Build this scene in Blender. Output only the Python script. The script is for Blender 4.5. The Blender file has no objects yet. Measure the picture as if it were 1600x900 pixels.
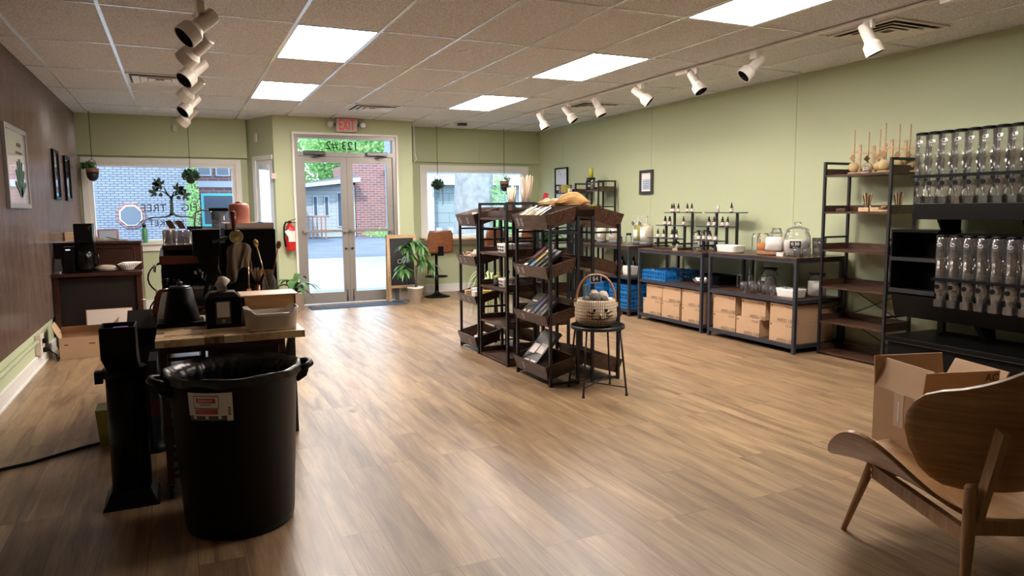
import bpy, math, random
from mathutils import Matrix, Vector
random.seed(7)
S = bpy.context.scene
COL = S.collection
PI = math.pi

def lin(c):
    c = c / 255.0
    return c / 12.92 if c <= 0.04045 else ((c + 0.055) / 1.055) ** 2.4
def rgb(r, g, b): return (lin(r), lin(g), lin(b), 1.0)

# ---------------------------------------------------------------- camera
CAM_H = 1.36
yaw, pitch, roll, focal = 0.435554, 0.110549, -0.008746, 1114.1
cy, sy, cp, sp = math.cos(yaw), math.sin(yaw), math.cos(pitch), math.sin(pitch)
fw = Vector((sy * cp, cy * cp, -sp)); r0 = Vector((cy, -sy, 0)); u0 = r0.cross(fw)
cr, sr = math.cos(roll), math.sin(roll)
rr = cr * r0 + sr * u0; uu = -sr * r0 + cr * u0
cd = bpy.data.cameras.new('camera'); cam = bpy.data.objects.new('camera', cd); COL.objects.link(cam)
cd.sensor_width = 36; cd.lens = 36 * focal / 1600; cd.clip_start = 0.05; cd.clip_end = 300
cam.matrix_world = Matrix(((rr.x, uu.x, -fw.x, 0), (rr.y, uu.y, -fw.y, 0), (rr.z, uu.z, -fw.z, CAM_H), (0, 0, 0, 1)))
S.camera = cam

# ---------------------------------------------------------------- light, exposure
S.view_settings.view_transform = 'Standard'; S.view_settings.look = 'None'
S.view_settings.gamma = 1.0; S.view_settings.use_curve_mapping = False
S.view_settings.exposure = 0.9
S.cycles.transparent_max_bounces = 32
W = bpy.data.worlds.new('sky'); S.world = W; W.use_nodes = True
bg = W.node_tree.nodes['Background']; bg.inputs[0].default_value = (0.62, 0.80, 1.0, 1); bg.inputs[1].default_value = 4.4
sl = bpy.data.lights.new('sun', 'SUN'); sl.energy = 5.0; sl.angle = 0.01; sl.color = (1.0, 0.95, 0.88)
sun = bpy.data.objects.new('sun', sl); COL.objects.link(sun)
sun.rotation_euler = Vector((0.45, 0.62, -0.95)).to_track_quat('-Z', 'Y').to_euler()
PANEL_E = 25.0      # ceiling light panels

# ---------------------------------------------------------------- materials
def newmat(name):
    m = bpy.data.materials.new(name); m.use_nodes = True
    nt = m.node_tree
    return m, nt, nt.nodes['Principled BSDF']
def mat(name, col, rough=0.5, metal=0.0, emit=None, es=0.0, spec=None, coat=0.0, noise=0.0, nscale=20, bump=0.0):
    m, nt, b = newmat(name)
    b.inputs['Base Color'].default_value = col; b.inputs['Roughness'].default_value = rough
    b.inputs['Metallic'].default_value = metal
    if spec is not None: b.inputs['Specular IOR Level'].default_value = spec
    if coat: b.inputs['Coat Weight'].default_value = coat
    if emit: b.inputs['Emission Color'].default_value = emit; b.inputs['Emission Strength'].default_value = es
    if noise or bump:
        tc = nt.nodes.new('ShaderNodeTexCoord'); n = nt.nodes.new('ShaderNodeTexNoise')
        n.inputs['Scale'].default_value = nscale; n.inputs['Detail'].default_value = 4
        nt.links.new(tc.outputs['Object'], n.inputs['Vector'])
        if noise:
            mx = nt.nodes.new('ShaderNodeMix'); mx.data_type = 'RGBA'
            d = tuple(c * (1 - noise) for c in col[:3]) + (1,); h = tuple(min(1, c * (1 + noise)) for c in col[:3]) + (1,)
            mx.inputs[6].default_value = d; mx.inputs[7].default_value = h
            nt.links.new(n.outputs[0], mx.inputs[0]); nt.links.new(mx.outputs[2], b.inputs['Base Color'])
        if bump:
            bp = nt.nodes.new('ShaderNodeBump'); bp.inputs['Strength'].default_value = bump; bp.inputs['Distance'].default_value = 0.01
            nt.links.new(n.outputs[0], bp.inputs['Height']); nt.links.new(bp.outputs[0], b.inputs['Normal'])
    return m
def wood(name, dark, light, scale=(1, 12, 12), rough=0.45, ring=3.0, nsc=4.0):
    m, nt, b = newmat(name); N = nt.nodes; L = nt.links
    tc = N.new('ShaderNodeTexCoord'); mp = N.new('ShaderNodeMapping'); mp.inputs['Scale'].default_value = scale
    n = N.new('ShaderNodeTexNoise'); n.inputs['Scale'].default_value = nsc; n.inputs['Detail'].default_value = 6; n.inputs['Distortion'].default_value = ring * 0.3
    cr_ = N.new('ShaderNodeValToRGB'); cr_.color_ramp.elements[0].position = 0.3; cr_.color_ramp.elements[1].position = 0.7
    cr_.color_ramp.elements[0].color = dark; cr_.color_ramp.elements[1].color = light
    L.new(tc.outputs['Object'], mp.inputs[0]); L.new(mp.outputs[0], n.inputs['Vector']); L.new(n.outputs[0], cr_.inputs[0])
    L.new(cr_.outputs[0], b.inputs['Base Color']); b.inputs['Roughness'].default_value = rough
    return m
def thin_glass(name, tint=(1, 1, 1, 1), refl=0.35, rough=0.02, haze=0.0):
    m = bpy.data.materials.new(name); m.use_nodes = True; nt = m.node_tree; N = nt.nodes; L = nt.links
    N.remove(N['Principled BSDF']); out = N['Material Output']
    t = N.new('ShaderNodeBsdfTransparent'); t.inputs[0].default_value = tint
    g = N.new('ShaderNodeBsdfGlossy'); g.inputs['Roughness'].default_value = rough
    lw = N.new('ShaderNodeLayerWeight'); lw.inputs[0].default_value = refl
    mu = N.new('ShaderNodeMath'); mu.operation = 'MULTIPLY'; mu.inputs[1].default_value = 0.9
    mx = N.new('ShaderNodeMixShader')
    L.new(lw.outputs['Fresnel'], mu.inputs[0]); L.new(mu.outputs[0], mx.inputs[0])
    L.new(t.outputs[0], mx.inputs[1]); L.new(g.outputs[0], mx.inputs[2]); 
    if haze:
        d = N.new('ShaderNodeBsdfDiffuse'); d.inputs[0].default_value = (0.9, 0.9, 0.92, 1); m2 = N.new('ShaderNodeMixShader'); m2.inputs[0].default_value = haze
        L.new(mx.outputs[0], m2.inputs[1]); L.new(d.outputs[0], m2.inputs[2]); L.new(m2.outputs[0], out.inputs[0])
    else: L.new(mx.outputs[0], out.inputs[0])
    return m

M = {}
M['green'] = mat('sage_wall_paint', (0.47, 0.52, 0.335, 1), 0.6, bump=0.03, nscale=60)
M['white_paint'] = mat('white_trim_paint', (0.78, 0.77, 0.74, 1), 0.4)
M['black_steel'] = mat('black_steel', (0.022, 0.022, 0.026, 1), 0.42, 0.3)
M['table_steel'] = mat('slate_steel', (0.035, 0.038, 0.052, 1), 0.4, 0.2)
M['black'] = mat('black_plastic', (0.0016, 0.0016, 0.002, 1), 0.42, spec=0.18)
M['black_gloss'] = mat('black_gloss', (0.002, 0.002, 0.003, 1), 0.2, spec=0.3)
M['black_matte'] = mat('black_matte', (0.0025, 0.0025, 0.003, 1), 0.6, spec=0.12)
M['white_plastic'] = mat('white_plastic', (0.72, 0.70, 0.67, 1), 0.35)
M['beige_plastic'] = mat('beige_plastic', (0.66, 0.58, 0.51, 1), 0.4)
M['lamp_beige'] = mat('beige_lamp_enamel', (0.56, 0.51, 0.45, 1), 0.35)
M['lamp_white'] = mat('white_lamp_enamel', (0.80, 0.76, 0.70, 1), 0.35)
M['lamp_in'] = mat('lamp_baffle_black', (0.006, 0.006, 0.006, 1), 0.5)
M['chrome'] = mat('chrome', (0.75, 0.75, 0.76, 1), 0.15, 1.0)
M['alu'] = mat('brushed_aluminium', (0.30, 0.285, 0.27, 1), 0.4, 0.5)
M['brass'] = mat('brass', (0.60, 0.45, 0.22, 1), 0.25, 1.0)
M['bronze'] = mat('bronze', (0.30, 0.18, 0.10, 1), 0.3, 1.0)
M['walnut'] = wood('dark_walnut', (0.022, 0.011, 0.007, 1), (0.105, 0.052, 0.034, 1), (14, 1.5, 14), 0.33)
M['walnut_y'] = M['walnut']
M['mahogany'] = wood('mahogany', (0.020, 0.006, 0.004, 1), (0.060, 0.018, 0.011, 1), (2, 10, 10), 0.35)
M['dark_panel'] = mat('dark_recess', (0.008, 0.0025, 0.002, 1), 0.6)
M['chair_ply'] = wood('oak_plywood', (0.25, 0.13, 0.055, 1), (0.42, 0.25, 0.115, 1), (1.2, 1.2, 16), 0.35)
M['chair_oak'] = wood('oak_leg', (0.30, 0.165, 0.075, 1), (0.46, 0.28, 0.14, 1), (12, 12, 1.2), 0.4)
M['pine'] = wood('pale_pine', (0.45, 0.29, 0.15, 1), (0.62, 0.44, 0.26, 1), (1.5, 12, 12), 0.5)
M['bamboo'] = wood('bamboo', (0.45, 0.24, 0.10, 1), (0.62, 0.38, 0.18, 1), (1, 10, 14), 0.4)
M['stool_ply'] = wood('stool_plywood', (0.13, 0.045, 0.02, 1), (0.24, 0.09, 0.04, 1), (2, 12, 12), 0.35)
M['card'] = mat('cardboard', (0.46, 0.30, 0.18, 1), 0.8, noise=0.08, nscale=8)
M['card_in'] = mat('cardboard_inside', (0.40, 0.25, 0.14, 1), 0.85)
M['card_dark'] = mat('cardboard_print', (0.06, 0.04, 0.035, 1), 0.8)
M['card_white'] = mat('white_cardboard', (0.80, 0.75, 0.71, 1), 0.8)
M['tape'] = mat('packing_tape', (0.55, 0.43, 0.32, 1), 0.18)
M['paper'] = mat('white_paper', (0.80, 0.78, 0.75, 1), 0.8)
M['kraft'] = mat('kraft_paper', (0.55, 0.36, 0.20, 1), 0.8, noise=0.2, nscale=30)
M['glass'] = thin_glass('clear_glass', (0.985, 0.99, 0.99, 1), 0.30, 0.03, 0.05)
M['pane'] = thin_glass('window_glass', (0.95, 0.97, 0.97, 1), 0.12, 0.0)
M['acrylic'] = thin_glass('clear_acrylic', (0.94, 0.94, 0.95, 1), 0.55, 0.08, 0.03)
M['red'] = mat('extinguisher_red', (0.55, 0.02, 0.02, 1), 0.25)
M['exit_red'] = mat('exit_red', (0.75, 0.01, 0.03, 1), 0.5, emit=(1.0, 0.03, 0.04, 1), es=0.10)
M['exit_body'] = mat('exit_housing', (0.50, 0.45, 0.42, 1), 0.4)
M['leaf'] = mat('leaf_green', (0.055, 0.16, 0.035, 1), 0.4, noise=0.5, nscale=9)
M['leaf_dark'] = mat('leaf_dark_green', (0.02, 0.075, 0.025, 1), 0.45, noise=0.4, nscale=9)
M['leaf_pale'] = mat('leaf_pale_green', (0.30, 0.38, 0.17, 1), 0.5, noise=0.4, nscale=9)
M['leaf_out'] = mat('tree_leaves', (0.1531, 0.3181, 0.1060, 1), 0.6, noise=0.6, nscale=1.5)
def translucent_leaf(m, k):
    nt = m.node_tree; b = nt.nodes['Principled BSDF']; out = nt.nodes['Material Output']; t = nt.nodes.new('ShaderNodeBsdfTranslucent'); mx = nt.nodes.new('ShaderNodeMixShader')
    mx.inputs[0].default_value = k; t.inputs[0].default_value = (0.42, 0.62, 0.26, 1)
    nt.links.new(b.outputs[0], mx.inputs[1]); nt.links.new(t.outputs[0], mx.inputs[2]); nt.links.new(mx.outputs[0], out.inputs[0])
translucent_leaf(M['leaf_out'], 0.45)
M['soil'] = mat('potting_soil', (0.09, 0.05, 0.03, 1), 0.9)
M['pot_white'] = mat('white_pot', (0.72, 0.66, 0.62, 1), 0.4)
M['pot_black'] = mat('charcoal_pot', (0.012, 0.012, 0.016, 1), 0.45)
M['terracotta'] = mat('terracotta', (0.30, 0.14, 0.08, 1), 0.7)
M['mat_blue'] = mat('blue_grey_carpet', (0.035, 0.055, 0.09, 1), 0.95, noise=0.3, nscale=120, bump=0.4)
M['slate'] = mat('chalkboard', (0.02, 0.02, 0.022, 1), 0.7, noise=0.5, nscale=6)
M['chalk'] = mat('chalk', (0.5, 0.5, 0.5, 1), 0.9)
M['whitemark'] = mat('white_marker', (0.85, 0.85, 0.85, 1), 0.7)
M['towel'] = mat('taupe_towel', (0.22, 0.17, 0.125, 1), 0.95, bump=0.5, nscale=150)
M['pink'] = mat('salmon_plastic', (0.62, 0.22, 0.17, 1), 0.3)
M['blue_crate'] = mat('blue_rack_plastic', (0.012, 0.16, 0.47, 1), 0.35)
M['teal'] = mat('teal_card', (0.05, 0.35, 0.38, 1), 0.5)
M['crimson'] = mat('crimson_card', (0.45, 0.02, 0.04, 1), 0.5)
M['olive'] = mat('olive_glass', (0.20, 0.21, 0.03, 1), 0.3)
M['lime'] = mat('yellow_green_card', (0.42, 0.42, 0.05, 1), 0.5)
M['amber'] = mat('dark_amber_bottle', (0.022, 0.007, 0.005, 1), 0.12)
M['label'] = mat('cream_label', (0.76, 0.68, 0.66, 1), 0.6)
M['powder'] = mat('white_powder', (0.82, 0.78, 0.75, 1), 0.9)
M['cream_liq'] = mat('cream_liquid', (0.70, 0.64, 0.50, 1), 0.4)
M['green_liq'] = mat('green_liquid', (0.45, 0.45, 0.12, 1), 0.3)
M['grey_base'] = mat('grey_plastic', (0.13, 0.14, 0.16, 1), 0.5)
M['orange'] = mat('orange_filling', (0.85, 0.30, 0.03, 1), 0.6)
M['wool_white'] = mat('white_wool', (0.68, 0.62, 0.53, 1), 1.0, bump=0.8, nscale=90)
M['wool_grey'] = mat('grey_wool', (0.13, 0.115, 0.105, 1), 1.0, bump=0.8, nscale=90, noise=0.4)
M['bristle'] = mat('sisal_bristle', (0.66, 0.52, 0.28, 1), 0.9, bump=0.8, nscale=200)
M['wicker'] = mat('wicker_handle', (0.42, 0.21, 0.10, 1), 0.6)
M['stick'] = mat('pale_reed', (0.66, 0.52, 0.42, 1), 0.8)
M['green_bottle'] = mat('mint_green_steel', (0.10, 0.36, 0.17, 1), 0.35)
M['pink_frame'] = mat('pink_paper', (0.55, 0.25, 0.28, 1), 0.7)
M['blue_paper'] = mat('pale_blue_paper', (0.45, 0.55, 0.68, 1), 0.7)
M['decal'] = mat('window_decal_green', (0.05, 0.10, 0.075, 1), 0.7)
M['decal_dark'] = mat('window_decal_dark', (0.07, 0.08, 0.09, 1), 0.7)
M['screen'] = mat('small_screen', (0.5, 0.6, 0.7, 1), 0.2, emit=(0.7, 0.85, 1, 1), es=0.6)
M['yellow'] = mat('mustard_card', (0.65, 0.42, 0.03, 1), 0.5)
M['skyblue'] = mat('sky_blue_card', (0.08, 0.32, 0.60, 1), 0.5)
M['purple'] = mat('purple_card', (0.16, 0.07, 0.30, 1), 0.5)
M['carton'] = mat('black_carton', (0.022, 0.020, 0.018, 1), 0.35)
M['tag_grey'] = mat('printed_tag', (0.10, 0.095, 0.11, 1), 0.6)
M['copper'] = mat('walnut_gloss', (0.13, 0.030, 0.014, 1), 0.25)
M['steel_dark'] = mat('gunmetal', (0.12, 0.12, 0.13, 1), 0.3, 0.9)
M['vent_black'] = mat('duct_dark', (0.14, 0.14, 0.15, 1), 0.9)
M['yellow_bin'] = mat('olive_yellow_plastic', (0.22, 0.20, 0.03, 1), 0.5)

def floor_material():
    m, nt, b = newmat('oak_plank_floor'); N = nt.nodes; L = nt.links
    tc = N.new('ShaderNodeTexCoord'); mp = N.new('ShaderNodeMapping'); mp.inputs['Rotation'].default_value = (0, 0, PI / 2)
    L.new(tc.outputs['Object'], mp.inputs[0])
    br = N.new('ShaderNodeTexBrick'); br.offset = 0.37; br.offset_frequency = 3
    br.inputs['Scale'].default_value = 1.0; br.inputs['Brick Width'].default_value = 1.22; br.inputs['Row Height'].default_value = 0.18
    br.inputs['Mortar Size'].default_value = 0.0012; br.inputs['Mortar Smooth'].default_value = 0.2
    br.inputs['Color1'].default_value = (0, 0, 0, 1); br.inputs['Color2'].default_value = (1, 1, 1, 1); br.inputs['Mortar'].default_value = (0.5, 0.5, 0.5, 1)
    L.new(mp.outputs[0], br.inputs['Vector'])
    ad = N.new('ShaderNodeVectorMath'); ad.operation = 'MULTIPLY_ADD'; ad.inputs[1].default_value = (7, 7, 7)
    L.new(br.outputs['Color'], ad.inputs[0]); L.new(tc.outputs['Object'], ad.inputs[2])
    m2 = N.new('ShaderNodeMapping'); m2.inputs['Scale'].default_value = (9, 0.9, 1); L.new(ad.outputs[0], m2.inputs[0])
    n1 = N.new('ShaderNodeTexNoise'); n1.inputs['Scale'].default_value = 1.3; n1.inputs['Detail'].default_value = 5; n1.inputs['Distortion'].default_value = 0.9
    L.new(m2.outputs[0], n1.inputs['Vector'])
    m3 = N.new('ShaderNodeMapping'); m3.inputs['Scale'].default_value = (60, 3, 1); L.new(ad.outputs[0], m3.inputs[0])
    n2 = N.new('ShaderNodeTexNoise'); n2.inputs['Scale'].default_value = 2.0; n2.inputs['Detail'].default_value = 3; L.new(m3.outputs[0], n2.inputs['Vector'])
    r1 = N.new('ShaderNodeValToRGB'); e = r1.color_ramp.elements
    e[0].position = 0.28; e[0].color = (0.150, 0.088, 0.049, 1); e[1].position = 0.74; e[1].color = (0.385, 0.265, 0.152, 1)
    q = r1.color_ramp.elements.new(0.5); q.color = (0.285, 0.186, 0.104, 1)
    L.new(n1.outputs[0], r1.inputs[0])
    # plank to plank tone
    hs = N.new('ShaderNodeHueSaturation'); mr = N.new('ShaderNodeMapRange'); mr.inputs[3].default_value = 0.87; mr.inputs[4].default_value = 1.14
    L.new(br.outputs['Color'], mr.inputs[0]); L.new(mr.outputs[0], hs.inputs['Value']); L.new(r1.outputs[0], hs.inputs['Color'])
    mx = N.new('ShaderNodeMix'); mx.data_type = 'RGBA'; mx.blend_type = 'MULTIPLY'; mx.inputs[0].default_value = 1.0
    r2 = N.new('ShaderNodeValToRGB'); r2.color_ramp.elements[0].position = 0.35; r2.color_ramp.elements[0].color = (0.80, 0.80, 0.80, 1); r2.color_ramp.elements[1].position = 0.65; r2.color_ramp.elements[1].color = (1.08, 1.08, 1.08, 1)
    L.new(n2.outputs[0], r2.inputs[0]); L.new(hs.outputs[0], mx.inputs[6]); L.new(r2.outputs[0], mx.inputs[7])
    # knots
    vo = N.new('ShaderNodeTexVoronoi'); vo.inputs['Scale'].default_value = 1.0; m4 = N.new('ShaderNodeMapping'); m4.inputs['Scale'].default_value = (2.6, 1.3, 1)
    nk = N.new('ShaderNodeTexNoise'); nk.inputs['Scale'].default_value = 30; sk = N.new('ShaderNodeVectorMath'); sk.operation = 'MULTIPLY_ADD'; sk.inputs[1].default_value = (.03, .05, 0)
    L.new(tc.outputs['Object'], nk.inputs['Vector']); L.new(nk.outputs['Color'], sk.inputs[0]); L.new(tc.outputs['Object'], sk.inputs[2]); L.new(sk.outputs[0], m4.inputs[0]); L.new(m4.outputs[0], vo.inputs['Vector'])
    r3 = N.new('ShaderNodeValToRGB'); r3.color_ramp.elements[0].position = 0.03; r3.color_ramp.elements[0].color = (0.38, 0.33, 0.28, 1); r3.color_ramp.elements[1].position = 0.085; r3.color_ramp.elements[1].color = (1, 1, 1, 1)
    L.new(vo.outputs['Distance'], r3.inputs[0])
    mk = N.new('ShaderNodeMix'); mk.data_type = 'RGBA'; mk.blend_type = 'MULTIPLY'; mk.inputs[0].default_value = 1.0
    L.new(mx.outputs[2], mk.inputs[6]); L.new(r3.outputs[0], mk.inputs[7])
    # seams
    ms = N.new('ShaderNodeMix'); ms.data_type = 'RGBA'; L.new(br.outputs['Fac'], ms.inputs[0]); L.new(mk.outputs[2], ms.inputs[6]); ms.inputs[7].default_value = (0.07, 0.04, 0.022, 1)
    L.new(ms.outputs[2], b.inputs['Base Color'])
    b.inputs['Roughness'].default_value = 0.38; b.inputs['Specular IOR Level'].default_value = 0.62
    bp = N.new('ShaderNodeBump'); bp.inputs['Strength'].default_value = 0.12; bp.inputs['Distance'].default_value = 0.004
    L.new(n2.outputs[0], bp.inputs['Height']); L.new(bp.outputs[0], b.inputs['Normal'])
    return m
M['floor'] = floor_material()

def brick_material(name, c1, c2, mortar, w=0.22, h=0.075, ms=0.012, rot=(PI / 2, 0, 0), rough=0.8, bump=0.3):
    m, nt, b = newmat(name); N = nt.nodes; L = nt.links
    tc = N.new('ShaderNodeTexCoord'); mp = N.new('ShaderNodeMapping'); mp.inputs['Rotation'].default_value = rot
    L.new(tc.outputs['Object'], mp.inputs[0]); br = N.new('ShaderNodeTexBrick')
    br.inputs['Scale'].default_value = 1; br.inputs['Brick Width'].default_value = w; br.inputs['Row Height'].default_value = h; br.inputs['Mortar Size'].default_value = ms
    br.inputs['Color1'].default_value = c1; br.inputs['Color2'].default_value = c2; br.inputs['Mortar'].default_value = mortar
    L.new(mp.outputs[0], br.inputs['Vector']); L.new(br.outputs['Color'], b.inputs['Base Color']); b.inputs['Roughness'].default_value = rough
    return m
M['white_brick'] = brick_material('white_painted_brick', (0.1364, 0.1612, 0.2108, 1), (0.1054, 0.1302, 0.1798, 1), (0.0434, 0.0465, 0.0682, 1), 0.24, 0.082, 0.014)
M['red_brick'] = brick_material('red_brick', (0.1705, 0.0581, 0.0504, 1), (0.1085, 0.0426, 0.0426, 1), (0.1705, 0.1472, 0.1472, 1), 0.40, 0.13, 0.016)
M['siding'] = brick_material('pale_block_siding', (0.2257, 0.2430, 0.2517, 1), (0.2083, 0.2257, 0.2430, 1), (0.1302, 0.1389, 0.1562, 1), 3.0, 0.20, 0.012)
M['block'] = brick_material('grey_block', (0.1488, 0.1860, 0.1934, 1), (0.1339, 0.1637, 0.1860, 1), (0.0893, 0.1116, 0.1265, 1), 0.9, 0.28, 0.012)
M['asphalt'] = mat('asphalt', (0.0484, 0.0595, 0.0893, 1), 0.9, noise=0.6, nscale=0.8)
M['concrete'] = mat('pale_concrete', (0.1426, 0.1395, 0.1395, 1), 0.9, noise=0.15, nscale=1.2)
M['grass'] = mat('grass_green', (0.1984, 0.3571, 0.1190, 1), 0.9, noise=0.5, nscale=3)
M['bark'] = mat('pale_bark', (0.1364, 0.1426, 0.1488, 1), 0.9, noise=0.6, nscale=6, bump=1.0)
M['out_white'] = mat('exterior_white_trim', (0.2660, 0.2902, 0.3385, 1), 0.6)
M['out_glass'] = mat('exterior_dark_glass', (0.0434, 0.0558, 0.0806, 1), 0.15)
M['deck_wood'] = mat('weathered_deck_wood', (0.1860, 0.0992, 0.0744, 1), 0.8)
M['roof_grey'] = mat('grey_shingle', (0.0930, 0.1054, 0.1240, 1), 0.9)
def butcher_material():
    m, nt, b = newmat('butcher_block'); N = nt.nodes; L = nt.links
    tc = N.new('ShaderNodeTexCoord'); br = N.new('ShaderNodeTexBrick'); br.offset = 0.4
    br.inputs['Scale'].default_value = 1; br.inputs['Brick Width'].default_value = 0.085; br.inputs['Row Height'].default_value = 0.05; br.inputs['Mortar Size'].default_value = 0.0005
    br.inputs['Color1'].default_value = (0, 0, 0, 1); br.inputs['Color2'].default_value = (1, 1, 1, 1); br.inputs['Mortar'].default_value = (0.3, 0.3, 0.3, 1)
    mp = N.new('ShaderNodeMapping'); mp.inputs['Rotation'].default_value = (0.5, 0.35, 0.0)
    L.new(tc.outputs['Object'], br.inputs['Vector'])
    n = N.new('ShaderNodeTexNoise'); n.inputs['Scale'].default_value = 14; n.inputs['Detail'].default_value = 3; n.inputs['Distortion'].default_value = 1.5
    L.new(tc.outputs['Object'], n.inputs['Vector'])
    a = N.new('ShaderNodeMath'); a.operation = 'MULTIPLY_ADD'; a.inputs[1].default_value = 0.55
    mu = N.new('ShaderNodeMath'); mu.operation = 'MULTIPLY'; mu.inputs[1].default_value = 0.55
    L.new(n.outputs[0], mu.inputs[0]); L.new(br.outputs['Color'], a.inputs[0]); L.new(mu.outputs[0], a.inputs[2])
    r = N.new('ShaderNodeValToRGB'); e = r.color_ramp.elements; e[0].position = 0.28; e[0].color = (0.12, 0.05, 0.024, 1); e[1].position = 0.60; e[1].color = (0.80, 0.60, 0.36, 1)
    q = e.new(0.42); q.color = (0.46, 0.26, 0.12, 1)
    L.new(a.outputs[0], r.inputs[0]); L.new(r.outputs[0], b.inputs['Base Color']); b.inputs['Roughness'].default_value = 0.3
    return m
M['butcher'] = butcher_material()
def ceiling_material():
    m, nt, b = newmat('mineral_fibre_tile'); N = nt.nodes; L = nt.links
    tc = N.new('ShaderNodeTexCoord'); n = N.new('ShaderNodeTexNoise'); n.inputs['Scale'].default_value = 90; n.inputs['Detail'].default_value = 4
    L.new(tc.outputs['Object'], n.inputs['Vector']); r = N.new('ShaderNodeValToRGB'); e = r.color_ramp.elements
    e[0].position = 0.38; e[0].color = (0.46, 0.475, 0.50, 1); e[1].position = 0.55; e[1].color = (0.78, 0.80, 0.84, 1)
    L.new(n.outputs[0], r.inputs[0]); L.new(r.outputs[0], b.inputs['Base Color']); b.inputs['Roughness'].default_value = 0.9
    bp = N.new('ShaderNodeBump'); bp.inputs['Strength'].default_value = 0.5; bp.inputs['Distance'].default_value = 0.003
    L.new(n.outputs[0], bp.inputs['Height']); L.new(bp.outputs[0], b.inputs['Normal'])
    return m
M['tile'] = ceiling_material()
M['tbar'] = mat('ceiling_grid_metal', (0.86, 0.87, 0.9, 1), 0.25, 0.45)
M['rib'] = wood('ribbed_panel', (0.11, 0.075, 0.065, 1), (0.20, 0.14, 0.12, 1), (30, 3, 0.8), 0.2)
def basket_material():
    m, nt, b = newmat('woven_basket'); N = nt.nodes; L = nt.links
    uvn = N.new('ShaderNodeUVMap'); w = N.new('ShaderNodeTexBrick'); w.inputs['Scale'].default_value = 1
    w.inputs['Brick Width'].default_value = 1 / 70; w.inputs['Row Height'].default_value = 1 / 22; w.inputs['Mortar Size'].default_value = 0.003; w.offset = 0.0
    w.inputs['Color1'].default_value = (0.88, 0.75, 0.56, 1); w.inputs['Color2'].default_value = (0.78, 0.63, 0.45, 1); w.inputs['Mortar'].default_value = (0.09, 0.055, 0.04, 1)
    L.new(uvn.outputs[0], w.inputs['Vector']); L.new(w.outputs['Color'], b.inputs['Base Color']); b.inputs['Roughness'].default_value = 0.9
    bp = N.new('ShaderNodeBump'); bp.invert = True; bp.inputs['Strength'].default_value = 0.6; bp.inputs['Distance'].default_value = 0.004
    L.new(w.outputs['Fac'], bp.inputs['Height']); L.new(bp.outputs[0], b.inputs['Normal'])
    return m
M['basket'] = basket_material()

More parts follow.
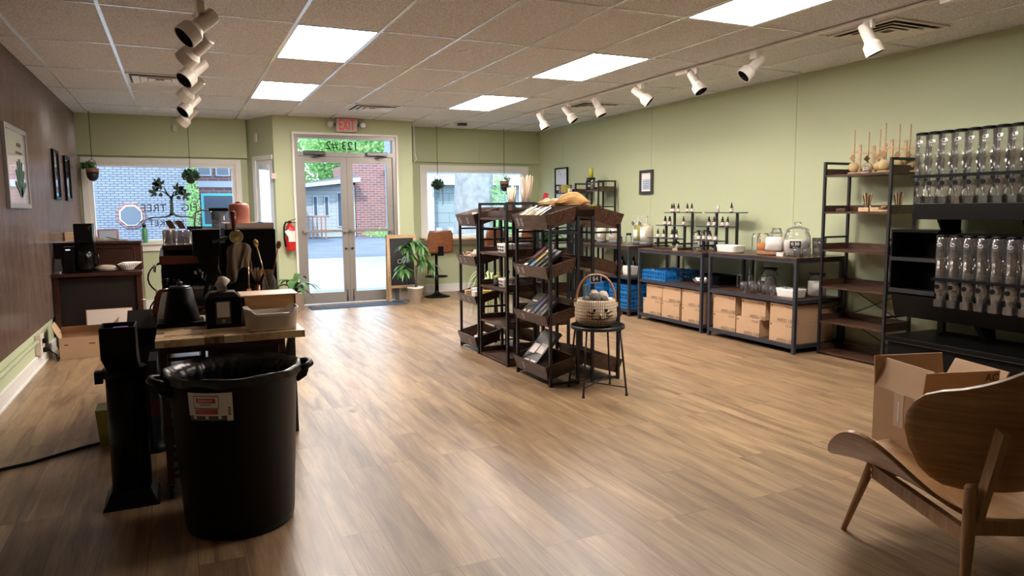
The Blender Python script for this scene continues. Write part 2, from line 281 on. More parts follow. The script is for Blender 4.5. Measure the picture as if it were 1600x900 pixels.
# ---------------------------------------------------------------- mesh builder
class MB:
    def __init__(s, m=None):
        s.v = []; s.f = []; s.fm = []; s.sm = []; s.mats = []; s.uv = {}; s.cur = 0; s.T = Matrix.Identity(4)
        if m: s.use(m)
    def use(s, m):
        m = M[m] if isinstance(m, str) else m
        if m not in s.mats: s.mats.append(m)
        s.cur = s.mats.index(m); return s
    def at(s, T): s.T = T; return s
    def add(s, vs, fs, smooth=False, uvs=None):
        k = len(s.v); s.v += [s.T @ Vector(p) for p in vs]
        for i, f in enumerate(fs):
            if uvs: s.uv[len(s.f)] = uvs[i]
            s.f.append([k + j for j in f]); s.fm.append(s.cur); s.sm.append(smooth)
        return s
    def box(s, x0, x1, y0, y1, z0, z1):
        v = [(x0, y0, z0), (x1, y0, z0), (x1, y1, z0), (x0, y1, z0), (x0, y0, z1), (x1, y0, z1), (x1, y1, z1), (x0, y1, z1)]
        return s.add(v, [(0, 3, 2, 1), (4, 5, 6, 7), (0, 1, 5, 4), (1, 2, 6, 5), (2, 3, 7, 6), (3, 0, 4, 7)])
    def hexa(s, v8):  # bottom 4 ccw, top 4
        return s.add(v8, [(0, 3, 2, 1), (4, 5, 6, 7), (0, 1, 5, 4), (1, 2, 6, 5), (2, 3, 7, 6), (3, 0, 4, 7)])
    def taper(s, cx, cy, z0, z1, w0, d0, w1, d1):
        b = [(cx - w0 / 2, cy - d0 / 2, z0), (cx + w0 / 2, cy - d0 / 2, z0), (cx + w0 / 2, cy + d0 / 2, z0), (cx - w0 / 2, cy + d0 / 2, z0)]
        t = [(cx - w1 / 2, cy - d1 / 2, z1), (cx + w1 / 2, cy - d1 / 2, z1), (cx + w1 / 2, cy + d1 / 2, z1), (cx - w1 / 2, cy + d1 / 2, z1)]
        return s.hexa(b + t)
    def bar(s, p, q, w, d=None, up=(0, 0, 1)):
        p = Vector(p); q = Vector(q); d = d or w; a = (q - p).normalized(); u = Vector(up)
        if abs(a.dot(u)) > 0.95: u = Vector((0, 1, 0)) if abs(a.y) < 0.9 else Vector((1, 0, 0))
        x = a.cross(u).normalized() * w / 2; y = x.cross(a).normalized() * d / 2
        b = [p - x - y, p + x - y, p + x + y, p - x + y]; t = [c + (q - p) for c in b]
        return s.hexa(b + t)
    def lathe(s, prof, c=(0, 0, 0), n=24, sx=1, sy=1, smooth=True, a0=0.0, ax='z'):
        vs = []; fs = []; uvs = []
        for r, z in prof:
            for i in range(n):
                a = a0 + 2 * PI * i / n; p = (r * sx * math.cos(a), r * sy * math.sin(a), z)
                if ax == 'y': p = (p[0], p[2], p[1])
                if ax == 'x': p = (p[2], p[0], p[1])
                vs.append((c[0] + p[0], c[1] + p[1], c[2] + p[2]))
        m = len(prof)
        for j in range(m - 1):
            for i in range(n):
                k = (i + 1) % n; f = (j * n + i, j * n + k, (j + 1) * n + k, (j + 1) * n + i)
                if ax == 'y': f = f[::-1]
                fs.append(f); u0, u1, v0, v1 = i / n, (i + 1) / n, j / (m - 1), (j + 1) / (m - 1)
                q = [(u0, v0), (u1, v0), (u1, v1), (u0, v1)]
                uvs.append(q[::-1] if ax == 'y' else q)
        s.add(vs, fs, smooth, uvs)
        k = len(s.v) - len(vs)
        for row in (0, m - 1):
            if prof[row][0] > 1e-5:
                f = [k + row * n + i for i in range(n)]
                s.f.append(f[::-1] if row == 0 else f); s.fm.append(s.cur); s.sm.append(False)
        return s
    def open_lathe(s, prof, c=(0, 0, 0), n=24, **kw):
        s.lathe(prof, c, n, **kw)
        rem = sum(1 for row in (0, -1) if prof[row][0] > 1e-5)
        for _ in range(rem): s.f.pop(); s.fm.pop(); s.sm.pop()
        return s
    def tube(s, pts, r, n=8, closed=False, smooth=True):
        P = [Vector(p) for p in pts]; R = r if isinstance(r, (list, tuple)) else [r] * len(P)
        vs = []; fs = []; up = Vector((0, 0, 1)); prev = None
        for i, p in enumerate(P):
            if closed: a = (P[(i + 1) % len(P)] - P[i - 1])
            else: a = P[min(i + 1, len(P) - 1)] - P[max(i - 1, 0)]
            a.normalize()
            if prev is None: x = a.cross(up if abs(a.z) < 0.9 else Vector((1, 0, 0))).normalized()
            else: x = (prev - a * prev.dot(a)).normalized()
            prev = x; y = a.cross(x)
            for k in range(n):
                t = 2 * PI * k / n; vs.append(p + R[i] * (math.cos(t) * x + math.sin(t) * y))
        m = len(P)
        for i in range(m if closed else m - 1):
            for k in range(n):
                l = (k + 1) % n; j = (i + 1) % m; fs.append((i * n + k, i * n + l, j * n + l, j * n + k))
        if not closed: fs += [tuple(range(n))[::-1], tuple((m - 1) * n + k for k in range(n))]
        return s.add(vs, fs, smooth)
    def sphere(s, c, r, nu=14, nv=8, sz=1.0):
        return s.lathe([(max(1e-6, r * math.sin(PI * j / nv)), -r * sz * math.cos(PI * j / nv)) for j in range(nv + 1)], c, nu)
    def prism(s, poly, o, ux, uy, thick):  # polygon in plane o+ux*a+uy*b, extruded along ux x uy
        o = Vector(o); ux = Vector(ux); uy = Vector(uy); nrm = ux.cross(uy).normalized() * thick; n = len(poly)
        a = [o + ux * p[0] + uy * p[1] for p in poly]; b = [p + nrm for p in a]
        fs = [tuple(range(n))[::-1], tuple(range(n, 2 * n))] + [(i, (i + 1) % n, n + (i + 1) % n, n + i) for i in range(n)]
        return s.add(a + b, fs)
    def grid(s, fn, nu, nv, thick=0.0, smooth=True):
        P = [[Vector(fn(i / nu, j / nv)) for i in range(nu + 1)] for j in range(nv + 1)]
        if not thick:
            vs = [p for row in P for p in row]; w = nu + 1
            return s.add(vs, [(j * w + i, j * w + i + 1, (j + 1) * w + i + 1, (j + 1) * w + i) for j in range(nv) for i in range(nu)], smooth)
        w = nu + 1; top = []; bot = []
        for j in range(nv + 1):
            for i in range(nu + 1):
                du = P[j][min(i + 1, nu)] - P[j][max(i - 1, 0)]; dv = P[min(j + 1, nv)][i] - P[max(j - 1, 0)][i]
                nn = du.cross(dv); nn = nn.normalized() if nn.length > 1e-9 else Vector((0, 0, 1))
                top.append(P[j][i] + nn * thick / 2); bot.append(P[j][i] - nn * thick / 2)
        k = len(top); fs = []
        for j in range(nv):
            for i in range(nu):
                q = (j * w + i, j * w + i + 1, (j + 1) * w + i + 1, (j + 1) * w + i); fs.append(q); fs.append(tuple(k + a for a in q[::-1]))
        s.add(top + bot, fs, smooth)
        b0 = len(s.v) - 2 * k
        def rim(a, b):
            s.f.append([b0 + a, b0 + k + a, b0 + k + b, b0 + b]); s.fm.append(s.cur); s.sm.append(False)
        for i in range(nu): rim(i, i + 1); rim(nv * w + i + 1, nv * w + i)
        for j in range(nv): rim((j + 1) * w, j * w); rim(j * w + nu, (j + 1) * w + nu)
        return s
    def tray(s, x0, x1, y0, y1, z0, z1, t, sp=0.0):  # open box, sides splay outwards by sp at the top
        s.box(x0, x1, y0, y1, z0, z0 + t)
        for (a, b, c, d, ex, ey) in ((x0, x0 + t, y0, y1, -1, 0), (x1 - t, x1, y0, y1, 1, 0), (x0, x1, y0, y0 + t, 0, -1), (x0, x1, y1 - t, y1, 0, 1)):
            v0 = [(a, c, z0 + t * .5), (b, c, z0 + t * .5), (b, d, z0 + t * .5), (a, d, z0 + t * .5)]
            if ex: v1 = [(a + ex * sp, c - sp, z1), (b + ex * sp, c - sp, z1), (b + ex * sp, d + sp, z1), (a + ex * sp, d + sp, z1)]
            else: v1 = [(a - sp, c + ey * sp, z1), (b + sp, c + ey * sp, z1), (b + sp, d + ey * sp, z1), (a - sp, d + ey * sp, z1)]
            s.hexa(v0 + v1)
        return s
    def make(s, name, parent=None, loc=None, bevel=0.0):
        me = bpy.data.meshes.new(name)
        off = Vector(loc) if loc is not None else Vector((0, 0, 0))
        if parent is not None:
            q = parent; off = Vector((0, 0, 0))
            while q is not None: off = off + q.location; q = q.parent
        me.from_pydata([tuple(v - off) for v in s.v], [], [tuple(f) for f in s.f])
        for m in s.mats: me.materials.append(m)
        me.polygons.foreach_set('material_index', s.fm); me.polygons.foreach_set('use_smooth', s.sm)
        if s.uv:
            ul = me.uv_layers.new(name='UVMap')
            for fi, uv in s.uv.items():
                p = me.polygons[fi]
                for li, c in zip(p.loop_indices, uv): ul.data[li].uv = c
        me.update()
        o = bpy.data.objects.new(name, me); COL.objects.link(o)
        if parent is not None: o.parent = parent
        elif loc is not None: o.location = loc
        if bevel:
            b = o.modifiers.new('bevel', 'BEVEL'); b.width = bevel; b.segments = 2; b.limit_method = 'ANGLE'; b.angle_limit = 0.7
        return o

def thing(name, label, cat, loc=(0, 0, 0), rz=0.0, group=None):
    o = bpy.data.objects.new(name, None); COL.objects.link(o); o.location = loc; o.rotation_euler = (0, 0, rz)
    o.empty_display_size = 0.05
    o['label'] = label; o['category'] = cat
    if group: o['group'] = group
    return o
def tag(o, label, cat, group=None):
    o['label'] = label; o['category'] = cat
    if group: o['group'] = group
    return o
def struct(mb, name): o = mb.make(name); o['kind'] = 'structure'; return o
def stuff(o): o['kind'] = 'stuff'; return o
def dup(o, loc, rz=0.0, label=None, group=None, rot=None, scale=None):
    def cp_(a, parent):
        c = a.copy(); COL.objects.link(c); c.parent = parent
        for ch in [k for k in kids.get(a.name, [])]: cp_(ch, c)
        return c
    kids = {}
    for x in o.children_recursive: kids.setdefault(x.parent.name, []).append(x)
    r = cp_(o, None); r.location = loc; r.rotation_euler = rot or (0, 0, rz)
    if scale: r.scale = (scale,) * 3
    if label: r['label'] = label
    if group: r['group'] = group
    return r
def place(o, used, loc, rz=0.0, label=None, group=None, rot=None, scale=None):
    """first call moves the prototype itself, later calls copy it"""
    if not used:
        used.append(1); o.location = loc; o.rotation_euler = rot or (0, 0, rz)
        if scale: o.scale = (scale,) * 3
        if label: o['label'] = label
        if group: o['group'] = group
        return o
    return dup(o, loc, rz, label, group, rot, scale)
def text(body, size, o, ux, uy, m, parent=None, name='lettering', ext=0.0008, align='CENTER', loc=None, sx=1.0):
    cu = bpy.data.curves.new(name, 'FONT'); cu.body = body; cu.size = size; cu.extrude = ext; cu.align_x = align; cu.align_y = 'CENTER'
    cu.resolution_u = 3
    t = bpy.data.objects.new(name + '_tmp', cu); COL.objects.link(t)
    dg = bpy.context.evaluated_depsgraph_get(); me = bpy.data.meshes.new_from_object(t.evaluated_get(dg))
    bpy.data.objects.remove(t); me.name = name
    ux = Vector(ux).normalized() * sx; uy = Vector(uy).normalized(); uz = ux.cross(uy).normalized()
    A = Matrix(((ux.x, uy.x, uz.x, o[0]), (ux.y, uy.y, uz.y, o[1]), (ux.z, uy.z, uz.z, o[2]), (0, 0, 0, 1)))
    off = Vector(loc) if loc else Vector((0, 0, 0)); q = parent
    while q is not None: off = off + q.location; q = q.parent
    me.transform(Matrix.Translation(-off) @ A); me.materials.clear(); me.materials.append(M[m] if isinstance(m, str) else m)
    ob = bpy.data.objects.new(name, me); COL.objects.link(ob)
    if parent is not None: ob.parent = parent
    elif loc: ob.location = loc
    return ob
def RZ(a, c=(0, 0, 0)): return Matrix.Translation(c) @ Matrix.Rotation(a, 4, 'Z')
# ================================================================ THE SETTING
XL, XR, YB, YF, ZC = -1.19, 5.73, -3.6, 11.2, 2.675
struct(MB('floor').box(XL - .2, XR + .2, YB - .2, 11.45, -0.1, 0.0), 'floor')
struct(MB('tile').box(XL - .2, XR + .2, YB - .2, 11.5, ZC, ZC + 0.25), 'ceiling')
gx0, gy0, gd = -0.392, 5.351, 0.6097
g = MB('tbar')
xs = [gx0 + i * gd for i in range(-1, 11)]; ys = [gy0 + k * gd * 2 * 0.9933 for k in range(-7, 6)]
for x in xs: g.box(x - .012, x + .012, YB, YF - .05, ZC - .005, ZC - .0005)
for y in ys: g.box(XL, XR, y - .010, y + .010, ZC - .004, ZC - .0006)
struct(g, 'trim_1')

w = MB('green'); w.box(XL - .15, XL, YB, YF + .15, 0, ZC); struct(w, 'wall_left')
w = MB('green'); w.box(XR, XR + .15, YB, YF + .15, 0, ZC)
for y in (0.6, 3.05, 5.45, 7.9, 10.3): w.box(XR - .004, XR, y, y + .03, 0, ZC)
struct(w, 'wall_right')
struct(MB('green').box(XL - .15, XR + .15, YB - .15, YB, 0, ZC), 'wall_back')
# ribbed panelling on the left wall
rb = MB('rib'); n = int((YF - YB) / 0.036); y = YB
rb.use('dark_panel').box(XL, XL + .008, YB, YF - .001, 0.33, ZC - .001).use('rib')  # near-black backing: groove shade between the ribs is put into the colour
for i in range(n):
    y = YB + i * 0.036
    rb.add([(XL + .007, y + .004, .33), (XL + .019, y + .009, .33), (XL + .019, y + .026, .33), (XL + .007, y + .031, .33),
            (XL + .007, y + .004, ZC - .001), (XL + .019, y + .009, ZC - .001), (XL + .019, y + .026, ZC - .001), (XL + .007, y + .031, ZC - .001)],
           [(0, 3, 2, 1), (4, 5, 6, 7), (0, 1, 5, 4), (1, 2, 6, 5), (2, 3, 7, 6), (3, 0, 4, 7)])
struct(rb, 'trim_2')
b = MB('white_paint'); b.box(XL, XL + .018, YB, YF - .001, 0, 0.115); b.box(XL, XL + .026, YB, YF - .001, 0, .018); struct(b, 'baseboard_left')
struct(MB('green').tube([(XL + .02, YB + .1, .245), (XL + .02, 7.3, .245)], .017, 10), 'trim_3')

def wall_open(mb, x0, x1, y0, y1, z0, z1, ox0, ox1, oz0, oz1):
    mb.box(x0, ox0, y0, y1, z0, z1); mb.box(ox1, x1, y0, y1, z0, z1)
    if oz0 > z0: mb.box(ox0, ox1, y0, y1, z0, oz0)
    mb.box(ox0, ox1, y0, y1, oz1, z1)
# front walls: two window bays, the projecting door wall, two splayed returns
w = MB('green')
wall_open(w, XL, 0.96, YF, YF + .15, 0, ZC, -1.06, 0.79, 0.94, 2.03)
w.box(XL, 0.96, YF - .07, YF - .0005, 2.125, ZC)
for x in (-0.98, 0.10): w.box(x, x + .02, YF - .075, YF - .07, 2.14, ZC)
wall_open(w, 3.46, XR, YF, YF + .15, 0, ZC, 3.66, 5.46, 0.90, 2.01)
w.box(3.46, XR, YF - .07, YF - .0005, 2.125, ZC)
w.box(4.60, 4.62, YF - .075, YF - .07, 2.14, ZC)
wall_open(w, 1.255, 3.25, 10.5, 10.62, 0, ZC, 1.53, 2.99, 0.0, 2.43)
struct(w, 'wall_front')
def splay(p, q, t0, t1, z0, z1, th=.10, flip=1):
    p = Vector((p[0], p[1], 0)); q = Vector((q[0], q[1], 0)); d = q - p; nrm = Vector((-d.y, d.x, 0)).normalized() * th * flip
    a = p + d * t0; c = p + d * t1
    B = [a, c, c + nrm, a + nrm]
    return [(v.x, v.y, z0) for v in B] + [(v.x, v.y, z1) for v in B]
w = MB('green'); PL, QL = (0.96, 11.2), (1.255, 10.5)
w.hexa(splay(PL, QL, 0, 1, 2.10, ZC)); w.hexa(splay(PL, QL, 0, 1, 0, .72)); w.hexa(splay(PL, QL, 0, .30, .72, 2.10)); w.hexa(splay(PL, QL, .93, 1, .72, 2.10))
struct(w, 'wall_front_left')
w = MB('green'); w.hexa(splay((3.25, 10.5), (3.46, 11.2), 0, 1, 0, ZC, .1)); struct(w, 'wall_front_right')
# side window in the left return
w = MB('white_paint')
for (t0, t1, z0, z1) in ((.30, .42, .72, 2.10), (.82, .93, .72, 2.10), (.42, .82, 2.02, 2.10), (.42, .82, .72, .80)): w.hexa(splay(PL, QL, t0, t1, z0, z1, .11, 1))
w.hexa([(x - .018, y - .008, z) for x, y, z in splay(PL, QL, .24, .34, .66, 2.14, .02)]); w.hexa([(x - .018, y - .008, z) for x, y, z in splay(PL, QL, .34, .95, 2.08, 2.14, .02)])
w3 = struct(w, 'window_3'); o = MB('pane').hexa(splay(PL, QL, .42, .82, .80, 2.02, .004)).make('pane', w3)
def window(name, x0, x1, z0, z1, cz, sill):
    w = MB('white_paint'); yf = YF
    w.box(x0 - .08, x0, yf - .02, yf - .0005, z0 - .06, z1 + .07); w.box(x1, x1 + .08, yf - .02, yf - .0005, z0 - .06, z1 + .07); w.box(x0, x1, yf - .02, yf - .0005, z1, z1 + .07)
    w.box(x0, x0 + .045, yf, yf + .11, z0, z1); w.box(x1 - .045, x1, yf, yf + .11, z0, z1); w.box(x0 + .045, x1 - .045, yf, yf + .11, z1 - .045, z1); w.box(x0 + .045, x1 - .045, yf, yf + .11, z0, z0 + .035)
    o = struct(w, name)
    MB('white_paint').box(x0 - .08, x1 + .08, yf - .09, yf - .021, z0 - .03, z0 - .005).box(x0 - .06, x1 + .06, yf - .045, yf - .0005 - .021, z0 - .12, z0 - .03).make('window_sill', o)
    MB('pane').box(x0 + .046, x1 - .046, yf + .05, yf + .056, z0 + .036, z1 - .046).make('pane', o)
    return o
win1 = window('window_1', -1.06, 0.79, 0.94, 2.03, 2.1, 1)
win2 = window('window_2', 3.66, 5.46, 0.90, 2.01, 2.1, 1)
b = MB('white_paint'); b.box(3.47, XR - .001, YF - .016, YF - .001, 0, .13); b.box(XL + .03, .94, YF - .016, YF - .001, 0, .13); b.box(3.0, 3.24, 10.484, 10.499, 0, .13); struct(b, 'baseboard_front')

# fig tree decal on the left window, read from the street
Zd = YF + .047
def D(u, v): return (-1.141 + (u / 5 - 25) * .00802, Zd, 2.102 - (v / 5 - 25) * .00857)
dec = MB('decal')
def stroke(pts, r0_, r1_):
    n = len(pts)
    L_ = []; R_ = []
    for i, (u, v) in enumerate(pts):
        a = pts[min(i + 1, n - 1)]; b_ = pts[max(i - 1, 0)]; dx = a[0] - b_[0]; dy = a[1] - b_[1]; l = math.hypot(dx, dy) or 1
        r = r0_ + (r1_ - r0_) * i / (n - 1); L_.append((u - dy / l * r, v + dx / l * r)); R_.append((u + dy / l * r, v - dx / l * r))
    P = L_ + R_[::-1]; q = [D(*p) for p in P]; vs = q + [(x, y + .002, z) for x, y, z in q]
    fs = []
    for i in range(n - 1): fs += [(i, i + 1, 2 * n - 2 - i, 2 * n - 1 - i), (2 * n + i, 2 * n + i + 1, 4 * n - 2 - i, 4 * n - 1 - i)]
    dec.add(vs, fs)
stroke([(786, 590), (790, 560), (793, 520), (792, 470), (797, 430)], 15, 11)
stroke([(797, 445), (775, 425), (755, 395), (742, 360), (730, 350)], 9, 3); stroke([(770, 425), (745, 400), (715, 388), (685, 385)], 6, 3)
stroke([(797, 445), (805, 425), (815, 400), (820, 390)], 8, 4); stroke([(800, 435), (825, 418), (855, 412), (890, 418)], 7, 3)
stroke([(788, 570), (770, 590), (735, 600), (690, 602), (640, 603), (600, 612), (570, 630), (535, 640), (520, 632)], 9, 2)
stroke([(800, 570), (820, 590), (860, 598), (910, 600), (960, 605), (1000, 622), (1040, 632)], 9, 2)
stroke([(640, 603), (620, 615), (605, 640)], 3, 1.5); stroke([(930, 602), (960, 618), (975, 640)], 3, 1.5); stroke([(600, 612), (625, 622), (650, 618)], 2.5, 1)
def figleaf(cu, cv, s, a):
    lob = [(0, 0), (-8, 14), (-28, 16), (-40, 6), (-26, 0), (-44, -14), (-54, -30), (-36, -28), (-20, -20), (-22, -44), (-8, -60), (6, -44), (8, -22), (26, -36), (46, -34), (40, -18), (20, -6), (36, 2), (38, 14), (16, 16), (6, 10)]
    pts = [(cu + s * (x * math.cos(a) - y * math.sin(a)), cv + s * (x * math.sin(a) + y * math.cos(a))) for x, y in lob]
    k = len(pts); c = (cu, cv - 0); q = [D(*p) for p in pts] + [D(cu + s * (12 * math.sin(a)), cv - s * 12 * math.cos(a))]
    dec.add(q, [(i, (i + 1) % k, k) for i in range(k)])
figleaf(718, 338, 1.15, -1.2); figleaf(672, 396, 1.0, -1.25); figleaf(836, 380, 1.15, 1.35); figleaf(896, 426, 1.0, 1.45); figleaf(690, 322, .8, -1.6); figleaf(868, 380, .8, 1.8)
for cu, cv in ((711, 417), (853, 441)):
    q = [D(cu + 17 * math.sin(a) * (1 - .35 * math.cos(a)), cv - 17 * math.cos(a)) for a in [2 * PI * i / 16 for i in range(16)]]; dec.add(q, [tuple(range(16))])
dl = dec.make('window_decal', win1)
for s_, u, v, size in (('TREE', 650, 528, .15), ('FIG', 935, 526, .15), ('MARKET', 745, 652, .12)):
    p = D(u, v); text(s_, size, (p[0], p[1], p[2]), (-1, 0, 0), (0, 0, 1), 'decal_dark', win1, 'window_lettering', .0008, sx=1.0)

# entrance: frame, transom, two glass leaves
fr = MB('alu')
Y0, Y1 = 10.49, 10.60
fr.box(1.53, 1.58, Y0, Y1, 0, 2.43); fr.box(2.94, 2.99, Y0, Y1, 0, 2.43); fr.box(1.58, 2.94, Y0, Y1, 2.38, 2.43); fr.box(1.58, 2.94, Y0, Y1, 2.13, 2.19)
tr = struct(fr, 'trim_4')
MB('white_paint').box(1.50, 1.529, 10.47, 10.499, 0, 2.46).box(2.991, 3.02, 10.47, 10.499, 0, 2.46).box(1.529, 2.991, 10.47, 10.499, 2.431, 2.46).make('casing', tr)
MB('pane').box(1.585, 2.935, 10.54, 10.545, 2.195, 2.375).make('transom_glass', tr)
text('123 #2', .165, (2.21, 10.539, 2.285), (-1, 0, 0), (0, 0, 1), 'black', tr, 'street_number', .0006)
def leaf_door(name, x0, x1, hx):
    d = MB('alu'); a, c = 10.515, 10.565
    d.box(x0, x0 + .085, a, c, .012, 2.125); d.box(x1 - .085, x1, a, c, .012, 2.125); d.box(x0 + .085, x1 - .085, a, c, 2.045, 2.125); d.box(x0 + .085, x1 - .085, a, c, .012, .17)
    o = struct(d, name)
    MB('pane').box(x0 + .087, x1 - .087, 10.538, 10.544, .172, 2.043).make('pane', o)
    MB('alu').box(x0 + .02, x1 - .02, 10.455, 10.475, 1.045, 1.085).box(x0 + .02, x0 + .05, 10.475, 10.515, 1.045, 1.085).box(x1 - .05, x1 - .02, 10.475, 10.515, 1.045, 1.085).make('push_bar', o)
    MB('steel_dark').lathe([(.018, 0), (.018, .01), (.010, .012)], (hx, 10.515, .80), 14, ax='y').make('lock_cylinder', o)
    MB('steel_dark').box(hx - .012, hx + .012, 10.505, 10.515, .03, .10).box(hx - .006, hx + .006, 10.495, 10.505, .05, .2).make('flush_bolt', o)
leaf_door('door_1', 1.583, 2.258, 2.215); leaf_door('door_2', 2.262, 2.937, 2.305)
for nm, x in (('left', 1.80), ('right', 2.70)):
    t = thing('door_closer', 'dark hydraulic closer with folding arm above the %s glass entrance leaf' % nm, 'door closer', (x, 10.49, 2.14), group='closers over the entrance')
    MB('steel_dark').box(x - .15, x + .15, 10.43, 10.489, 2.145, 2.20).make('closer_body', t, bevel=.006)
    MB('steel_dark').bar((x + .02, 10.45, 2.135), (x + .13, 10.36, 2.12), .02, .01).bar((x + .13, 10.36, 2.12), (x - .02, 10.50, 2.115), .018, .01).lathe([(.02, 2.12), (.02, 2.15)], (x + .02, 10.45, 0), 12).make('arm', t)

# ================================================================ OUTSIDE
o = MB('concrete').box(-30, 60, 11.46, 22.5, -.35, -.12).make('ground'); o['kind'] = 'structure'
o = MB('asphalt').box(-30, 90, 22.5, 100, -.34, -.14).make('road'); o['kind'] = 'structure'
o = MB('concrete').box(1.3, 3.2, 10.63, 11.45, -.11, -.01).make('threshold'); o['kind'] = 'structure'
# white painted brick building
t = thing('brick_building', 'white painted brick side wall seen through the left shop window', 'building', (-6, 28, -.14))
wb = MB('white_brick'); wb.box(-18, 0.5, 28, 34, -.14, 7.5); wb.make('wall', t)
oc = MB('red_brick'); oc.prism([(.47 * math.cos(PI / 8 + i * PI / 4), .47 * math.sin(PI / 8 + i * PI / 4)) for i in range(8)], (-1.46, 28.0, 1.25), (1, 0, 0), (0, 0, 1), .05)
fo = oc.make('window_surround', t)
MB('out_white').prism([(.38 * math.cos(PI / 8 + i * PI / 4), .38 * math.sin(PI / 8 + i * PI / 4)) for i in range(8)], (-1.46, 27.95, 1.25), (1, 0, 0), (0, 0, 1), .04).make('window_frame', t)
MB('out_glass').prism([(.33 * math.cos(PI / 8 + i * PI / 4), .33 * math.sin(PI / 8 + i * PI / 4)) for i in range(8)], (-1.46, 27.91, 1.25), (1, 0, 0), (0, 0, 1), .02).make('octagonal_pane', t)
# brown storefront next door
t = thing('storefront', 'reddish brick storefront with pale framed windows beyond the left shop window', 'building', (3, 32, -.14))
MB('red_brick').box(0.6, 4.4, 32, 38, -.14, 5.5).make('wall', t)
MB('out_white').box(.8, 3.6, 31.95, 31.999, 2.35, 2.60).box(.8, 3.8, 31.9, 31.999, .0, .5).make('band', t)
for x in (0.8, 1.5, 2.2): MB('out_white').box(x, x + .55, 31.94, 31.999, 2.8, 3.6).use('out_glass').box(x + .06, x + .49, 31.93, 31.94, 2.86, 3.54).make('window', t)
MB('teal').box(.9, 2.6, 31.93, 31.999, .75, 2.1).use('out_glass').box(1.0, 2.5, 31.92, 31.93, .85, 2.0).make('window', t)
# clapboard house seen through the door
t = thing('clapboard_house', 'white clapboard house with narrow windows across the street', 'house', (6.2, 41, -.14))
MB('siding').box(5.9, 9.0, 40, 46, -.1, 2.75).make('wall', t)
rf = MB('roof_grey'); rf.hexa([(5.3, 39.4, 2.55), (9.0, 39.4, 2.95), (9.0, 46.4, 2.95), (5.3, 46.4, 2.55), (5.3, 39.4, 2.70), (9.0, 39.4, 3.30), (9.0, 46.4, 3.30), (5.3, 46.4, 2.70)]); rf.make('roof', t)
MB('out_white').hexa([(5.3, 39.36, 2.50), (9.2, 39.36, 2.92), (9.2, 39.4, 2.92), (5.3, 39.4, 2.50), (5.3, 39.36, 2.68), (9.2, 39.36, 3.16), (9.2, 39.4, 3.16), (5.3, 39.4, 2.68)]).make('fascia', t)
for x, wd, z0, z1 in ((6.75, .16, 1.1, 2.1), (7.35, .16, 1.1, 2.1), (8.05, .62, .5, 2.3)):
    MB('out_white').box(x - .05, x + wd + .05, 39.95, 39.999, z0 - .05, z1 + .05).use('out_glass').box(x, x + wd, 39.94, 39.95, z0, z1).make('window', t)
MB('out_white').tube([(5.45, 39.3, 2.45), (5.9, 39.9, 2.1), (5.95, 39.93, 0)], .05, 6).make('downspout', t)
t = thing('deck_railing', 'brown wooden porch railing beside the white clapboard house', 'railing', (6.4, 38.5, 0))
r_ = MB('deck_wood')
for i in range(8): r_.box(5.5 + i * .22, 5.57 + i * .22, 38.5, 38.55, -.13, 1.0)
r_.box(5.4, 7.2, 38.48, 38.57, 1.0, 1.08); r_.box(5.4, 7.2, 38.49, 38.56, .2, .28); r_.make('rail', t)
# red brick building
t = thing('red_brick_building', 'red brick gable wall across the street seen through the right door leaf', 'building', (10, 41, -.14))
MB('red_brick').prism([(0, -.14), (4.6, -.14), (4.6, 4.0), (0, 4.0)], (9.05, 40.05, 0), (1, 0, 0), (0, 0, 1), -6).make('wall', t)
MB('block').box(10.85, 10.95, 39.9, 40.04, -.1, 3.6).use('roof_grey').box(10.7, 13.6, 39.6, 40.04, 3.4, 3.62).make('trim', t)
# concrete block building with porch beam outside the right window
t = thing('block_building', 'grey block building with a pale beam outside the right shop window', 'building', (8, 19, -.14))
MB('block').box(6.45, 18, 19.5, 24, -.14, 4.2).make('wall', t)
MB('out_white').box(6.3, 18, 19.2, 19.45, 2.05, 2.35).box(6.35, 6.55, 19.2, 19.45, -.12, 2.05).make('beam', t)
MB('roof_grey').box(8.15, 8.30, 19.40, 19.499, .3, 2.04).make('post', t)
bl = MB('out_white')
for i in range(3):
    for j in range(3):
        if (i + j) % 2 == 0: bl.box(6.62 + i * .2, 6.80 + i * .2, 19.3, 19.49, .35 + j * .17, .5 + j * .17)
tag(bl.make('breeze_blocks', None, (6.8, 19.4, .3)), 'pale stacked breeze blocks against the grey block building', 'breeze blocks')

def leaves(m, c, rx, ry, rz_, n, s, seed, surf=0.55, drop=None):
    R = random.Random(seed); mb = MB(m)
    for _ in range(n):
        while True:
            p = Vector((R.uniform(-1, 1), R.uniform(-1, 1), R.uniform(-1, 1)))
            if surf < p.length < 1: break
        q = Vector((c[0] + p.x * rx, c[1] + p.y * ry, c[2] + p.z * rz_))
        a = Vector((R.uniform(-1, 1), R.uniform(-1, 1), R.uniform(-1, 1))).normalized(); b_ = a.cross(Vector((R.uniform(-1, 1), R.uniform(-1, 1), R.uniform(-.6, 1)))).normalized()
        k = s * R.uniform(.6, 1.3)
        mb.add([q - a * k, q + b_ * k * .45, q + a * k, q - b_ * k * .45], [(0, 1, 2, 3)])
    return mb
def tree(label, x, y, h, rx, rz_, n, s, seed, trunk=.18, m='leaf_out', group=None):
    t = thing('tree', label, 'tree', (x, y, -.14), group=group)
    MB('bark').tube([(x, y, -.14), (x + .1, y, h * .5), (x - .1, y, h)], [trunk, trunk * .8, trunk * .3], 8).make('trunk', t)
    f_ = leaves(m, (x, y, h), rx, rx * .7, rz_, n, s, seed, .3)
    f_.make('foliage', t)
tree('tall green leafy tree left of the clapboard house', 5.0, 52, 4.2, 2.6, 4.2, 13799, .13, 1)
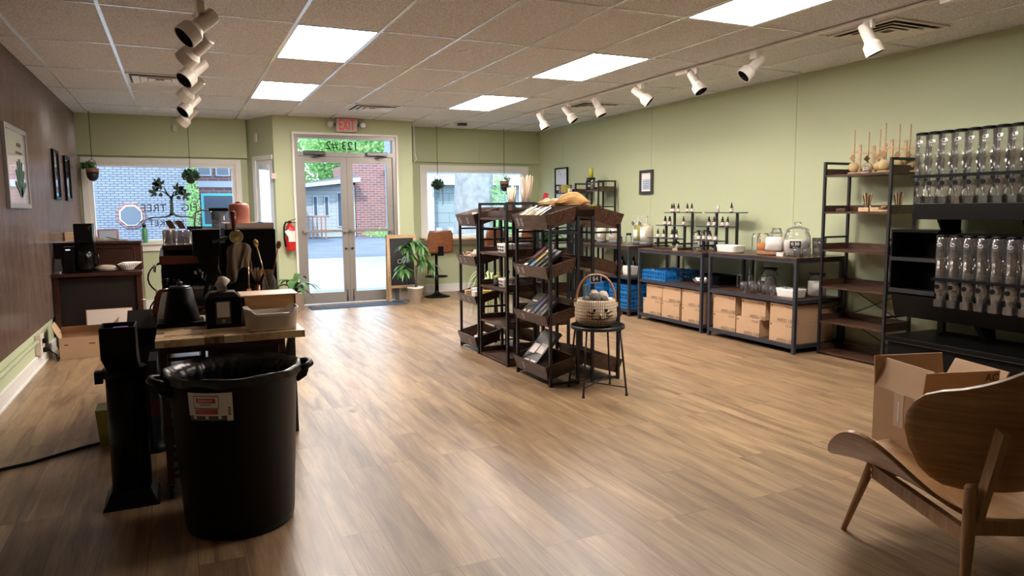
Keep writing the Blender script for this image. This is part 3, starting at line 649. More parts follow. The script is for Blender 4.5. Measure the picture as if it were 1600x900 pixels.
tree('tall green leafy tree rising behind the clapboard house', 9.0, 57, 5.4, 3.4, 4.6, 13799, .13, 2)
tree('dense green tree filling the gap behind the brick gable', 10.8, 49, 6.0, 3.2, 3.4, 16099, .13, 23)
tree('broad green tree down the street left of the house', 4.8, 66, 6.5, 4.0, 5.0, 15000, .15, 24)
tree('tall green tree at the right edge of the door view', 18.5, 60, 7.0, 4.0, 5.5, 14000, .14, 25)
tree('green tree crown above the red brick building', 14.5, 52, 6.0, 2.8, 4.2, 11500, .13, 3)
tree('green tree at the left edge of the door view', 1.0, 57, 4.5, 3.4, 4.6, 11500, .13, 4)
t = thing('large_tree', 'broad pale barked tree trunk outside the right shop window', 'tree', (6.9, 16.2, -.14))
tk = MB('bark'); tk.tube([(6.55, 16.2, -.14), (6.5, 16.2, .8), (6.55, 16.2, 2.2), (6.5, 16.2, 4.4)], [.62, .48, .46, .5], 22); tk.make('trunk', t)
leaves('leaf_out', (7.05, 15.9, 1.5), .28, .25, 1.0, 420, .05, 5, .2).make('climbing_ivy', t)
def bush(label, x, y, z, rx, rz_, n, s, seed):
    o = leaves('leaf_out', (x, y, z), rx, rx * .6, rz_, n, s, seed, .25).make('bush', None, (x, y, -.12)); tag(o, label, 'bush')
bush('low green shrub right of the pale tree trunk', 7.7, 16.8, .55, .8, .65, 1500, .07, 6)
bush('bright green shrub at the right end of the right shop window view', 9.0, 17.5, .9, .9, .8, 1500, .07, 7)
bush('leafy vine growing along the corner of the white brick building', 0.50, 27.6, 1.6, .22, 2.0, 1300, .055, 8)
bush('strip of green weeds at the foot of the red brick wall', 11.0, 38.6, .1, 2.0, .3, 900, .09, 9)
# ================================================================ CEILING FIXTURES
M['panel'] = mat('light_diffuser', (0.9, 0.85, 0.8, 1), 0.5, emit=(1.0, 0.89, 0.80, 1), es=PANEL_E)
px = [(gx0 + 2 * gd, 'left row'), (gx0 + 6 * gd, 'right row')]
where = {0: 'second from the door', 2: 'nearest the door', -2: 'nearest the camera', -4: 'out of view behind the camera', -6: 'at the rear of the shop'}
for x, rown in px:
    for k in ((2, 0) if x < 2 else (2, 0, -2)):
        y = gy0 + k * gd * 2 * 0.9933; y2 = gy0 + (k + 1) * gd * 2 * 0.9933
        t = thing('ceiling_light', 'glowing ceiling light panel in the %s of panels, %s' % (rown, where[k]), 'ceiling light', (x + gd / 2, (y + y2) / 2, ZC), group='ceiling light panels')
        f = MB('tbar'); a, c, d, e = x + .012, x + gd - .012, y + .012, y2 - .012
        f.box(a, a + .012, d, e, ZC - .008, ZC - .001).box(c - .012, c, d, e, ZC - .008, ZC - .001).box(a + .012, c - .012, d, d + .012, ZC - .008, ZC - .001).box(a + .012, c - .012, e - .012, e, ZC - .008, ZC - .001)
        f.make('frame', t)
        MB('panel').box(a + .012, c - .012, d + .012, e - .012, ZC - .006, ZC - .001).make('diffuser', t)
def vent(x0, y0, label, s=0.59):
    t = thing('ceiling_vent', label, 'vent', (x0 + s / 2, y0 + s / 2, ZC), group='square ceiling air diffusers')
    MB('vent_black').box(x0 + .03, x0 + s - .03, y0 + .03, y0 + s - .03, ZC - .003, ZC - .001).make('duct', t)
    c = (x0 + s / 2, y0 + s / 2)
    f = MB('white_plastic'); f.box(x0, x0 + s, y0, y0 + .03, ZC - .012, ZC - .001).box(x0, x0 + s, y0 + s - .03, y0 + s, ZC - .012, ZC - .001).box(x0, x0 + .03, y0 + .03, y0 + s - .03, ZC - .012, ZC - .001).box(x0 + s - .03, x0 + s, y0 + .03, y0 + s - .03, ZC - .012, ZC - .001)
    f.make('frame', t)
    for i, h in enumerate((.24, .17, .10)):
        l = MB('white_plastic'); k = h - .060; zt, zb = ZC - .007, ZC - .024 + i * .003
        for q in range(4):
            a = q * PI / 2; T = Matrix.Translation((c[0], c[1], 0)) @ Matrix.Rotation(a, 4, 'Z')
            l.at(T).hexa([(-h, -h, zb - .0), (h, -h, zb), (h, -h - .003, zb + .003), (-h, -h - .003, zb + .003), (-k, -k, zt), (k, -k, zt), (k, -k - .003, zt + .001), (-k, -k - .003, zt + .001)])
        l.make('louvre', t)
vent(-.382, 7.785, 'white louvred ceiling diffuser over the coffee corner')
vent(2.06, 9.0, 'white louvred ceiling diffuser in front of the entrance')
vent(4.64, 3.55, 'square ceiling diffuser at the upper right beside the long track')
vent(4.63, 7.78, 'small looking ceiling diffuser behind the far end of the long track')
t = thing('smoke_detector', 'small grey box detector on the ceiling near the right shop window', 'detector', (4.02, 10.4, ZC))
MB('steel_dark').box(3.95, 4.09, 10.36, 10.44, ZC - .045, ZC - .006).make('housing', t, bevel=.006)
MB('white_plastic').box(3.93, 4.11, 10.34, 10.46, ZC - .006, ZC - .001).make('plate', t)

def track(x, y0, y1, label, m, heads, names, grp, connectors=()):
    t = thing('light_track', label, 'light track', (x, (y0 + y1) / 2, ZC))
    MB(m).box(x - .018, x + .018, y0, y1, ZC - .024, ZC - .0055).make('rail', t)
    for y in connectors: MB(m).box(x - .03, x + .03, y - .09, y + .09, ZC - .055, ZC - .0245).make('feed_box', t, bevel=.005)
def make_head(m):
    t = thing('track_spotlight', 'x', 'spotlight')
    MB(m).box(-.016, .016, -.035, .035, -.052, 0).make('adapter', t, bevel=.003)
    MB('chrome').tube([(0, 0, -.05), (0, 0, -.095)], .008, 8).make('stem', t)
    return t
def spot(proto_m, loc, aim, label, grp):
    t = make_head(proto_m); t['label'] = label; t['group'] = grp
    d = Vector(aim).normalized(); q = Vector((0, 0, 1)).rotation_difference(d).to_matrix().to_4x4()
    T = Matrix.Translation(Vector((0, 0, -.10))) @ q
    s = MB(proto_m); s.at(T)
    s.open_lathe([(.030, -.085), (.036, -.08), (.036, .030), (.056, .055), (.058, .115), (.052, .115)], n=30, smooth=False)
    s.lathe([(.0001, -.085), (.030, -.085)], n=20)
    for i in range(3): s.open_lathe([(.0375, -.06 + i * .02), (.0375, -.052 + i * .02)], n=20)
    sh = s.make('shade', t)
    bf = MB('lamp_in'); bf.at(T); bf.open_lathe([(.052, .114), (.050, .06), (.032, .03), (.0001, .03)], n=20); bf.make('baffle', sh)
    t.location = loc; t.scale = (1.3,) * 3 if proto_m == 'lamp_beige' else (1.12,) * 3
    return t
track(.20, 4.2, 10.0, 'left ceiling track carrying six beige spotlights', 'lamp_white', 0, 0, 0, (4.4,))
L1 = [(4.98, (-.75, -.25, -.7)), (5.70, (-.85, .55, -.75)), (6.58, (-.6, -.35, -.62)), (7.52, (-.85, .55, -.8)), (8.6, (-.6, -.35, -.65)), (9.6, (-.85, .45, -.85))]
nm = ['first and largest looking', 'second', 'third', 'fourth', 'fifth', 'last and farthest']
for (y, aim), s_ in zip(L1, nm): spot('lamp_beige', (.20, y, ZC - .024), aim, 'beige spotlight on the left ceiling track, %s from the camera' % s_, 'spotlights on the left track')
track(4.46, 2.6, 9.2, 'long white ceiling track parallel to the right wall', 'lamp_white', 0, 0, 0, (3.0, 5.65))
L2 = [(3.62, (.30, -.25, -.9)), (4.72, (-.75, .25, -.75)), (5.48, (.18, -.5, -.85)), (6.36, (.62, -.55, -.7)), (7.2, (.3, -.3, -.9)), (7.88, (.45, -.4, -.8)), (8.6, (.35, -.25, -.9))]
nm = ['nearest the camera', 'second from the camera', 'third from the camera', 'fourth from the camera', 'fifth from the camera', 'sixth from the camera', 'farthest from the camera']
for (y, aim), s_ in zip(L2, nm): spot('lamp_white', (4.46, y, ZC - .024), aim, 'white spotlight on the long right ceiling track, %s' % s_, 'spotlights on the right track')

# ================================================================ WALL THINGS
t = thing('exit_sign', 'lit red EXIT sign with two emergency lamp heads above the entrance', 'exit sign', (2.265, 10.44, 2.45))
MB('exit_body').box(2.115, 2.415, 10.43, 10.499, 2.475, 2.665).make('housing', t, bevel=.006)
text('EXIT', .215, (2.265, 10.428, 2.568), (1, 0, 0), (0, 0, 1), 'exit_red', t, 'exit_lettering', .001, sx=.52)
for s_ in (-1, 1):
    h = MB('steel_dark'); h.box(2.265 + s_ * .15 - .0, 2.265 + s_ * .15 + s_ * .06, 10.46, 10.49, 2.56, 2.60) if s_ > 0 else h.box(2.055, 2.115, 10.46, 10.49, 2.56, 2.60)
    hh = h.make('arm', t)
    MB('exit_body').lathe([(.045, -.03), (.05, -.025), (.05, .02), (.045, .025)], (2.265 + s_ * .235, 10.45, 2.58), 18, ax='y').use('chrome').lathe([(.035, -.032), (.0001, -.031)], (2.265 + s_ * .235, 10.45, 2.58), 18, ax='y').make('lamp_head', hh)
t = thing('fire_extinguisher', 'red fire extinguisher hanging on the wall left of the entrance', 'fire extinguisher', (1.42, 10.42, .80))
MB('red').lathe([(.062, .80), (.068, .815), (.068, 1.10), (.055, 1.14), (.025, 1.165), (.022, 1.19)], (1.42, 10.42, 0), 22).make('cylinder', t)
MB('label').box(1.385, 1.475, 10.345, 10.3525, .93, 1.08).make('instruction_label', t)
MB('paper').bar((1.36, 10.335, 1.09), (1.42, 10.335, .99), .06, .002, up=(0, 1, 0)).make('inspection_tag', t)
MB('black').tube([(1.41, 10.42, 1.20), (1.36, 10.40, 1.20), (1.335, 10.39, 1.14), (1.335, 10.39, .98), (1.35, 10.40, .86)], .011, 8).make('hose', t)
MB('black').box(1.40, 1.44, 10.40, 10.44, 1.185, 1.215).bar((1.40, 10.42, 1.215), (1.50, 10.40, 1.245), .02, .008).bar((1.40, 10.42, 1.205), (1.50, 10.40, 1.195), .02, .008).make('handle', t)
MB('steel_dark').box(1.405, 1.435, 10.485, 10.499, .95, 1.2).make('bracket', t)
t = thing('thermostat', 'small white wall sensor on the splayed wall by the left window', 'sensor', (1.06, 10.93, 2.4))
T = RZ(math.atan2(-.7, .295), (1.075, 10.905, 2.40))
MB('white_plastic').at(T).box(-.03, .03, -.02, -.002, -.06, .06).make('housing', t, bevel=.003)
t = thing('wall_sensor', 'beige pull cord box hanging at the corner left of the entrance', 'sensor', (1.235, 10.46, 1.86))
MB('beige_plastic').box(1.20, 1.27, 10.44, 10.498, 1.80, 1.88).make('housing', t, bevel=.004)
MB('steel_dark').tube([(1.235, 10.47, 1.88), (1.235, 10.47, 2.10)], .003, 6).make('cord', t)
t = thing('wall_sensor', 'beige speaker box on the header above the left shop window', 'sensor', (.03, 11.1, 2.55))
MB('beige_plastic').box(.0, .055, 11.09, 11.124, 2.47, 2.56).make('housing', t, bevel=.004)
tag(MB('white_plastic').tube([(3.27, 10.46, 2.66), (3.275, 10.46, 2.2), (3.30, 10.46, 2.12), (3.27, 10.46, 2.06)], .008, 6).make('blind_cord', None, (3.27, 10.46, 2.06)), 'white cord hanging at the corner right of the entrance', 'cord')

def picture(name, x, y0, y1, z0, z1, label, fm, pm, sgn, bw=.03, mattex=None):
    t = thing(name, label, 'picture', (x, (y0 + y1) / 2, z0)); xa = x; xb = x + sgn * .025
    a, c = min(xa, xb), max(xa, xb)
    f = MB(fm); f.box(a, c, y0, y0 + bw, z0, z1).box(a, c, y1 - bw, y1, z0, z1).box(a, c, y0 + bw, y1 - bw, z0, z0 + bw).box(a, c, y0 + bw, y1 - bw, z1 - bw, z1); f.make('frame', t)
    xm = x + sgn * .012
    p = MB(pm).box(min(x, xm), max(x, xm), y0 + bw, y1 - bw, z0 + bw, z1 - bw).make('print', t)
    return t, xm
M['print_glass'] = mat('glazed_print', (0.50, 0.48, 0.49, 1), 0.04, noise=0.3, nscale=3, coat=1.0)  # lighter base colour stands in for the bright reflection in the glazing
M['print_dark'] = mat('glazed_dark_print', (0.10, 0.10, 0.11, 1), 0.04, noise=0.6, nscale=4, coat=1.0)
M['print_pale'] = mat('pale_print', (0.62, 0.66, 0.74, 1), 0.25, noise=0.12, nscale=40)
t, xm = picture('framed_print', XL + .020, 6.55, 7.42, 1.40, 2.05, 'large grey framed botanical print at the left edge of the ribbed wall', 'alu', 'print_glass', 1, .035)
fl = MB('leaf_dark')
for a in range(7):
    an = -1.2 + a * .4; fl.bar((xm + .004, 7.1, 1.50), (xm + .004, 7.1 + .22 * math.sin(an), 1.50 + .30 * math.cos(an)), .035, .002, up=(1, 0, 0))
fl.make('plant_drawing', t)
MB('card_dark').box(xm + .001, xm + .003, 7.0, 7.22, 1.84, 1.86).box(xm + .001, xm + .003, 7.05, 7.2, 1.90, 1.93).make('caption', t)
picture('framed_print', XL + .020, 8.90, 9.28, 1.50, 2.03, 'narrow black framed picture on the ribbed wall, nearer of the two', 'black', 'print_dark', 1, .03)
picture('framed_print', XL + .020, 9.76, 10.18, 1.50, 2.02, 'narrow black framed picture on the ribbed wall, nearer the window', 'black', 'print_dark', 1, .03)
t, xm = picture('framed_print', XR - .004, 10.12, 10.54, 1.40, 2.02, 'tall black framed line drawing on the right wall near the window corner', 'black', 'print_pale', -1, .022)
dr = MB('tag_grey'); R_ = random.Random(3)
for i in range(46):
    y = 10.17 + R_.random() * .30; z = 1.46 + R_.random() * .5; a = R_.random() * PI; l = .012 + R_.random() * .02
    dr.bar((xm - .002, y, z), (xm - .002, y + l * math.cos(a), z + l * math.sin(a)), .004, .001, up=(1, 0, 0))
dr.make('line_drawing', t)
t, xm = picture('framed_certificate', XR - .004, 7.84, 8.13, 1.54, 1.86, 'small brown framed certificate on the middle of the right wall', 'steel_dark', 'paper', -1, .038)
cc = MB('blue_paper'); cc.box(xm - .002, xm, 7.90, 8.07, 1.60, 1.74)
for i in range(4): cc.use('tag_grey').box(xm - .003, xm - .002, 7.92, 8.05, 1.62 + i * .028, 1.626 + i * .028)
cc.make('certificate_print', t)
t = thing('wall_outlet', 'beige surface outlet box with black plugs low on the left wall', 'outlet', (XL + .04, 7.4, .16))
MB('beige_plastic').box(XL + .001, XL + .05, 7.30, 7.46, .12, .30).make('box', t, bevel=.005)
for z in (.16, .24): MB('black').box(XL + .0505, XL + .085, 7.35, 7.41, z - .02, z + .02).make('plug', t, bevel=.004)
MB('black').tube([(XL + .085, 7.38, .16), (XL + .14, 7.40, .10), (XL + .13, 7.55, .015), (XL + .10, 7.7, .012), (XL + .2, 7.72, .012)], .006, 6).make('cable', t)
M['cable'] = M['black_matte']
tag(MB('black_matte').tube([(-1.17, 4.3, .011), (-1.0, 4.42, .011), (-.8, 4.50, .011), (-.55, 4.68, .011), (-.3, 4.80, .011), (-.1, 4.72, .011)], .010, 8).make('floor_cable', None, (-.6, 4.6, 0)), 'thick black cable lying across the floor at lower left', 'cable')

# hanging planters
def hanging(x, y, ztop, zl, kind, label):
    t = thing('hanging_planter', label, 'hanging plant', (x, y, ztop))
    MB('black_steel').tube([(x, y, ZC - .001), (x, y, zl)], .004, 6).lathe([(.012, ZC - .012), (.012, ZC - .0055)], (x, y, 0), 10).make('cord', t)
    MB('black_steel').tube([(x - .045, y, ztop), (x - .045, y, zl - .06), (x - .03, y, zl - .02), (x, y, zl), (x + .03, y, zl - .02), (x + .045, y, zl - .06), (x + .045, y, ztop)], .004, 6).make('hanger', t)
    if kind == 'pot':
        p = MB('terracotta').open_lathe([(.075, ztop - .03), (.078, ztop + .02), (.070, ztop + .02)], (x, y, 0), 20)
        p.use('pot_black').open_lathe([(.0001, ztop - .15), (.04, ztop - .14), (.066, ztop - .10), (.077, ztop - .03), (.075, ztop - .03)], (x, y, 0), 20); p.make('pot', t)
    else:
        MB('pot_black').open_lathe([(.0001, ztop - .13), (.05, ztop - .11), (.075, ztop - .02), (.075, ztop)], (x, y, 0), 20).make('pot', t)
    MB('soil').lathe([(.068, ztop - .01), (.068, ztop)], (x, y, 0), 16).make('soil', t)
    return t
Yh = 10.95
t = hanging(-.985, Yh, 1.92, 2.06, 'pot', 'two tone hanging pot with leafy plant at the left end of the left window')
leaves('leaf', (-1.03, Yh, 1.97), .09, .07, .06, 90, .035, 11, .1).make('foliage', t)
t = hanging(.19, Yh, 1.87, 1.97, 'fern', 'bushy trailing hanging plant in front of the fig tree window sign')
f = leaves('leaf_dark', (.19, Yh, 1.86), .115, .09, .09, 420, .026, 12, .2); f.use('leaf'); f.make('foliage', t)
t = hanging(3.80, Yh, 1.80, 1.915, 'fern', 'dark green hanging plant with long trailing strands right of the entrance')
f = leaves('leaf_dark', (3.80, Yh, 1.76), .105, .09, .085, 380, .024, 13, .2)
R_ = random.Random(4)
for i, (dx, l) in enumerate(((-.085, .20), (-.06, .26), (-.02, .24), (.02, .2), (.085, .34), (.07, .14))):
    for k in range(int(l / .018)):
        z = 1.74 - k * .018; xx = 3.80 + dx + R_.uniform(-.008, .008); f.add([(xx - .012, Yh, z), (xx, Yh - .008, z + .006), (xx + .012, Yh, z), (xx, Yh + .008, z - .008)], [(0, 1, 2, 3)])
f.make('foliage', t)
t = hanging(4.97, Yh, 1.80, 1.93, 'pot', 'dark hanging pot with sparse pale plant near the right wall corner')
f = leaves('leaf_pale', (5.03, Yh, 1.86), .06, .05, .05, 30, .03, 14, .1); f.tube([(4.97, Yh, 1.8), (4.88, Yh, 1.83), (4.84, Yh, 1.80)], .004, 5); f.make('foliage', t)

# ================================================================ BY THE ENTRANCE
o = MB('mat_blue').box(1.60, 2.96, 9.95, 10.27, .0005, .010).make('door_mat', None, (2.28, 10.2, 0), bevel=.003); tag(o, 'blue grey carpet mat on the floor inside the entrance', 'door mat')
t = thing('chalkboard_sign', 'wooden framed A shaped chalkboard standing right of the entrance', 'chalkboard', (3.02, 10.3, 0))
for s_, nmx in ((-1, 'front_panel'), (1, 'rear_panel')):
    y0 = 10.385 + s_ * .085; yt = 10.385 + s_ * .02
    def P(x, z): return (x, y0 + (yt - y0) * z / 1.0, z)
    f = MB('pine')
    for xa in (2.80, 3.205): f.bar(P(xa, 0), P(xa, .99), .04, .02, up=(0, 1, 0))
    f.bar(P(2.78, .965), P(3.225, .965), .05, .022, up=(0, 1, 0)); f.bar(P(2.82, .22), P(3.185, .22), .04, .02, up=(0, 1, 0)); fo = f.make(nmx, t)
    MB('slate').bar(P(3.0025, .24), P(3.0025, .945), .366, .008, up=(0, 1, 0)).make('board', fo)
wr = MB('chalk'); R_ = random.Random(8)
text('Open', .10, (3.04, 10.330, .60), (1, 0, .1), (0, .07, .99), 'chalk', t, 'chalk_writing', .001)
for i in range(4): wr.bar((2.88, 10.315, .40 - i * .03), (2.90 + .2 * R_.random() + .05, 10.315, .405 - i * .03), .005, .002, up=(0, 1, 0))

def ribbon_leaf(mb, base, d, length, width, droop, lift=.5, n=7):
    d = Vector((d[0], d[1], 0)).normalized(); sd = Vector((-d.y, d.x, 0)); vs = []; fs = []
    for i in range(n + 1):
        s = i / n; p = Vector(base) + d * length * s + Vector((0, 0, length * (lift * s - droop * s * s)))
        w = width * math.sin(PI * min(1, .08 + .92 * s)) ** .8 if s < 1 else 0.001
        vs += [p - sd * w / 2 + Vector((0, 0, w * .12)), p - Vector((0, 0, w * .05)), p + sd * w / 2 + Vector((0, 0, w * .12))]
        if i: k = 3 * i; fs += [(k - 3, k - 2, k + 1, k), (k - 2, k - 1, k + 2, k + 1)]
    mb.add(vs, fs, True)
def pot(t, c, r0_, r1_, h, m, z0=0.0):
    o = MB(m).open_lathe([(.0001, z0 + .004), (r0_, z0 + .004), (r0_ * .98 + .0, z0), (r0_, z0), (r1_, z0 + h - .03), (r1_ + .006, z0 + h - .03), (r1_ + .008, z0 + h), (r1_ - .006, z0 + h), (r1_ - .012, z0 + h - .03)], (c[0], c[1], 0), 26).make('pot', t)
    MB('soil').lathe([(.0001, z0 + h - .035), (r1_ - .008, z0 + h - .030)], (c[0], c[1], 0), 22).make('soil', t)
    return o
t = thing('potted_plant', 'umbrella plant in a white pot in front of the chalkboard', 'potted plant', (3.10, 10.02, 0))
pot(t, (3.10, 10.02), .085, .112, .24, 'pot_white')
MB('bark').tube([(3.10, 10.02, .2), (3.11, 10.01, .5), (3.08, 10.0, .78)], .009, 7).tube([(3.12, 10.02, .2), (3.13, 10.03, .45), (3.18, 10.03, .70)], .007, 7).make('stem', t)
f = MB('leaf'); R_ = random.Random(21)
for cx_, cy_, cz_ in ((2.93, 9.98, .84), (3.02, 9.95, .88), (3.10, 10.02, .90), (3.18, 9.98, .84), (3.0, 9.93, .70), (2.92, 9.96, .55), (3.22, 9.96, .62), (3.34, 9.97, .55), (3.12, 9.92, .72), (2.98, 10.03, .80), (2.9, 9.92, .5)):
    for k in range(9):
        a = R_.uniform(0, 2 * PI); ribbon_leaf(f, (cx_, cy_, cz_), (math.cos(a), math.sin(a)), R_.uniform(.12, .20), R_.uniform(.04, .06), R_.uniform(.7, 1.6), .35)
f.make('foliage', t)
t = thing('potted_plant', 'broad leaved plant in a pale pot beside the left door frame', 'potted plant', (1.40, 10.0, 0))
pot(t, (1.40, 10.05), .10, .13, .26, 'pot_white')
f = MB('leaf'); R_ = random.Random(22)
for k in range(17):
    a = k * 2.4 + R_.uniform(-.2, .2); ln = R_.uniform(.24, .36); ribbon_leaf(f, (1.40 + .02 * math.cos(a), 10.05 + .02 * math.sin(a), .24 + .009 * k), (math.cos(a), math.sin(a)), ln, R_.uniform(.075, .10), R_.uniform(.7, 1.1), R_.uniform(.55, 1.15), 9)
f.make('foliage', t)
MB('leaf').tube([(1.40, 10.05, .22), (1.41, 10.05, .42)], .012, 7).make('stem', t)

# window bar and stools
t = thing('window_counter', 'pale wood bar counter along the right shop window', 'counter', (4.6, 10.95, 0))
MB('pine').box(3.52, 5.70, 10.80, 11.10, .875, .905).make('worktop', t, bevel=.003)
for x in (3.75, 4.65, 5.55): MB('black_steel').bar((x, 10.88, .865), (x, 11.155, .62), .025).box(x - .012, x + .012, 10.86, 11.10, .85, .874).box(x - .012, x + .012, 11.15, 11.175, .60, .86).make('bracket', t)
def stool():
    t = thing('bar_stool', 'x', 'bar stool')
    MB('black').lathe([(.205, 0), (.205, .008), (.12, .03), (.045, .06), (.03, .09), (.028, .12)], n=30).make('base', t)
    MB('black').tube([(0, 0, .1), (0, 0, .38)], .03, 14).tube([(0, 0, .38), (0, 0, .66)], .022, 14).make('post', t)
    MB('black').tube([(.17 * math.cos(a), .17 * math.sin(a) - .0, .32) for a in [2 * PI * i / 24 for i in range(24)]], .009, 6, closed=True).bar((-.17, 0, .32), (.17, 0, .32), .014).make('footrest', t)
    MB('black').box(-.05, .05, -.22, .10, .655, .675).box(-.04, .04, -.235, -.22, .655, .80).make('bracket', t)
    def fn(u, v):
        x = (u - .5) * 2
        if v < .5: k = v / .5; y = .20 - k * .38; z = .69 + .02 * x * x; w = .20 + .01 * k
        else: k = (v - .5) / .5; an = k * 1.25; y = -.18 - .05 * math.sin(an * 1.2) - .03 * k + .05 * x * x * k; z = .69 + .35 * k + .02 * x * x * (1 - k); w = .21 - .015 * k
        rnd = 1 - .12 * max(0, abs(v - .5) * 2 - .8) * 5 * x * x
        return (x * w * rnd, y, z)
    MB('stool_ply').grid(fn, 12, 20, .014).make('seat_shell', t)
    return t
st = stool(); st.location = (3.62, 10.35 + .22, 0); st.rotation_euler = (0, 0, 0); st['label'] = 'brown plywood bar stool right of the chalkboard, its back to the room'
s2 = dup(st, (4.42, 10.45, 0), .35, 'brown plywood bar stool half hidden behind the left bins of the display')
s3 = dup(st, (5.20, 10.45, 0), -.2, 'brown plywood bar stool by the window farthest from the entrance')
t = thing('potted_plant', 'spider plant with long striped drooping leaves on a small black stand', 'potted plant', (4.05, 9.6, 0))
# spider plant and stand behind the display
t.location = (3.42, 8.02, 0); SX, SY = 3.42, 8.02
pot(t, (SX, SY), .08, .115, .20, 'pot_black', .3)
f = MB('leaf_pale'); R_ = random.Random(31)
for k in range(90):
    a = R_.uniform(0, 2 * PI); ribbon_leaf(f, (SX + .03 * math.cos(a), SY + .03 * math.sin(a), .50), (math.cos(a), math.sin(a)), R_.uniform(.15, .34), R_.uniform(.010, .018), R_.uniform(1.2, 3.6), R_.uniform(.8, 1.8), 8)
f.make('foliage', t)
t2 = thing('plant_stand', 'small round black stand under the spider plant', 'stand', (SX, SY, 0))
MB('black_steel').lathe([(.16, .28), (.16, .299)], (SX, SY, 0), 28).make('top', t2)
for k in range(4):
    a = k * PI / 2 + .4; MB('black_steel').tube([(SX + .13 * math.cos(a), SY + .13 * math.sin(a), .28), (SX + .15 * math.cos(a), SY + .15 * math.sin(a), 0)], .008, 6).make('leg', t2)

# ================================================================ COFFEE CORNER (left)
CX0, CX1, CY0 = -1.165, -.375, 8.27
t = thing('wooden_cabinet', 'dark reddish upright wooden cabinet with a shelf against the ribbed wall', 'cabinet', (-.77, 8.5, 0))
c = MB('mahogany')
c.box(CX0, CX0 + .05, CY0 + .05, 8.92, 0, .72).box(CX1 - .05, CX1, CY0 + .05, 8.92, 0, .72).box(CX0, CX1, 8.90, 8.94, 0, 1.03).make('carcass', t, bevel=.003)
MB('dark_panel').box(CX0 + .051, CX1 - .051, CY0 + .10, CY0 + .12, .02, .70).make('front_panel', t)
MB('mahogany').box(CX0 - .01, CX1 + .01, CY0, 8.62, .72, .755).make('shelf', t, bevel=.004)
u = MB('mahogany'); u.box(CX0, CX1, 8.60, 8.64, .756, 1.03).box(CX0 + .05, CX1 - .06, 8.585, 8.599, .80, .815).box(CX0 + .05, CX1 - .06, 8.585, 8.599, .985, 1.0).box(CX0 + .05, CX0 + .065, 8.585, 8.599, .815, .985).box(CX1 - .075, CX1 - .06, 8.585, 8.599, .815, .985).box(CX0, CX1, 8.64, 8.90, 1.0, 1.03); u.make('upper_panel', t, bevel=.003)
MB('mahogany').box(CX0 - .01, CX1 + .012, 8.57, 8.96, 1.031, 1.055).make('lid', t, bevel=.004)
MB('brass').tube([(CX1 - .03, CY0 + .05, .46), (CX1 - .03, CY0 - .02, .46), (CX1 + .03, CY0 - .02, .46)], .006, 6).make('handle', t)
o = MB('pine').box(-1.16, -.88, 9.35, 9.60, .0, 1.14).make('upright_board', None, (-1.0, 9.5, 0), bevel=.004); tag(o, 'tan wooden board standing behind the dark cabinet beside the ribbed wall', 'board')

t = thing('coffee_maker', 'tall black coffee brewer with a gold corner mark on the dark cabinet', 'coffee maker', (-.87, 8.42, .755))
MB('black_gloss').box(-.955, -.79, 8.33, 8.52, 1.06, 1.25).make('water_tank', t, bevel=.006)
MB('black').box(-.955, -.79, 8.44, 8.54, .756, 1.058).box(-.955, -.79, 8.32, 8.54, .756, .775).make('body', t, bevel=.005)
MB('black_gloss').lathe([(.065, .776), (.075, .80), (.078, .90), (.068, .96), (.05, .98)], (-.87, 8.36, 0), 20).tube([(-.80, 8.36, .95), (-.755, 8.35, .93), (-.755, 8.35, .84), (-.795, 8.36, .82)], .009, 8).make('carafe', t)
MB('brass').bar((-.825, 8.328, 1.205), (-.80, 8.328, 1.225), .005, .002, up=(0, 1, 0)).bar((-.825, 8.328, 1.205), (-.81, 8.328, 1.185), .005, .002, up=(0, 1, 0)).make('gold_mark', t)
t = thing('hot_water_machine', 'low black machine with a lit display left of the tall black brewer', 'coffee maker', (-1.05, 8.42, .755))
MB('black').box(-1.06, -.965, 8.34, 8.54, .756, 1.02).make('body', t, bevel=.006)
MB('screen').box(-1.035, -.995, 8.335, 8.339, .985, .995).make('display', t)
t = thing('glass_carafe', 'clear glass carafe with handle at the left end of the cabinet shelf', 'carafe', (-1.115, 8.38, .755))
MB('glass').open_lathe([(.0001, .757), (.035, .757), (.04, .80), (.028, .86), (.03, .90)], (-1.112, 8.38, 0), 18).make('body', t)
MB('chrome').open_lathe([(.042, .758), (.043, .775)], (-1.112, 8.38, 0), 18).make('ring', t)
t = thing('coffee_filters', 'stack of fluted white paper coffee filters on the cabinet shelf', 'coffee filters', (-.49, 8.40, .756))
f = MB('paper')
for k in range(3):
    def fn(u, v, k=k): a = u * 2 * PI; r = .045 + .045 * v + .005 * math.sin(a * 24) * v; return (-.50 + r * math.cos(a) + .02 * v * k, 8.40 + r * math.sin(a), .757 + k * .008 + .07 * v)
    f.grid(fn, 96, 4, .001)
f.lathe([(.0001, .757), (.046, .757)], (-.50, 8.40, 0), 20); f.make('filters', t)
t = thing('plastic_bag', 'crumpled translucent bag lying on the cabinet shelf', 'bag', (-.67, 8.40, .756))
def fn(u, v): a = u * 2 * PI; s = math.sin(PI * v); return (-.69 + .09 * math.cos(PI * v) * 1.1 + .01 * math.sin(5 * a), 8.40 + .06 * s * math.sin(a) + .008 * math.sin(9 * a), .80 + .032 * s * (math.cos(a)) * (1 + .25 * math.sin(4 * a + 6 * v)) - .0 + .02 * (1 - v) * -1)
M['bagfilm'] = mat('bag_film', (0.40, 0.33, 0.28, 1), 0.3)
MB('bagfilm').grid(fn, 26, 10).make('bag', t)
t = thing('glasses', 'pair of folded dark items and rag on top of the cabinet lid', 'cloth', (-.70, 8.75, 1.056))
def fn(u, v): return (-.80 + .30 * u, 8.66 + .16 * v, 1.062 + .05 * (1 - u) * (.5 + .5 * math.sin(7 * u + 5 * v)) * math.sin(PI * v))
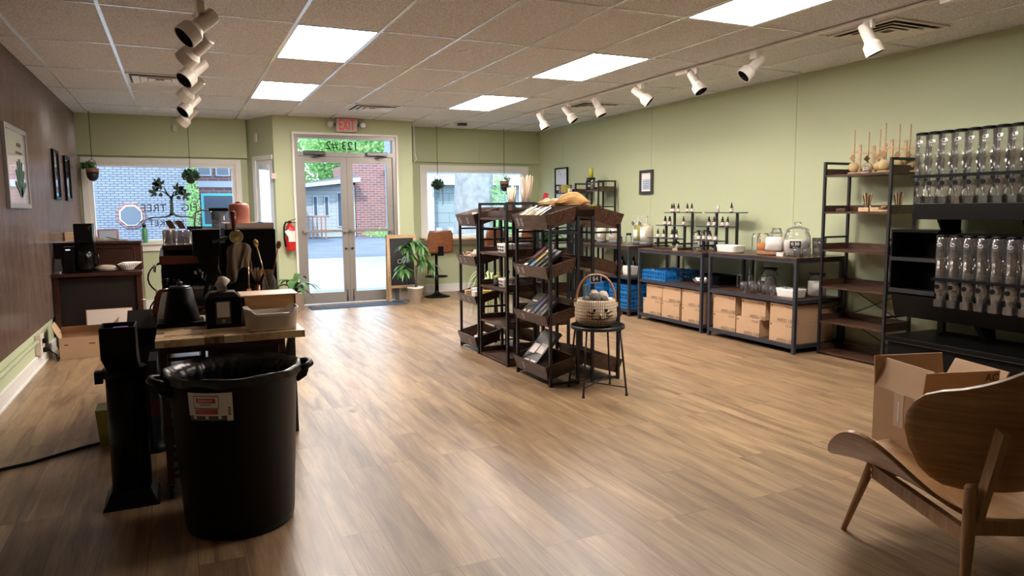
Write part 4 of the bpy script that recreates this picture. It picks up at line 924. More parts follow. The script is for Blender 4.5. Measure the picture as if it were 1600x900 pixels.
MB('towel').grid(fn, 16, 8, .004).make('rag', t)
MB('black').bar((-.70, 8.68, 1.10), (-.58, 8.70, 1.066), .012, .008).make('strap', t)
t = thing('framed_certificate', 'pink bordered paper standing on the left window sill', 'certificate', (-.86, 11.12, .935))
MB('pink_frame').box(-1.0, -.745, 11.125, 11.135, .936, 1.135).make('border', t)
MB('blue_paper').box(-.975, -.77, 11.118, 11.124, .955, 1.115).make('paper', t)
t = thing('water_bottle', 'mint green bottle with dark cap on the left window sill', 'bottle', (-.43, 11.14, .935))
MB('green_bottle').lathe([(.036, .936), (.04, .945), (.04, 1.12), (.03, 1.145), (.022, 1.15)], (-.43, 11.15, 0), 20).make('body', t)
MB('black').lathe([(.024, 1.151), (.026, 1.16), (.024, 1.185)], (-.43, 11.15, 0), 16).tube([(-.45, 11.15, 1.18), (-.43, 11.15, 1.205), (-.41, 11.15, 1.18)], .006, 6).make('cap', t)

# cardboard boxes on the floor
def open_box(name, label, c, rz, w, d, h, flaps, m='card', group=None, th=.006, inner='card_in'):
    t = thing(name, label, 'cardboard box', (0, 0, 0), 0, group)
    b_ = MB(m); b_.box(-w / 2, w / 2, -d / 2, -d / 2 + th, 0, h).box(-w / 2, w / 2, d / 2 - th, d / 2, 0, h).box(-w / 2, -w / 2 + th, -d / 2 + th, d / 2 - th, 0, h).box(w / 2 - th, w / 2, -d / 2 + th, d / 2 - th, 0, h)
    b_.use(inner).box(-w / 2 + th, w / 2 - th, -d / 2 + th, d / 2 - th, 0.001, th); b_.make('body', t)
    for side, ln, an in flaps:
        f = MB(m); co, si = math.cos(an), math.sin(an)   # an: 0 = straight up, + = outwards
        if side in 'NS':
            s_ = 1 if side == 'N' else -1; y = s_ * d / 2; f.hexa([(-w / 2, y, h), (w / 2, y, h), (w / 2, y - s_ * th, h), (-w / 2, y - s_ * th, h), (-w / 2 + .004, y + s_ * ln * si, h + ln * co), (w / 2 - .004, y + s_ * ln * si, h + ln * co), (w / 2 - .004, y + s_ * (ln * si - th), h + ln * co), (-w / 2 + .004, y + s_ * (ln * si - th), h + ln * co)])
        else:
            s_ = 1 if side == 'E' else -1; x = s_ * w / 2; f.hexa([(x, -d / 2, h), (x, d / 2, h), (x - s_ * th, d / 2, h), (x - s_ * th, -d / 2, h), (x + s_ * ln * si, -d / 2 + .004, h + ln * co), (x + s_ * ln * si, d / 2 - .004, h + ln * co), (x + s_ * (ln * si - th), d / 2 - .004, h + ln * co), (x + s_ * (ln * si - th), -d / 2 + .004, h + ln * co)])
        f.make('flap', t)
    return t
b1 = open_box('cardboard_box', 'open brown cardboard box with a small black arrow mark on the floor by the outlet', (-.88, 7.86, 0), .05, .38, .34, .20, [('W', .13, .45), ('E', .17, .75), ('N', .12, -.9)])
MB('card_dark').prism([(0, 0), (.012, .03), (.024, 0), (.017, 0), (.012, .014), (.007, 0)], (.235, -.03, .22), (.0, -1, 0), (.68, 0, .73), .002).make('printed_mark', b1)
MB('card_dark').box(.05, .10, -.1725, -.1702, .13, .14).box(-.15, -.12, -.1725, -.1702, .13, .14).make('printed_text', b1)
b1.location = (-.88, 7.86, 0); b1.rotation_euler = (0, 0, .05)
b2 = open_box('cardboard_box', 'white lined cardboard box open towards the camera in front of the cabinet', (-.68, 8.17, .0), 0, .42, .14, .20, [('N', .19, -.05), ('S', .10, 1.3)], 'card', inner='card_white')
MB('card_white').hexa([(-.20, .0625, .205), (.20, .0625, .205), (.20, .0635, .205), (-.20, .0635, .205), (-.20, .0525, .385), (.20, .0525, .385), (.20, .0535, .385), (-.20, .0535, .385)]).make('lining', b2)
b2.location = (-.68, 8.17, 0)

# ---------------- black waste column
t = thing('waste_column', 'tall black square waste column with angled top and flared foot left of the cart', 'waste column', (-.26, 3.73, 0))
q = MB('black'); q.taper(-.265, 3.73, 0, .018, .235, .25, .225, .24).taper(-.265, 3.73, .018, .075, .215, .23, .165, .18); q.make('foot', t, bevel=.003)
MB('black').lathe([(.085, .07), (.083, .62)], (-.263, 3.73, 0), 28).make('post', t)
MB('black').box(-.272, -.240, 3.642, 3.648, .10, .60).make('seam', t)
k = MB('black'); k.lathe([(.092, .60), (.095, .615), (.095, .635), (.088, .645)], (-.263, 3.73, 0), 28)
k.box(-.385, -.352, 3.69, 3.74, .58, .635); k.make('bag_ring', t)
h = MB('black'); x0, x1, y0, y1 = -.350, -.205, 3.64, 3.82
h.hexa([(-.33, 3.66, .645), (-.20, 3.66, .645), (-.20, 3.80, .645), (-.33, 3.80, .645), (x0, y0, .70), (x1, y0, .70), (x1, y1, .70), (x0, y1, .70)])
T_ = .006
for a in ([(x0, y0), (x1, y0), (x1, y0 + T_), (x0, y0 + T_)], [(x0, y1 - T_), (x1, y1 - T_), (x1, y1), (x0, y1)], [(x0, y0 + T_), (x0 + T_, y0 + T_), (x0 + T_, y1 - T_), (x0, y1 - T_)], [(x1 - T_, y0 + T_), (x1, y0 + T_), (x1, y1 - T_), (x1 - T_, y1 - T_)]):
    h.hexa([(p[0], p[1], .70) for p in a] + [(p[0], p[1], .842) for p in a])
h.make('hopper', t)
MB('purple').box(-.30, -.24, 3.70, 3.76, .701, .83).use('paper').box(-.28, -.22, 3.72, 3.79, .701, .81).make('litter', t)
t = thing('waste_column', 'second black hopper standing behind the square waste column', 'waste column', (-.20, 4.45, 0))
MB('black').lathe([(.10, 0), (.09, .03), (.075, .05), (.075, .62)], (-.20, 4.5, 0), 20).make('post', t)
h = MB('black'); h.hexa([(-.27, 4.43, .62), (-.13, 4.43, .62), (-.13, 4.57, .62), (-.27, 4.57, .62), (-.29, 4.40, .72), (-.11, 4.40, .72), (-.11, 4.60, .80), (-.29, 4.60, .80)]); h.make('hopper', t)
o = MB('yellow_bin').taper(-.42, 4.75, 0, .22, .12, .16, .15, .19).make('small_bin', None, (-.42, 4.75, 0)); tag(o, 'small olive yellow bin on the floor behind the black waste column', 'bin')

# ---------------- trash can
t = thing('trash_can', 'big round black trash can with a loose bag over its rim in the left foreground', 'trash can', (.185, 3.27, 0))
TC = (.185, 3.27, 0)
MB('black').open_lathe([(.0001, .012), (.205, .010), (.212, 0), (.222, .004), (.228, .04), (.2595, .638), (.267, .642), (.268, .655), (.275, .66), (.278, .69), (.268, .692), (.262, .66), (.248, .60), (.218, .05), (.0001, .03)], TC, 56).make('body', t)
for s_ in (-1, 1):
    an = .12 if s_ > 0 else PI + .12; T = Matrix.Translation(TC) @ Matrix.Rotation(an, 4, 'Z')
    hd = MB('black'); hd.at(T)
    hd.tube([(.262, -.065, .655), (.30, -.06, .668), (.322, -.035, .672), (.328, 0, .672), (.322, .035, .672), (.30, .06, .668), (.262, .065, .655)], [.012, .014, .016, .016, .016, .014, .012], 10)
    hd.hexa([(.258, -.06, .60), (.300, -.05, .62), (.300, .05, .62), (.258, .06, .60), (.262, -.062, .645), (.316, -.045, .662), (.316, .045, .662), (.262, .062, .645)]); hd.make('handle', t)
M['bag'] = mat('black_bag_film', (0.005, 0.005, 0.006, 1), 0.3, bump=0.4, nscale=35)
def fn(u, v):
    a = u * 2 * PI
    if v < .35: k = v / .35; r = .281 + .0012 * math.sin(a * 23) + .0015 * math.sin(a * 7); z = .662 + .004 * math.sin(a * 5) + .004 * math.sin(a * 11) + k * (.696 - .662)
    else: k = (v - .35) / .65; z = .697 + .003 * math.sin(a * 9) * (1 - k) - .46 * k; r = min(.276 - .02 * k, .228 + .03 * (z - .04) / .56 - .030) + (.007 * math.sin(a * 19 + 3 * k) + .005 * math.sin(a * 31)) * min(1, 3 * k) if k > .04 else .272
    return (TC[0] + r * math.cos(a), TC[1] + r * math.sin(a), z)
MB('bag').grid(fn, 220, 20).make('bag_liner', t)
lb = MB('paper')
def onc(a, z, off=.0015):   # point on the can wall
    r = .228 + (.258 - .228) * (z - .04) / .56 + off; return (TC[0] + r * math.cos(a), TC[1] + r * math.sin(a), z)
def patch(mb, a0, a1, z0, z1, off, n=10):
    mb.grid(lambda u, v: onc(a0 + (a1 - a0) * u, z0 + (z1 - z0) * v, off), n, 3)
A0 = -PI / 2 - .80; A1 = A0 + .70; ZL, ZH = .522, .640
patch(lb, A0, A1 - .09, ZL + .022, ZH, .0020); patch(lb, A1 - .09, A1, ZL, ZH, .0020)
lo = lb.make('label', t)
q = MB('tag_grey'); patch(q, A0 + .01, A1 - .092, ZL + .002, ZL + .0215, .0018); patch(q, A0 + .10, A0 + .50, ZL + .052, ZH - .012, .0026)
lo2 = q.make('label_print', lo)
q = MB('paper'); patch(q, A0 + .110, A0 + .490, ZL + .056, ZH - .016, .0032); q.make('label_panel', lo)
q = MB('red'); patch(q, A0 + .15, A0 + .45, ZH - .042, ZH - .022, .0038); patch(q, A0 + .12, A0 + .48, ZL + .030, ZL + .050, .0038); q.make('label_red', lo)
for i in range(4): q = MB('tag_grey'); patch(q, A1 - .070, A1 - .030, ZL + .025 + i * .009, ZL + .031 + i * .009, .003); q.make('barcode', lo)
for i in range(3): q = MB('paper'); patch(q, A0 + .08 + i * .20, A0 + .13 + i * .20, ZL + .010, ZL + .024, .003); q.make('label_icon', lo)
am = A0 + .30; pc = onc(am, ZH - .031, .0045); tx = (-math.sin(am), math.cos(am), 0)
text('Rubbermaid', .0155, pc, tx, (0, 0, 1), 'whitemark', lo, 'brand_lettering', .0002, sx=.8)
text('COMMERCIAL', .009, onc(am, ZH - .050, .0042), tx, (0, 0, 1), 'card_dark', lo, 'label_lettering', .0002, sx=.8)

# ---------------- rolling cart with butcher block
KX0, KX1, KY0, KY1 = -.125, .535, 3.56, 4.16
t = thing('rolling_cart', 'rolling kitchen cart with a butcher block top behind the trash can', 'cart', (.2, 3.85, 0))
MB('butcher').box(KX0, KX1, KY0, KY1, .745, .780).make('butcher_block_top', t, bevel=.002)
fx0, fx1, fy0, fy1 = KX0 + .03, KX1 - .10, KY0 + .10, KY1 - .04
for x in (fx0, fx1):
    for y in (fy0, fy1):
        l = MB('mahogany').box(x - .015, x + .015, y - .015, y + .015, .075, .744).make('leg', t)
        MB('black').lathe([(.032, -.011), (.032, .011)], (x, y, .033), 18, ax='x').use('steel_dark').bar((x - .017, y, .03), (x - .017, y, .075), .005, .02).bar((x + .017, y, .03), (x + .017, y, .075), .005, .02).box(x - .02, x + .02, y - .02, y + .02, .068, .074).make('caster', l)
for z in (.10, .34, .52, .70):
    MB('mahogany').box(fx0 - .014, fx1 + .014, fy0 - .014, fy1 + .014, z, z + .022).make('shelf', t)
sl_ = MB('dark_panel')
for i in range(12): z = .135 + i * .048; sl_.box(fx0 + .016, fx0 + .16, fy0 - .012, fy0 + .004, z, z + .016)
sl_.make('slats', t)
MB('mahogany').box(fx0 + .16, fx0 + .18, fy0 - .012, fy1, .125, .70).make('divider', t)
MB('dark_panel').box(fx0 + .19, fx1 - .017, fy0 - .012, fy0 + .0, .125, .70).use('black_steel').box(fx0 + .26, fx0 + .30, fy0 - .03, fy0 - .013, .60, .62).make('door', t)
MB('black_steel').bar((fx1 + .0, fy0 + .05, .50), (fx1 + .05, fy0 + .05, .74), .02).make('brace', t)
o = MB(mat('navy_carton', (.012, .022, .05, 1), .5)).box(-.16, -.125, 3.62, 3.86, .30, .68).use(mat('maroon_print', (.10, .012, .012, 1), .5)).box(-.161, -.124, 3.619, 3.75, .42, .50).make('folded_box', None, (-.14, 3.7, .3)); tag(o, 'dark printed carton hanging at the left side of the rolling cart', 'carton')
# things on the block
BZ = .7805
t = thing('electric_kettle', 'black gooseneck kettle with wooden handle on the butcher block', 'kettle', (-.02, 4.0, BZ))
MB('black').box(-.125, .10, 3.93, 4.13, BZ, BZ + .022).make('heating_base', t, bevel=.006)
MB('black').lathe([(.088, BZ + .024), (.088, BZ + .03), (.058, BZ + .185), (.052, BZ + .192)], (-.01, 4.03, 0), 32).make('body', t)
MB('steel_dark').lathe([(.050, BZ + .193), (.048, BZ + .20), (.0001, BZ + .202)], (-.01, 4.03, 0), 28).lathe([(.011, BZ + .20), (.015, BZ + .22), (.0001, BZ + .225)], (-.01, 4.03, 0), 14).make('lid', t)
MB('copper').tube([(-.065, 4.02, BZ + .185), (-.10, 4.01, BZ + .18), (-.115, 4.0, BZ + .15), (-.13, 3.99, BZ + .08), (-.135, 3.99, BZ + .055)], [.008, .010, .014, .014, .011], 10).make('handle', t)
MB('black').tube([(.06, 4.06, BZ + .06), (.11, 4.09, BZ + .07), (.12, 4.10, BZ + .13), (.15, 4.12, BZ + .18), (.17, 4.13, BZ + .185)], [.012, .008, .007, .006, .006], 8).make('spout', t)
t = thing('scale', 'upright white and black scale panel behind the kettle', 'scale', (-.10, 4.12, BZ))
MB('white_plastic').box(-.126, -.06, 4.133, 4.145, BZ, BZ + .175).make('panel', t, bevel=.003)
t = thing('napkin_dispenser', 'black napkin dispenser with a clear front window and one napkin up', 'napkin dispenser', (.18, 3.88, BZ))
x0, x1, y0, y1 = .10, .265, 3.80, 3.96
n_ = MB('black'); n_.box(x0, x1, y0, y1, BZ, BZ + .15).hexa([(x0, y0, BZ + .15), (x1, y0, BZ + .15), (x1, y1, BZ + .15), (x0, y1, BZ + .15), (x0 + .025, y0 + .03, BZ + .178), (x1 - .025, y0 + .03, BZ + .178), (x1 - .025, y1 - .03, BZ + .178), (x0 + .025, y1 - .03, BZ + .178)]); n_.make('body', t, bevel=.006)
MB('steel_dark').box(.145, .215, y0 - .004, y0 - .0005, BZ + .02, BZ + .135).make('window_frame', t)
MB('label').box(.151, .209, y0 - .006, y0 - .0041, BZ + .055, BZ + .130).make('napkin_window', t)
MB('label').tube([(.18 + .006 * math.cos(a), y0 - .006, BZ + .036 + .006 * math.sin(a)) for a in [2 * PI * i / 14 for i in range(14)]], .0012, 5, closed=True).make('printed_mark', t)
def fn(u, v): return (.158 + .045 * u + .018 * v * v - .012 * v * (1 - u) + .004 * math.sin(9 * v), 3.88 + .012 * math.sin(3 * u + 4 * v), BZ + .175 + .075 * v + .012 * math.sin(PI * u) * v - .018 * u * v)
MB('paper').grid(fn, 8, 10, .001).make('napkin', t)
t = thing('storage_bin', 'beige rounded plastic bin with dipped rim on the butcher block', 'storage bin', (.39, 3.66, BZ))
def bin_shell(mb, cx, cy, z0, w, d, h, w2, d2, dip=.0, t_=.003, axis='x'):
    def rr_(u, w_, d_):   # rounded rectangle perimeter
        a = u * 2 * PI; n_ = 5.0; c_, s_ = math.cos(a), math.sin(a); r = (abs(c_) ** n_ + abs(s_) ** n_) ** (-1 / n_); return (cx + w_ / 2 * c_ * r, cy + d_ / 2 * s_ * r)
    def fn(u, v):
        ww = w + (w2 - w) * v; dd = d + (d2 - d) * v; x, y = rr_(u, ww, dd); k = abs(x - cx) / (ww / 2) if axis == 'x' else abs(y - cy) / (dd / 2)
        k = min(1, max(0, (k - .62) / .22)); return (x, y, z0 + (h - dip * (1 - k * k * (3 - 2 * k))) * v)
    mb.grid(fn, 96, 5, t_); n_ = 48; vs = [(*rr_(i / n_, w, d), z0 + .001) for i in range(n_)]; mb.add(vs, [tuple(range(n_))])
    return mb
bin_shell(MB('beige_plastic'), .39, 3.665, BZ + .001, .225, .155, .110, .25, .185, .022).make('body', t)
t = thing('wooden_tray_box', 'long pale bamboo box behind the beige bin', 'tray', (.42, 4.0, BZ))
MB('bamboo').tray(.275, .53, 3.80, 3.99, BZ, BZ + .150, .008).make('box', t)
MB('bamboo').box(.262, .542, 3.785, 4.005, BZ + .1505, BZ + .158).make('lid', t, bevel=.003)
# second table with the espresso gear behind the block cart
TX0, TX1, TY0, TY1, TZ = -.13, .62, 4.45, 6.0, .80
t = thing('equipment_table', 'dark table carrying the espresso machine behind the block cart', 'table', (.24, 5.2, 0))
MB('mahogany').box(TX0, TX1, TY0, TY1, TZ - .035, TZ).make('top', t, bevel=.003)
for x in (TX0 + .03, TX1 - .03):
    for y in (TY0 + .03, TY1 - .03): MB('black_steel').box(x - .02, x + .02, y - .02, y + .02, 0, TZ - .036).make('leg', t)
MB('mahogany').box(TX0 + .01, TX1 - .01, TY0 + .01, TY1 - .01, .28, .30).make('shelf', t)
Z0 = TZ + .0005
t = thing('espresso_machine', 'tall black espresso machine side panel with a pale cup tray on top', 'espresso machine', (.39, 5.0, TZ))
MB('black_matte').box(.262, .568, 4.85, 5.35, Z0 + .03, 1.245).make('body', t, bevel=.006)
for x in (.29, .54):
    for y in (4.9, 5.3): MB('black').lathe([(.02, Z0), (.018, Z0 + .03)], (x, y, 0), 12).make('foot', t)
MB('beige_plastic').tray(.27, .56, 4.86, 5.34, 1.246, 1.285, .006).make('cup_tray', t)
MB('black').box(.228, .258, 4.88, 5.05, .93, 1.16).use('chrome').tube([(.245, 4.87, .95), (.215, 4.84, 1.0), (.205, 4.84, 1.08)], .006, 8).make('group_head', t)
MB('black').box(.30, .52, 4.83, 4.849, .84, .90).make('front_rail', t)
t = thing('portafilter', 'brown handled round brass filter hanging on the black machine', 'portafilter', (.33, 4.83, 1.15))
MB('copper').tube([(.315, 4.835, 1.225), (.317, 4.83, 1.28), (.315, 4.825, 1.36)], [.010, .014, .017], 12).make('handle', t)
MB('chrome').lathe([(.042, -.010), (.043, 0.0)], (.328, 4.835, 1.20), 28, ax='y').use('brass').lathe([(.038, -.0105), (.0001, -.0112)], (.328, 4.835, 1.20), 28, ax='y').make('basket', t)
t = thing('towel', 'taupe cloth draped over the front of the black machine', 'towel', (.33, 4.82, 1.05))
def fn(u, v):
    w = .158 * (1 - .22 * v * v) * (1 if v > .15 else .80 + v * 1.33); x = .335 + (u - .5) * w + .008 * math.sin(6 * v + 9 * u)
    z = 1.168 - v * (.235 - .085 * u + .02 * math.sin(7 * u)) - .03 * (abs(u - .5) * 2) ** 2
    return (x, 4.800 + .016 * math.sin(u * 13 + 3 * v * v) * (.3 + .7 * v) + .008 * math.sin(u * 31 + 5 * v) * v - .02 * math.sin(PI * v), z)
MB('towel').grid(fn, 40, 18, .006).make('cloth', t)
t = thing('canister', 'salmon pink ribbed jug on the cup tray of the black machine', 'canister', (.37, 5.0, 1.25))
MB('pink').lathe([(.058, 1.2525), (.062, 1.26), (.065, 1.38), (.060, 1.402), (.045, 1.41), (.03, 1.412)], (.365, 5.0, 0), 30).make('body', t)
MB('bronze').lathe([(.024, 1.4125), (.022, 1.42), (.0001, 1.424)], (.365, 5.0, 0), 18).make('lid', t)
tag(MB('skyblue').grid(lambda u, v: (.46 + .09 * u, 5.05 + .06 * v, 1.262 + .022 * math.sin(PI * u) * (1 + .4 * math.sin(9 * v + 5 * u))), 12, 8, .003).make('blue_cloth', None, (.5, 5.08, 1.255)), 'crumpled blue cloth on the cup tray right of the pink jug', 'cloth')
# long silver machine with walnut front at the left
t = thing('espresso_machine', 'wide espresso machine with a glossy walnut front hood at the back left', 'espresso machine', (.06, 5.1, TZ))
MB('black').box(-.115, .20, 5.02, 5.45, Z0, 1.0).make('body', t, bevel=.004)
h = MB('copper'); h.hexa([(-.12, 4.93, 1.03), (.205, 4.93, 1.03), (.205, 5.45, 1.0), (-.12, 5.45, 1.0), (-.12, 4.95, 1.085), (.205, 4.95, 1.085), (.205, 5.45, 1.12), (-.12, 5.45, 1.12)]); h.make('hood', t, bevel=.008)
MB('black').box(-.11, .19, 4.95, 5.02, .89, 1.03).make('front_panel', t)
MB('chrome').box(-.02, .20, 4.78, 4.94, .885, .905).use('steel_dark').box(-.02, .20, 4.78, 4.94, Z0, .884).make('drip_tray', t)
g_ = MB('steel_dark')
for i in range(9): g_.box(-.01 + i * .024, -.002 + i * .024, 4.79, 4.93, .9055, .909)
g_.make('grate', t)
MB('mahogany').box(-.10, .17, 4.97, 5.44, 1.1205, 1.15).make('cup_rail', t)
MB('black').tube([(.10, 4.93, .99), (.10, 4.86, .985), (.105, 4.78, .975)], [.018, .012, .014], 10).use('chrome').lathe([(.032, .965), (.032, .99)], (.10, 4.93, 0), 18).make('portafilter', t)
MB('chrome').tube([(-.12, 4.96, 1.04), (-.145, 4.93, 1.03), (-.15, 4.92, .99)], .008, 8).make('steam_knob', t)
# glassware on top
t = thing('menu_stand', 'pair of small brown cards leaning on a white box above the walnut machine', 'card stand', (.02, 5.3, 1.15))
MB('label').box(-.095, -.02, 5.27, 5.42, 1.151, 1.245).make('box', t, bevel=.002)
for x in (-.055, .005): MB('bronze').hexa([(x, 5.33, 1.246), (x + .042, 5.33, 1.246), (x + .042, 5.34, 1.246), (x, 5.34, 1.246), (x - .025, 5.34, 1.30), (x + .014, 5.34, 1.30), (x + .014, 5.35, 1.30), (x - .025, 5.35, 1.30)]).make('card', t)
def tumbler(r=.03, h=.09):
    t = thing('glass_tumbler', 'x', 'glass', (0, 0, 0)); MB('glass').open_lathe([(.0001, .003), (r * .82, .003), (r * .85, 0), (r, h), (r * .93, h), (r * .78, .008), (.0001, .008)], n=22).make('bowl', t); return t
tb = tumbler(); ut = []
for (x, y), q in zip(((-.065, 5.06), (-.03, 5.14), (.005, 5.05), (.04, 5.13), (-.07, 5.2)), ('front left', 'second', 'front middle', 'back right', 'back left')): place(tb, ut, (x, y, 1.1505), 0, '%s clear tumbler of the group on top of the walnut fronted machine' % q, 'tumblers on the walnut machine')
tb2 = tumbler(.034, .075); tb2.location = (.05, 5.06, 1.1505); tb2['label'] = 'wider clear glass at the right end of the row on the walnut machine'
t = thing('coffee_bag', 'navy blue coffee bag standing behind the glasses', 'bag', (.09, 5.35, 1.15))
MB('purple').use(mat('navy', (.012, .02, .07, 1), .4)).taper(.10, 5.37, 1.151, 1.26, .10, .06, .095, .03).make('bag', t)
MB('label').box(.075, .10, 5.338, 5.3385, 1.18, 1.205).make('mark', t)
# grinder between
t = thing('coffee_grinder', 'black box headed coffee grinder left of the black machine', 'grinder', (.14, 4.66, TZ))
MB('black').box(.07, .22, 4.56, 4.76, 1.10, 1.255).hexa([(.125, 4.60, 1.0), (.20, 4.60, 1.0), (.20, 4.72, 1.0), (.125, 4.72, 1.0), (.085, 4.57, 1.099), (.21, 4.57, 1.099), (.21, 4.75, 1.099), (.085, 4.75, 1.099)]).make('head', t, bevel=.004)
MB('black').bar((.18, 4.68, 1.0), (.20, 4.70, .83), .05, .09).lathe([(.07, Z0), (.07, .83)], (.19, 4.70, 0), 20).make('stand', t)
MB('black').bar((.17, 4.54, 1.10), (.115, 4.50, .86), .022, .02).bar((.17, 4.54, 1.18), (.26, 4.60, 1.205), .022, .018).make('lever', t)
MB('chrome').tube([(.13, 4.53, .99), (.115, 4.52, 1.01), (.11, 4.52, .98), (.125, 4.53, .96), (.135, 4.53, .99)], .005, 6).make('clip', t)
t = thing('coffee_grinder', 'blender with smoked jug and dark lid behind the pink jug', 'blender', (.20, 5.6, TZ))
MB('black').taper(.27, 5.62, Z0, 1.0, .16, .16, .12, .12).make('base', t, bevel=.01)
MB('glass').open_lathe([(.05, 1.0), (.075, 1.36), (.072, 1.36), (.048, 1.01)], (.27, 5.62, 0), 4, a0=PI / 4).make('jug', t)
MB('black').box(.205, .335, 5.555, 5.685, 1.361, 1.385).make('lid', t, bevel=.005)
t = thing('small_grinder', 'small black hand grinders standing on a stack left of the drip tray', 'grinder', (-.06, 4.6, TZ))
MB('black').box(-.12, .02, 4.52, 4.68, Z0, .855).make('base', t, bevel=.004)
for x in (-.085, -.025): MB('black_gloss').lathe([(.028, .856), (.026, .90), (.018, .93), (.022, .96), (.016, .975)], (x, 4.60, 0), 16).use('steel_dark').open_lathe([(.0285, .87), (.0285, .88)], (x, 4.60, 0), 16).make('grinder', t)
tag(MB('black').tube([(-.155 - .035 * math.sin(k * .55), 4.98 - .004 * k, 1.0 - .018 * k + .02 * math.cos(k * .55)) for k in range(34)], .005, 6).make('power_cable', None, (-.16, 4.9, .8)), 'loops of black cable beside the walnut fronted machine', 'cable')
t = thing('gooseneck_faucet', 'small curved chrome tap behind the grinder in front of the window', 'tap', (.13, 5.8, TZ))
MB('chrome').tube([(.11, 5.8, Z0), (.11, 5.8, 1.28), (.12, 5.8, 1.35), (.16, 5.8, 1.37), (.22, 5.8, 1.365), (.25, 5.8, 1.33), (.25, 5.8, 1.27)], .006, 8).make('spout', t)
# jar with spoons
t = thing('glass_bottle', 'clear swing top glass bottle holding gold stirring spoons', 'bottle', (.46, 4.60, TZ))
MB('glass').open_lathe([(.0001, Z0 + .002), (.04, Z0 + .002), (.042, Z0 + .02), (.042, Z0 + .13), (.022, Z0 + .18), (.024, Z0 + .20)], (.49, 4.60, 0), 24).make('body', t)
MB('bronze').open_lathe([(.0255, Z0 + .185), (.0265, Z0 + .20)], (.49, 4.60, 0), 20).make('rim', t)
for a_, b_, m_, l_ in (((.49, 4.60, .85), (.425, 4.58, 1.145), 'brass', 'gold twisted bar spoon leaning left out of the glass bottle'), ((.48, 4.61, .83), (.55, 4.60, 1.13), 'bronze', 'copper coloured bar spoon leaning right out of the glass bottle')):
    t = thing('bar_spoon', l_, 'spoon', a_); MB(m_).tube([a_, b_], .004, 7).make('stem', t)
    d = (Vector(b_) - Vector(a_)).normalized(); q = Vector((0, 0, 1)).rotation_difference(d).to_matrix().to_4x4(); s = MB(m_); s.at(Matrix.Translation(Vector(b_) + d * .02) @ q); s.lathe([(.0001, -.028), (.010, -.018), (.016, 0), (.013, .02), (.0001, .028)], n=14, sy=.4); s.make('bowl', t)
t = thing('tamper', 'brass rod with square block standing beside the bamboo box', 'tamper', (.37, 4.62, TZ))
MB('brass').lathe([(.020, Z0), (.020, Z0 + .012)], (.37, 4.60, 0), 20).tube([(.37, 4.60, Z0 + .01), (.372, 4.60, 1.06)], .005, 8).box(.357, .383, 4.587, 4.613, .84, .89).make('rod', t)
t = thing('straw_brush', 'brown brush standing in the dark behind the gold spoons', 'brush', (.42, 4.72, TZ))
f = MB('bronze'); R_ = random.Random(5)
for i in range(40): a = R_.uniform(0, 2 * PI); f.tube([(.43, 4.72, .90), (.43 + .035 * math.cos(a), 4.72 + .03 * math.sin(a), .99 + R_.uniform(-.02, .02))], .0014, 4)
f.lathe([(.02, Z0), (.016, .90)], (.43, 4.72, 0), 12); f.make('bristles', t)

# ================================================================ CENTRE DISPLAY RACKS
def post_set(t, x0, x1, y0, y1, h, w=.022):
    for x in (x0, x1 - w):
        for y in (y0, y1 - w): MB('black_steel').box(x, x + w, y, y + w, 0, h).make('post', t)
def bin_rack(label, sgn, XF, y0, y1):
    # sgn -1: opens towards the left wall
    XB = XF + .30 * -sgn * -1 if False else XF - sgn * .295
    t = thing('bin_rack', label, 'display rack', (XF - sgn * .15, (y0 + y1) / 2, 0), group='racks with tilted wooden bins')
    xa, xb = min(XF + -sgn * .04, XB), max(XF + -sgn * .04, XB)
    for x, h in ((XF - sgn * .045, 1.235), (XB + sgn * .011, 1.30)):
        for y in (y0 + .0, y1 - .022): MB('black_steel').box(x - .011, x + .011, y, y + .022, 0, h).make('post', t)
    for y in (y0 + .003, y1 - .019):
        for z in (.012, 1.165): MB('black_steel').box(xa + .02, xb - .02, y, y + .016, z, z + .016).make('side_rail', t)
    MB('black_steel').box(XB - .008 + sgn * .011, XB + .008 + sgn * .011, y0 + .023, y1 - .023, 1.165, 1.181).make('back_rail', t)
    for zt, zb in ((1.311, 1.20), (.918, .825), (.545, .462), (.155, .045)):
        rise = .066; b_ = MB('walnut'); th = .011; s = sgn
        yi0, yi1 = y0 + .026, y1 - .026; yo0, yo1 = y0 - .035, y1 + .035   # bottom and flared rim
        xf_b, xf_t, xk = XF - s * .035, XF, XB + s * .028
        xs_ = (xf_b, xf_t)
        B0 = [(xf_b, yi0, zb), (xf_b, yi1, zb), (xk, yi1, zb + rise), (xk, yi0, zb + rise)]
        Tt = [(xf_t, yi0 - .02, zt), (xf_t, yi1 + .02, zt), (xk, yi1 + .02, zt + rise), (xk, yi0 - .02, zt + rise)]
        def panel(a, b, c, d, n):  # bottom a b, top c d, inward normal n
            n = Vector(n) * th; P = [Vector(p) for p in (a, b, c, d)]
            b_.hexa([P[0], P[1], P[1] + n, P[0] + n, P[3], P[2], P[2] + n, P[3] + n])
        panel(B0[0], B0[1], Tt[1], Tt[0], (-s, 0, 0)); panel(B0[3], B0[2], Tt[2], Tt[3], (s, 0, 0))
        panel(B0[0], B0[3], Tt[3], Tt[0], (0, 1, 0)); panel(B0[1], B0[2], Tt[2], Tt[1], (0, -1, 0))
        b_.hexa([B0[0], B0[1], B0[2], B0[3]] + [(p[0], p[1], p[2] + .010) for p in B0])
        o = b_.make('bin', t)
    return t
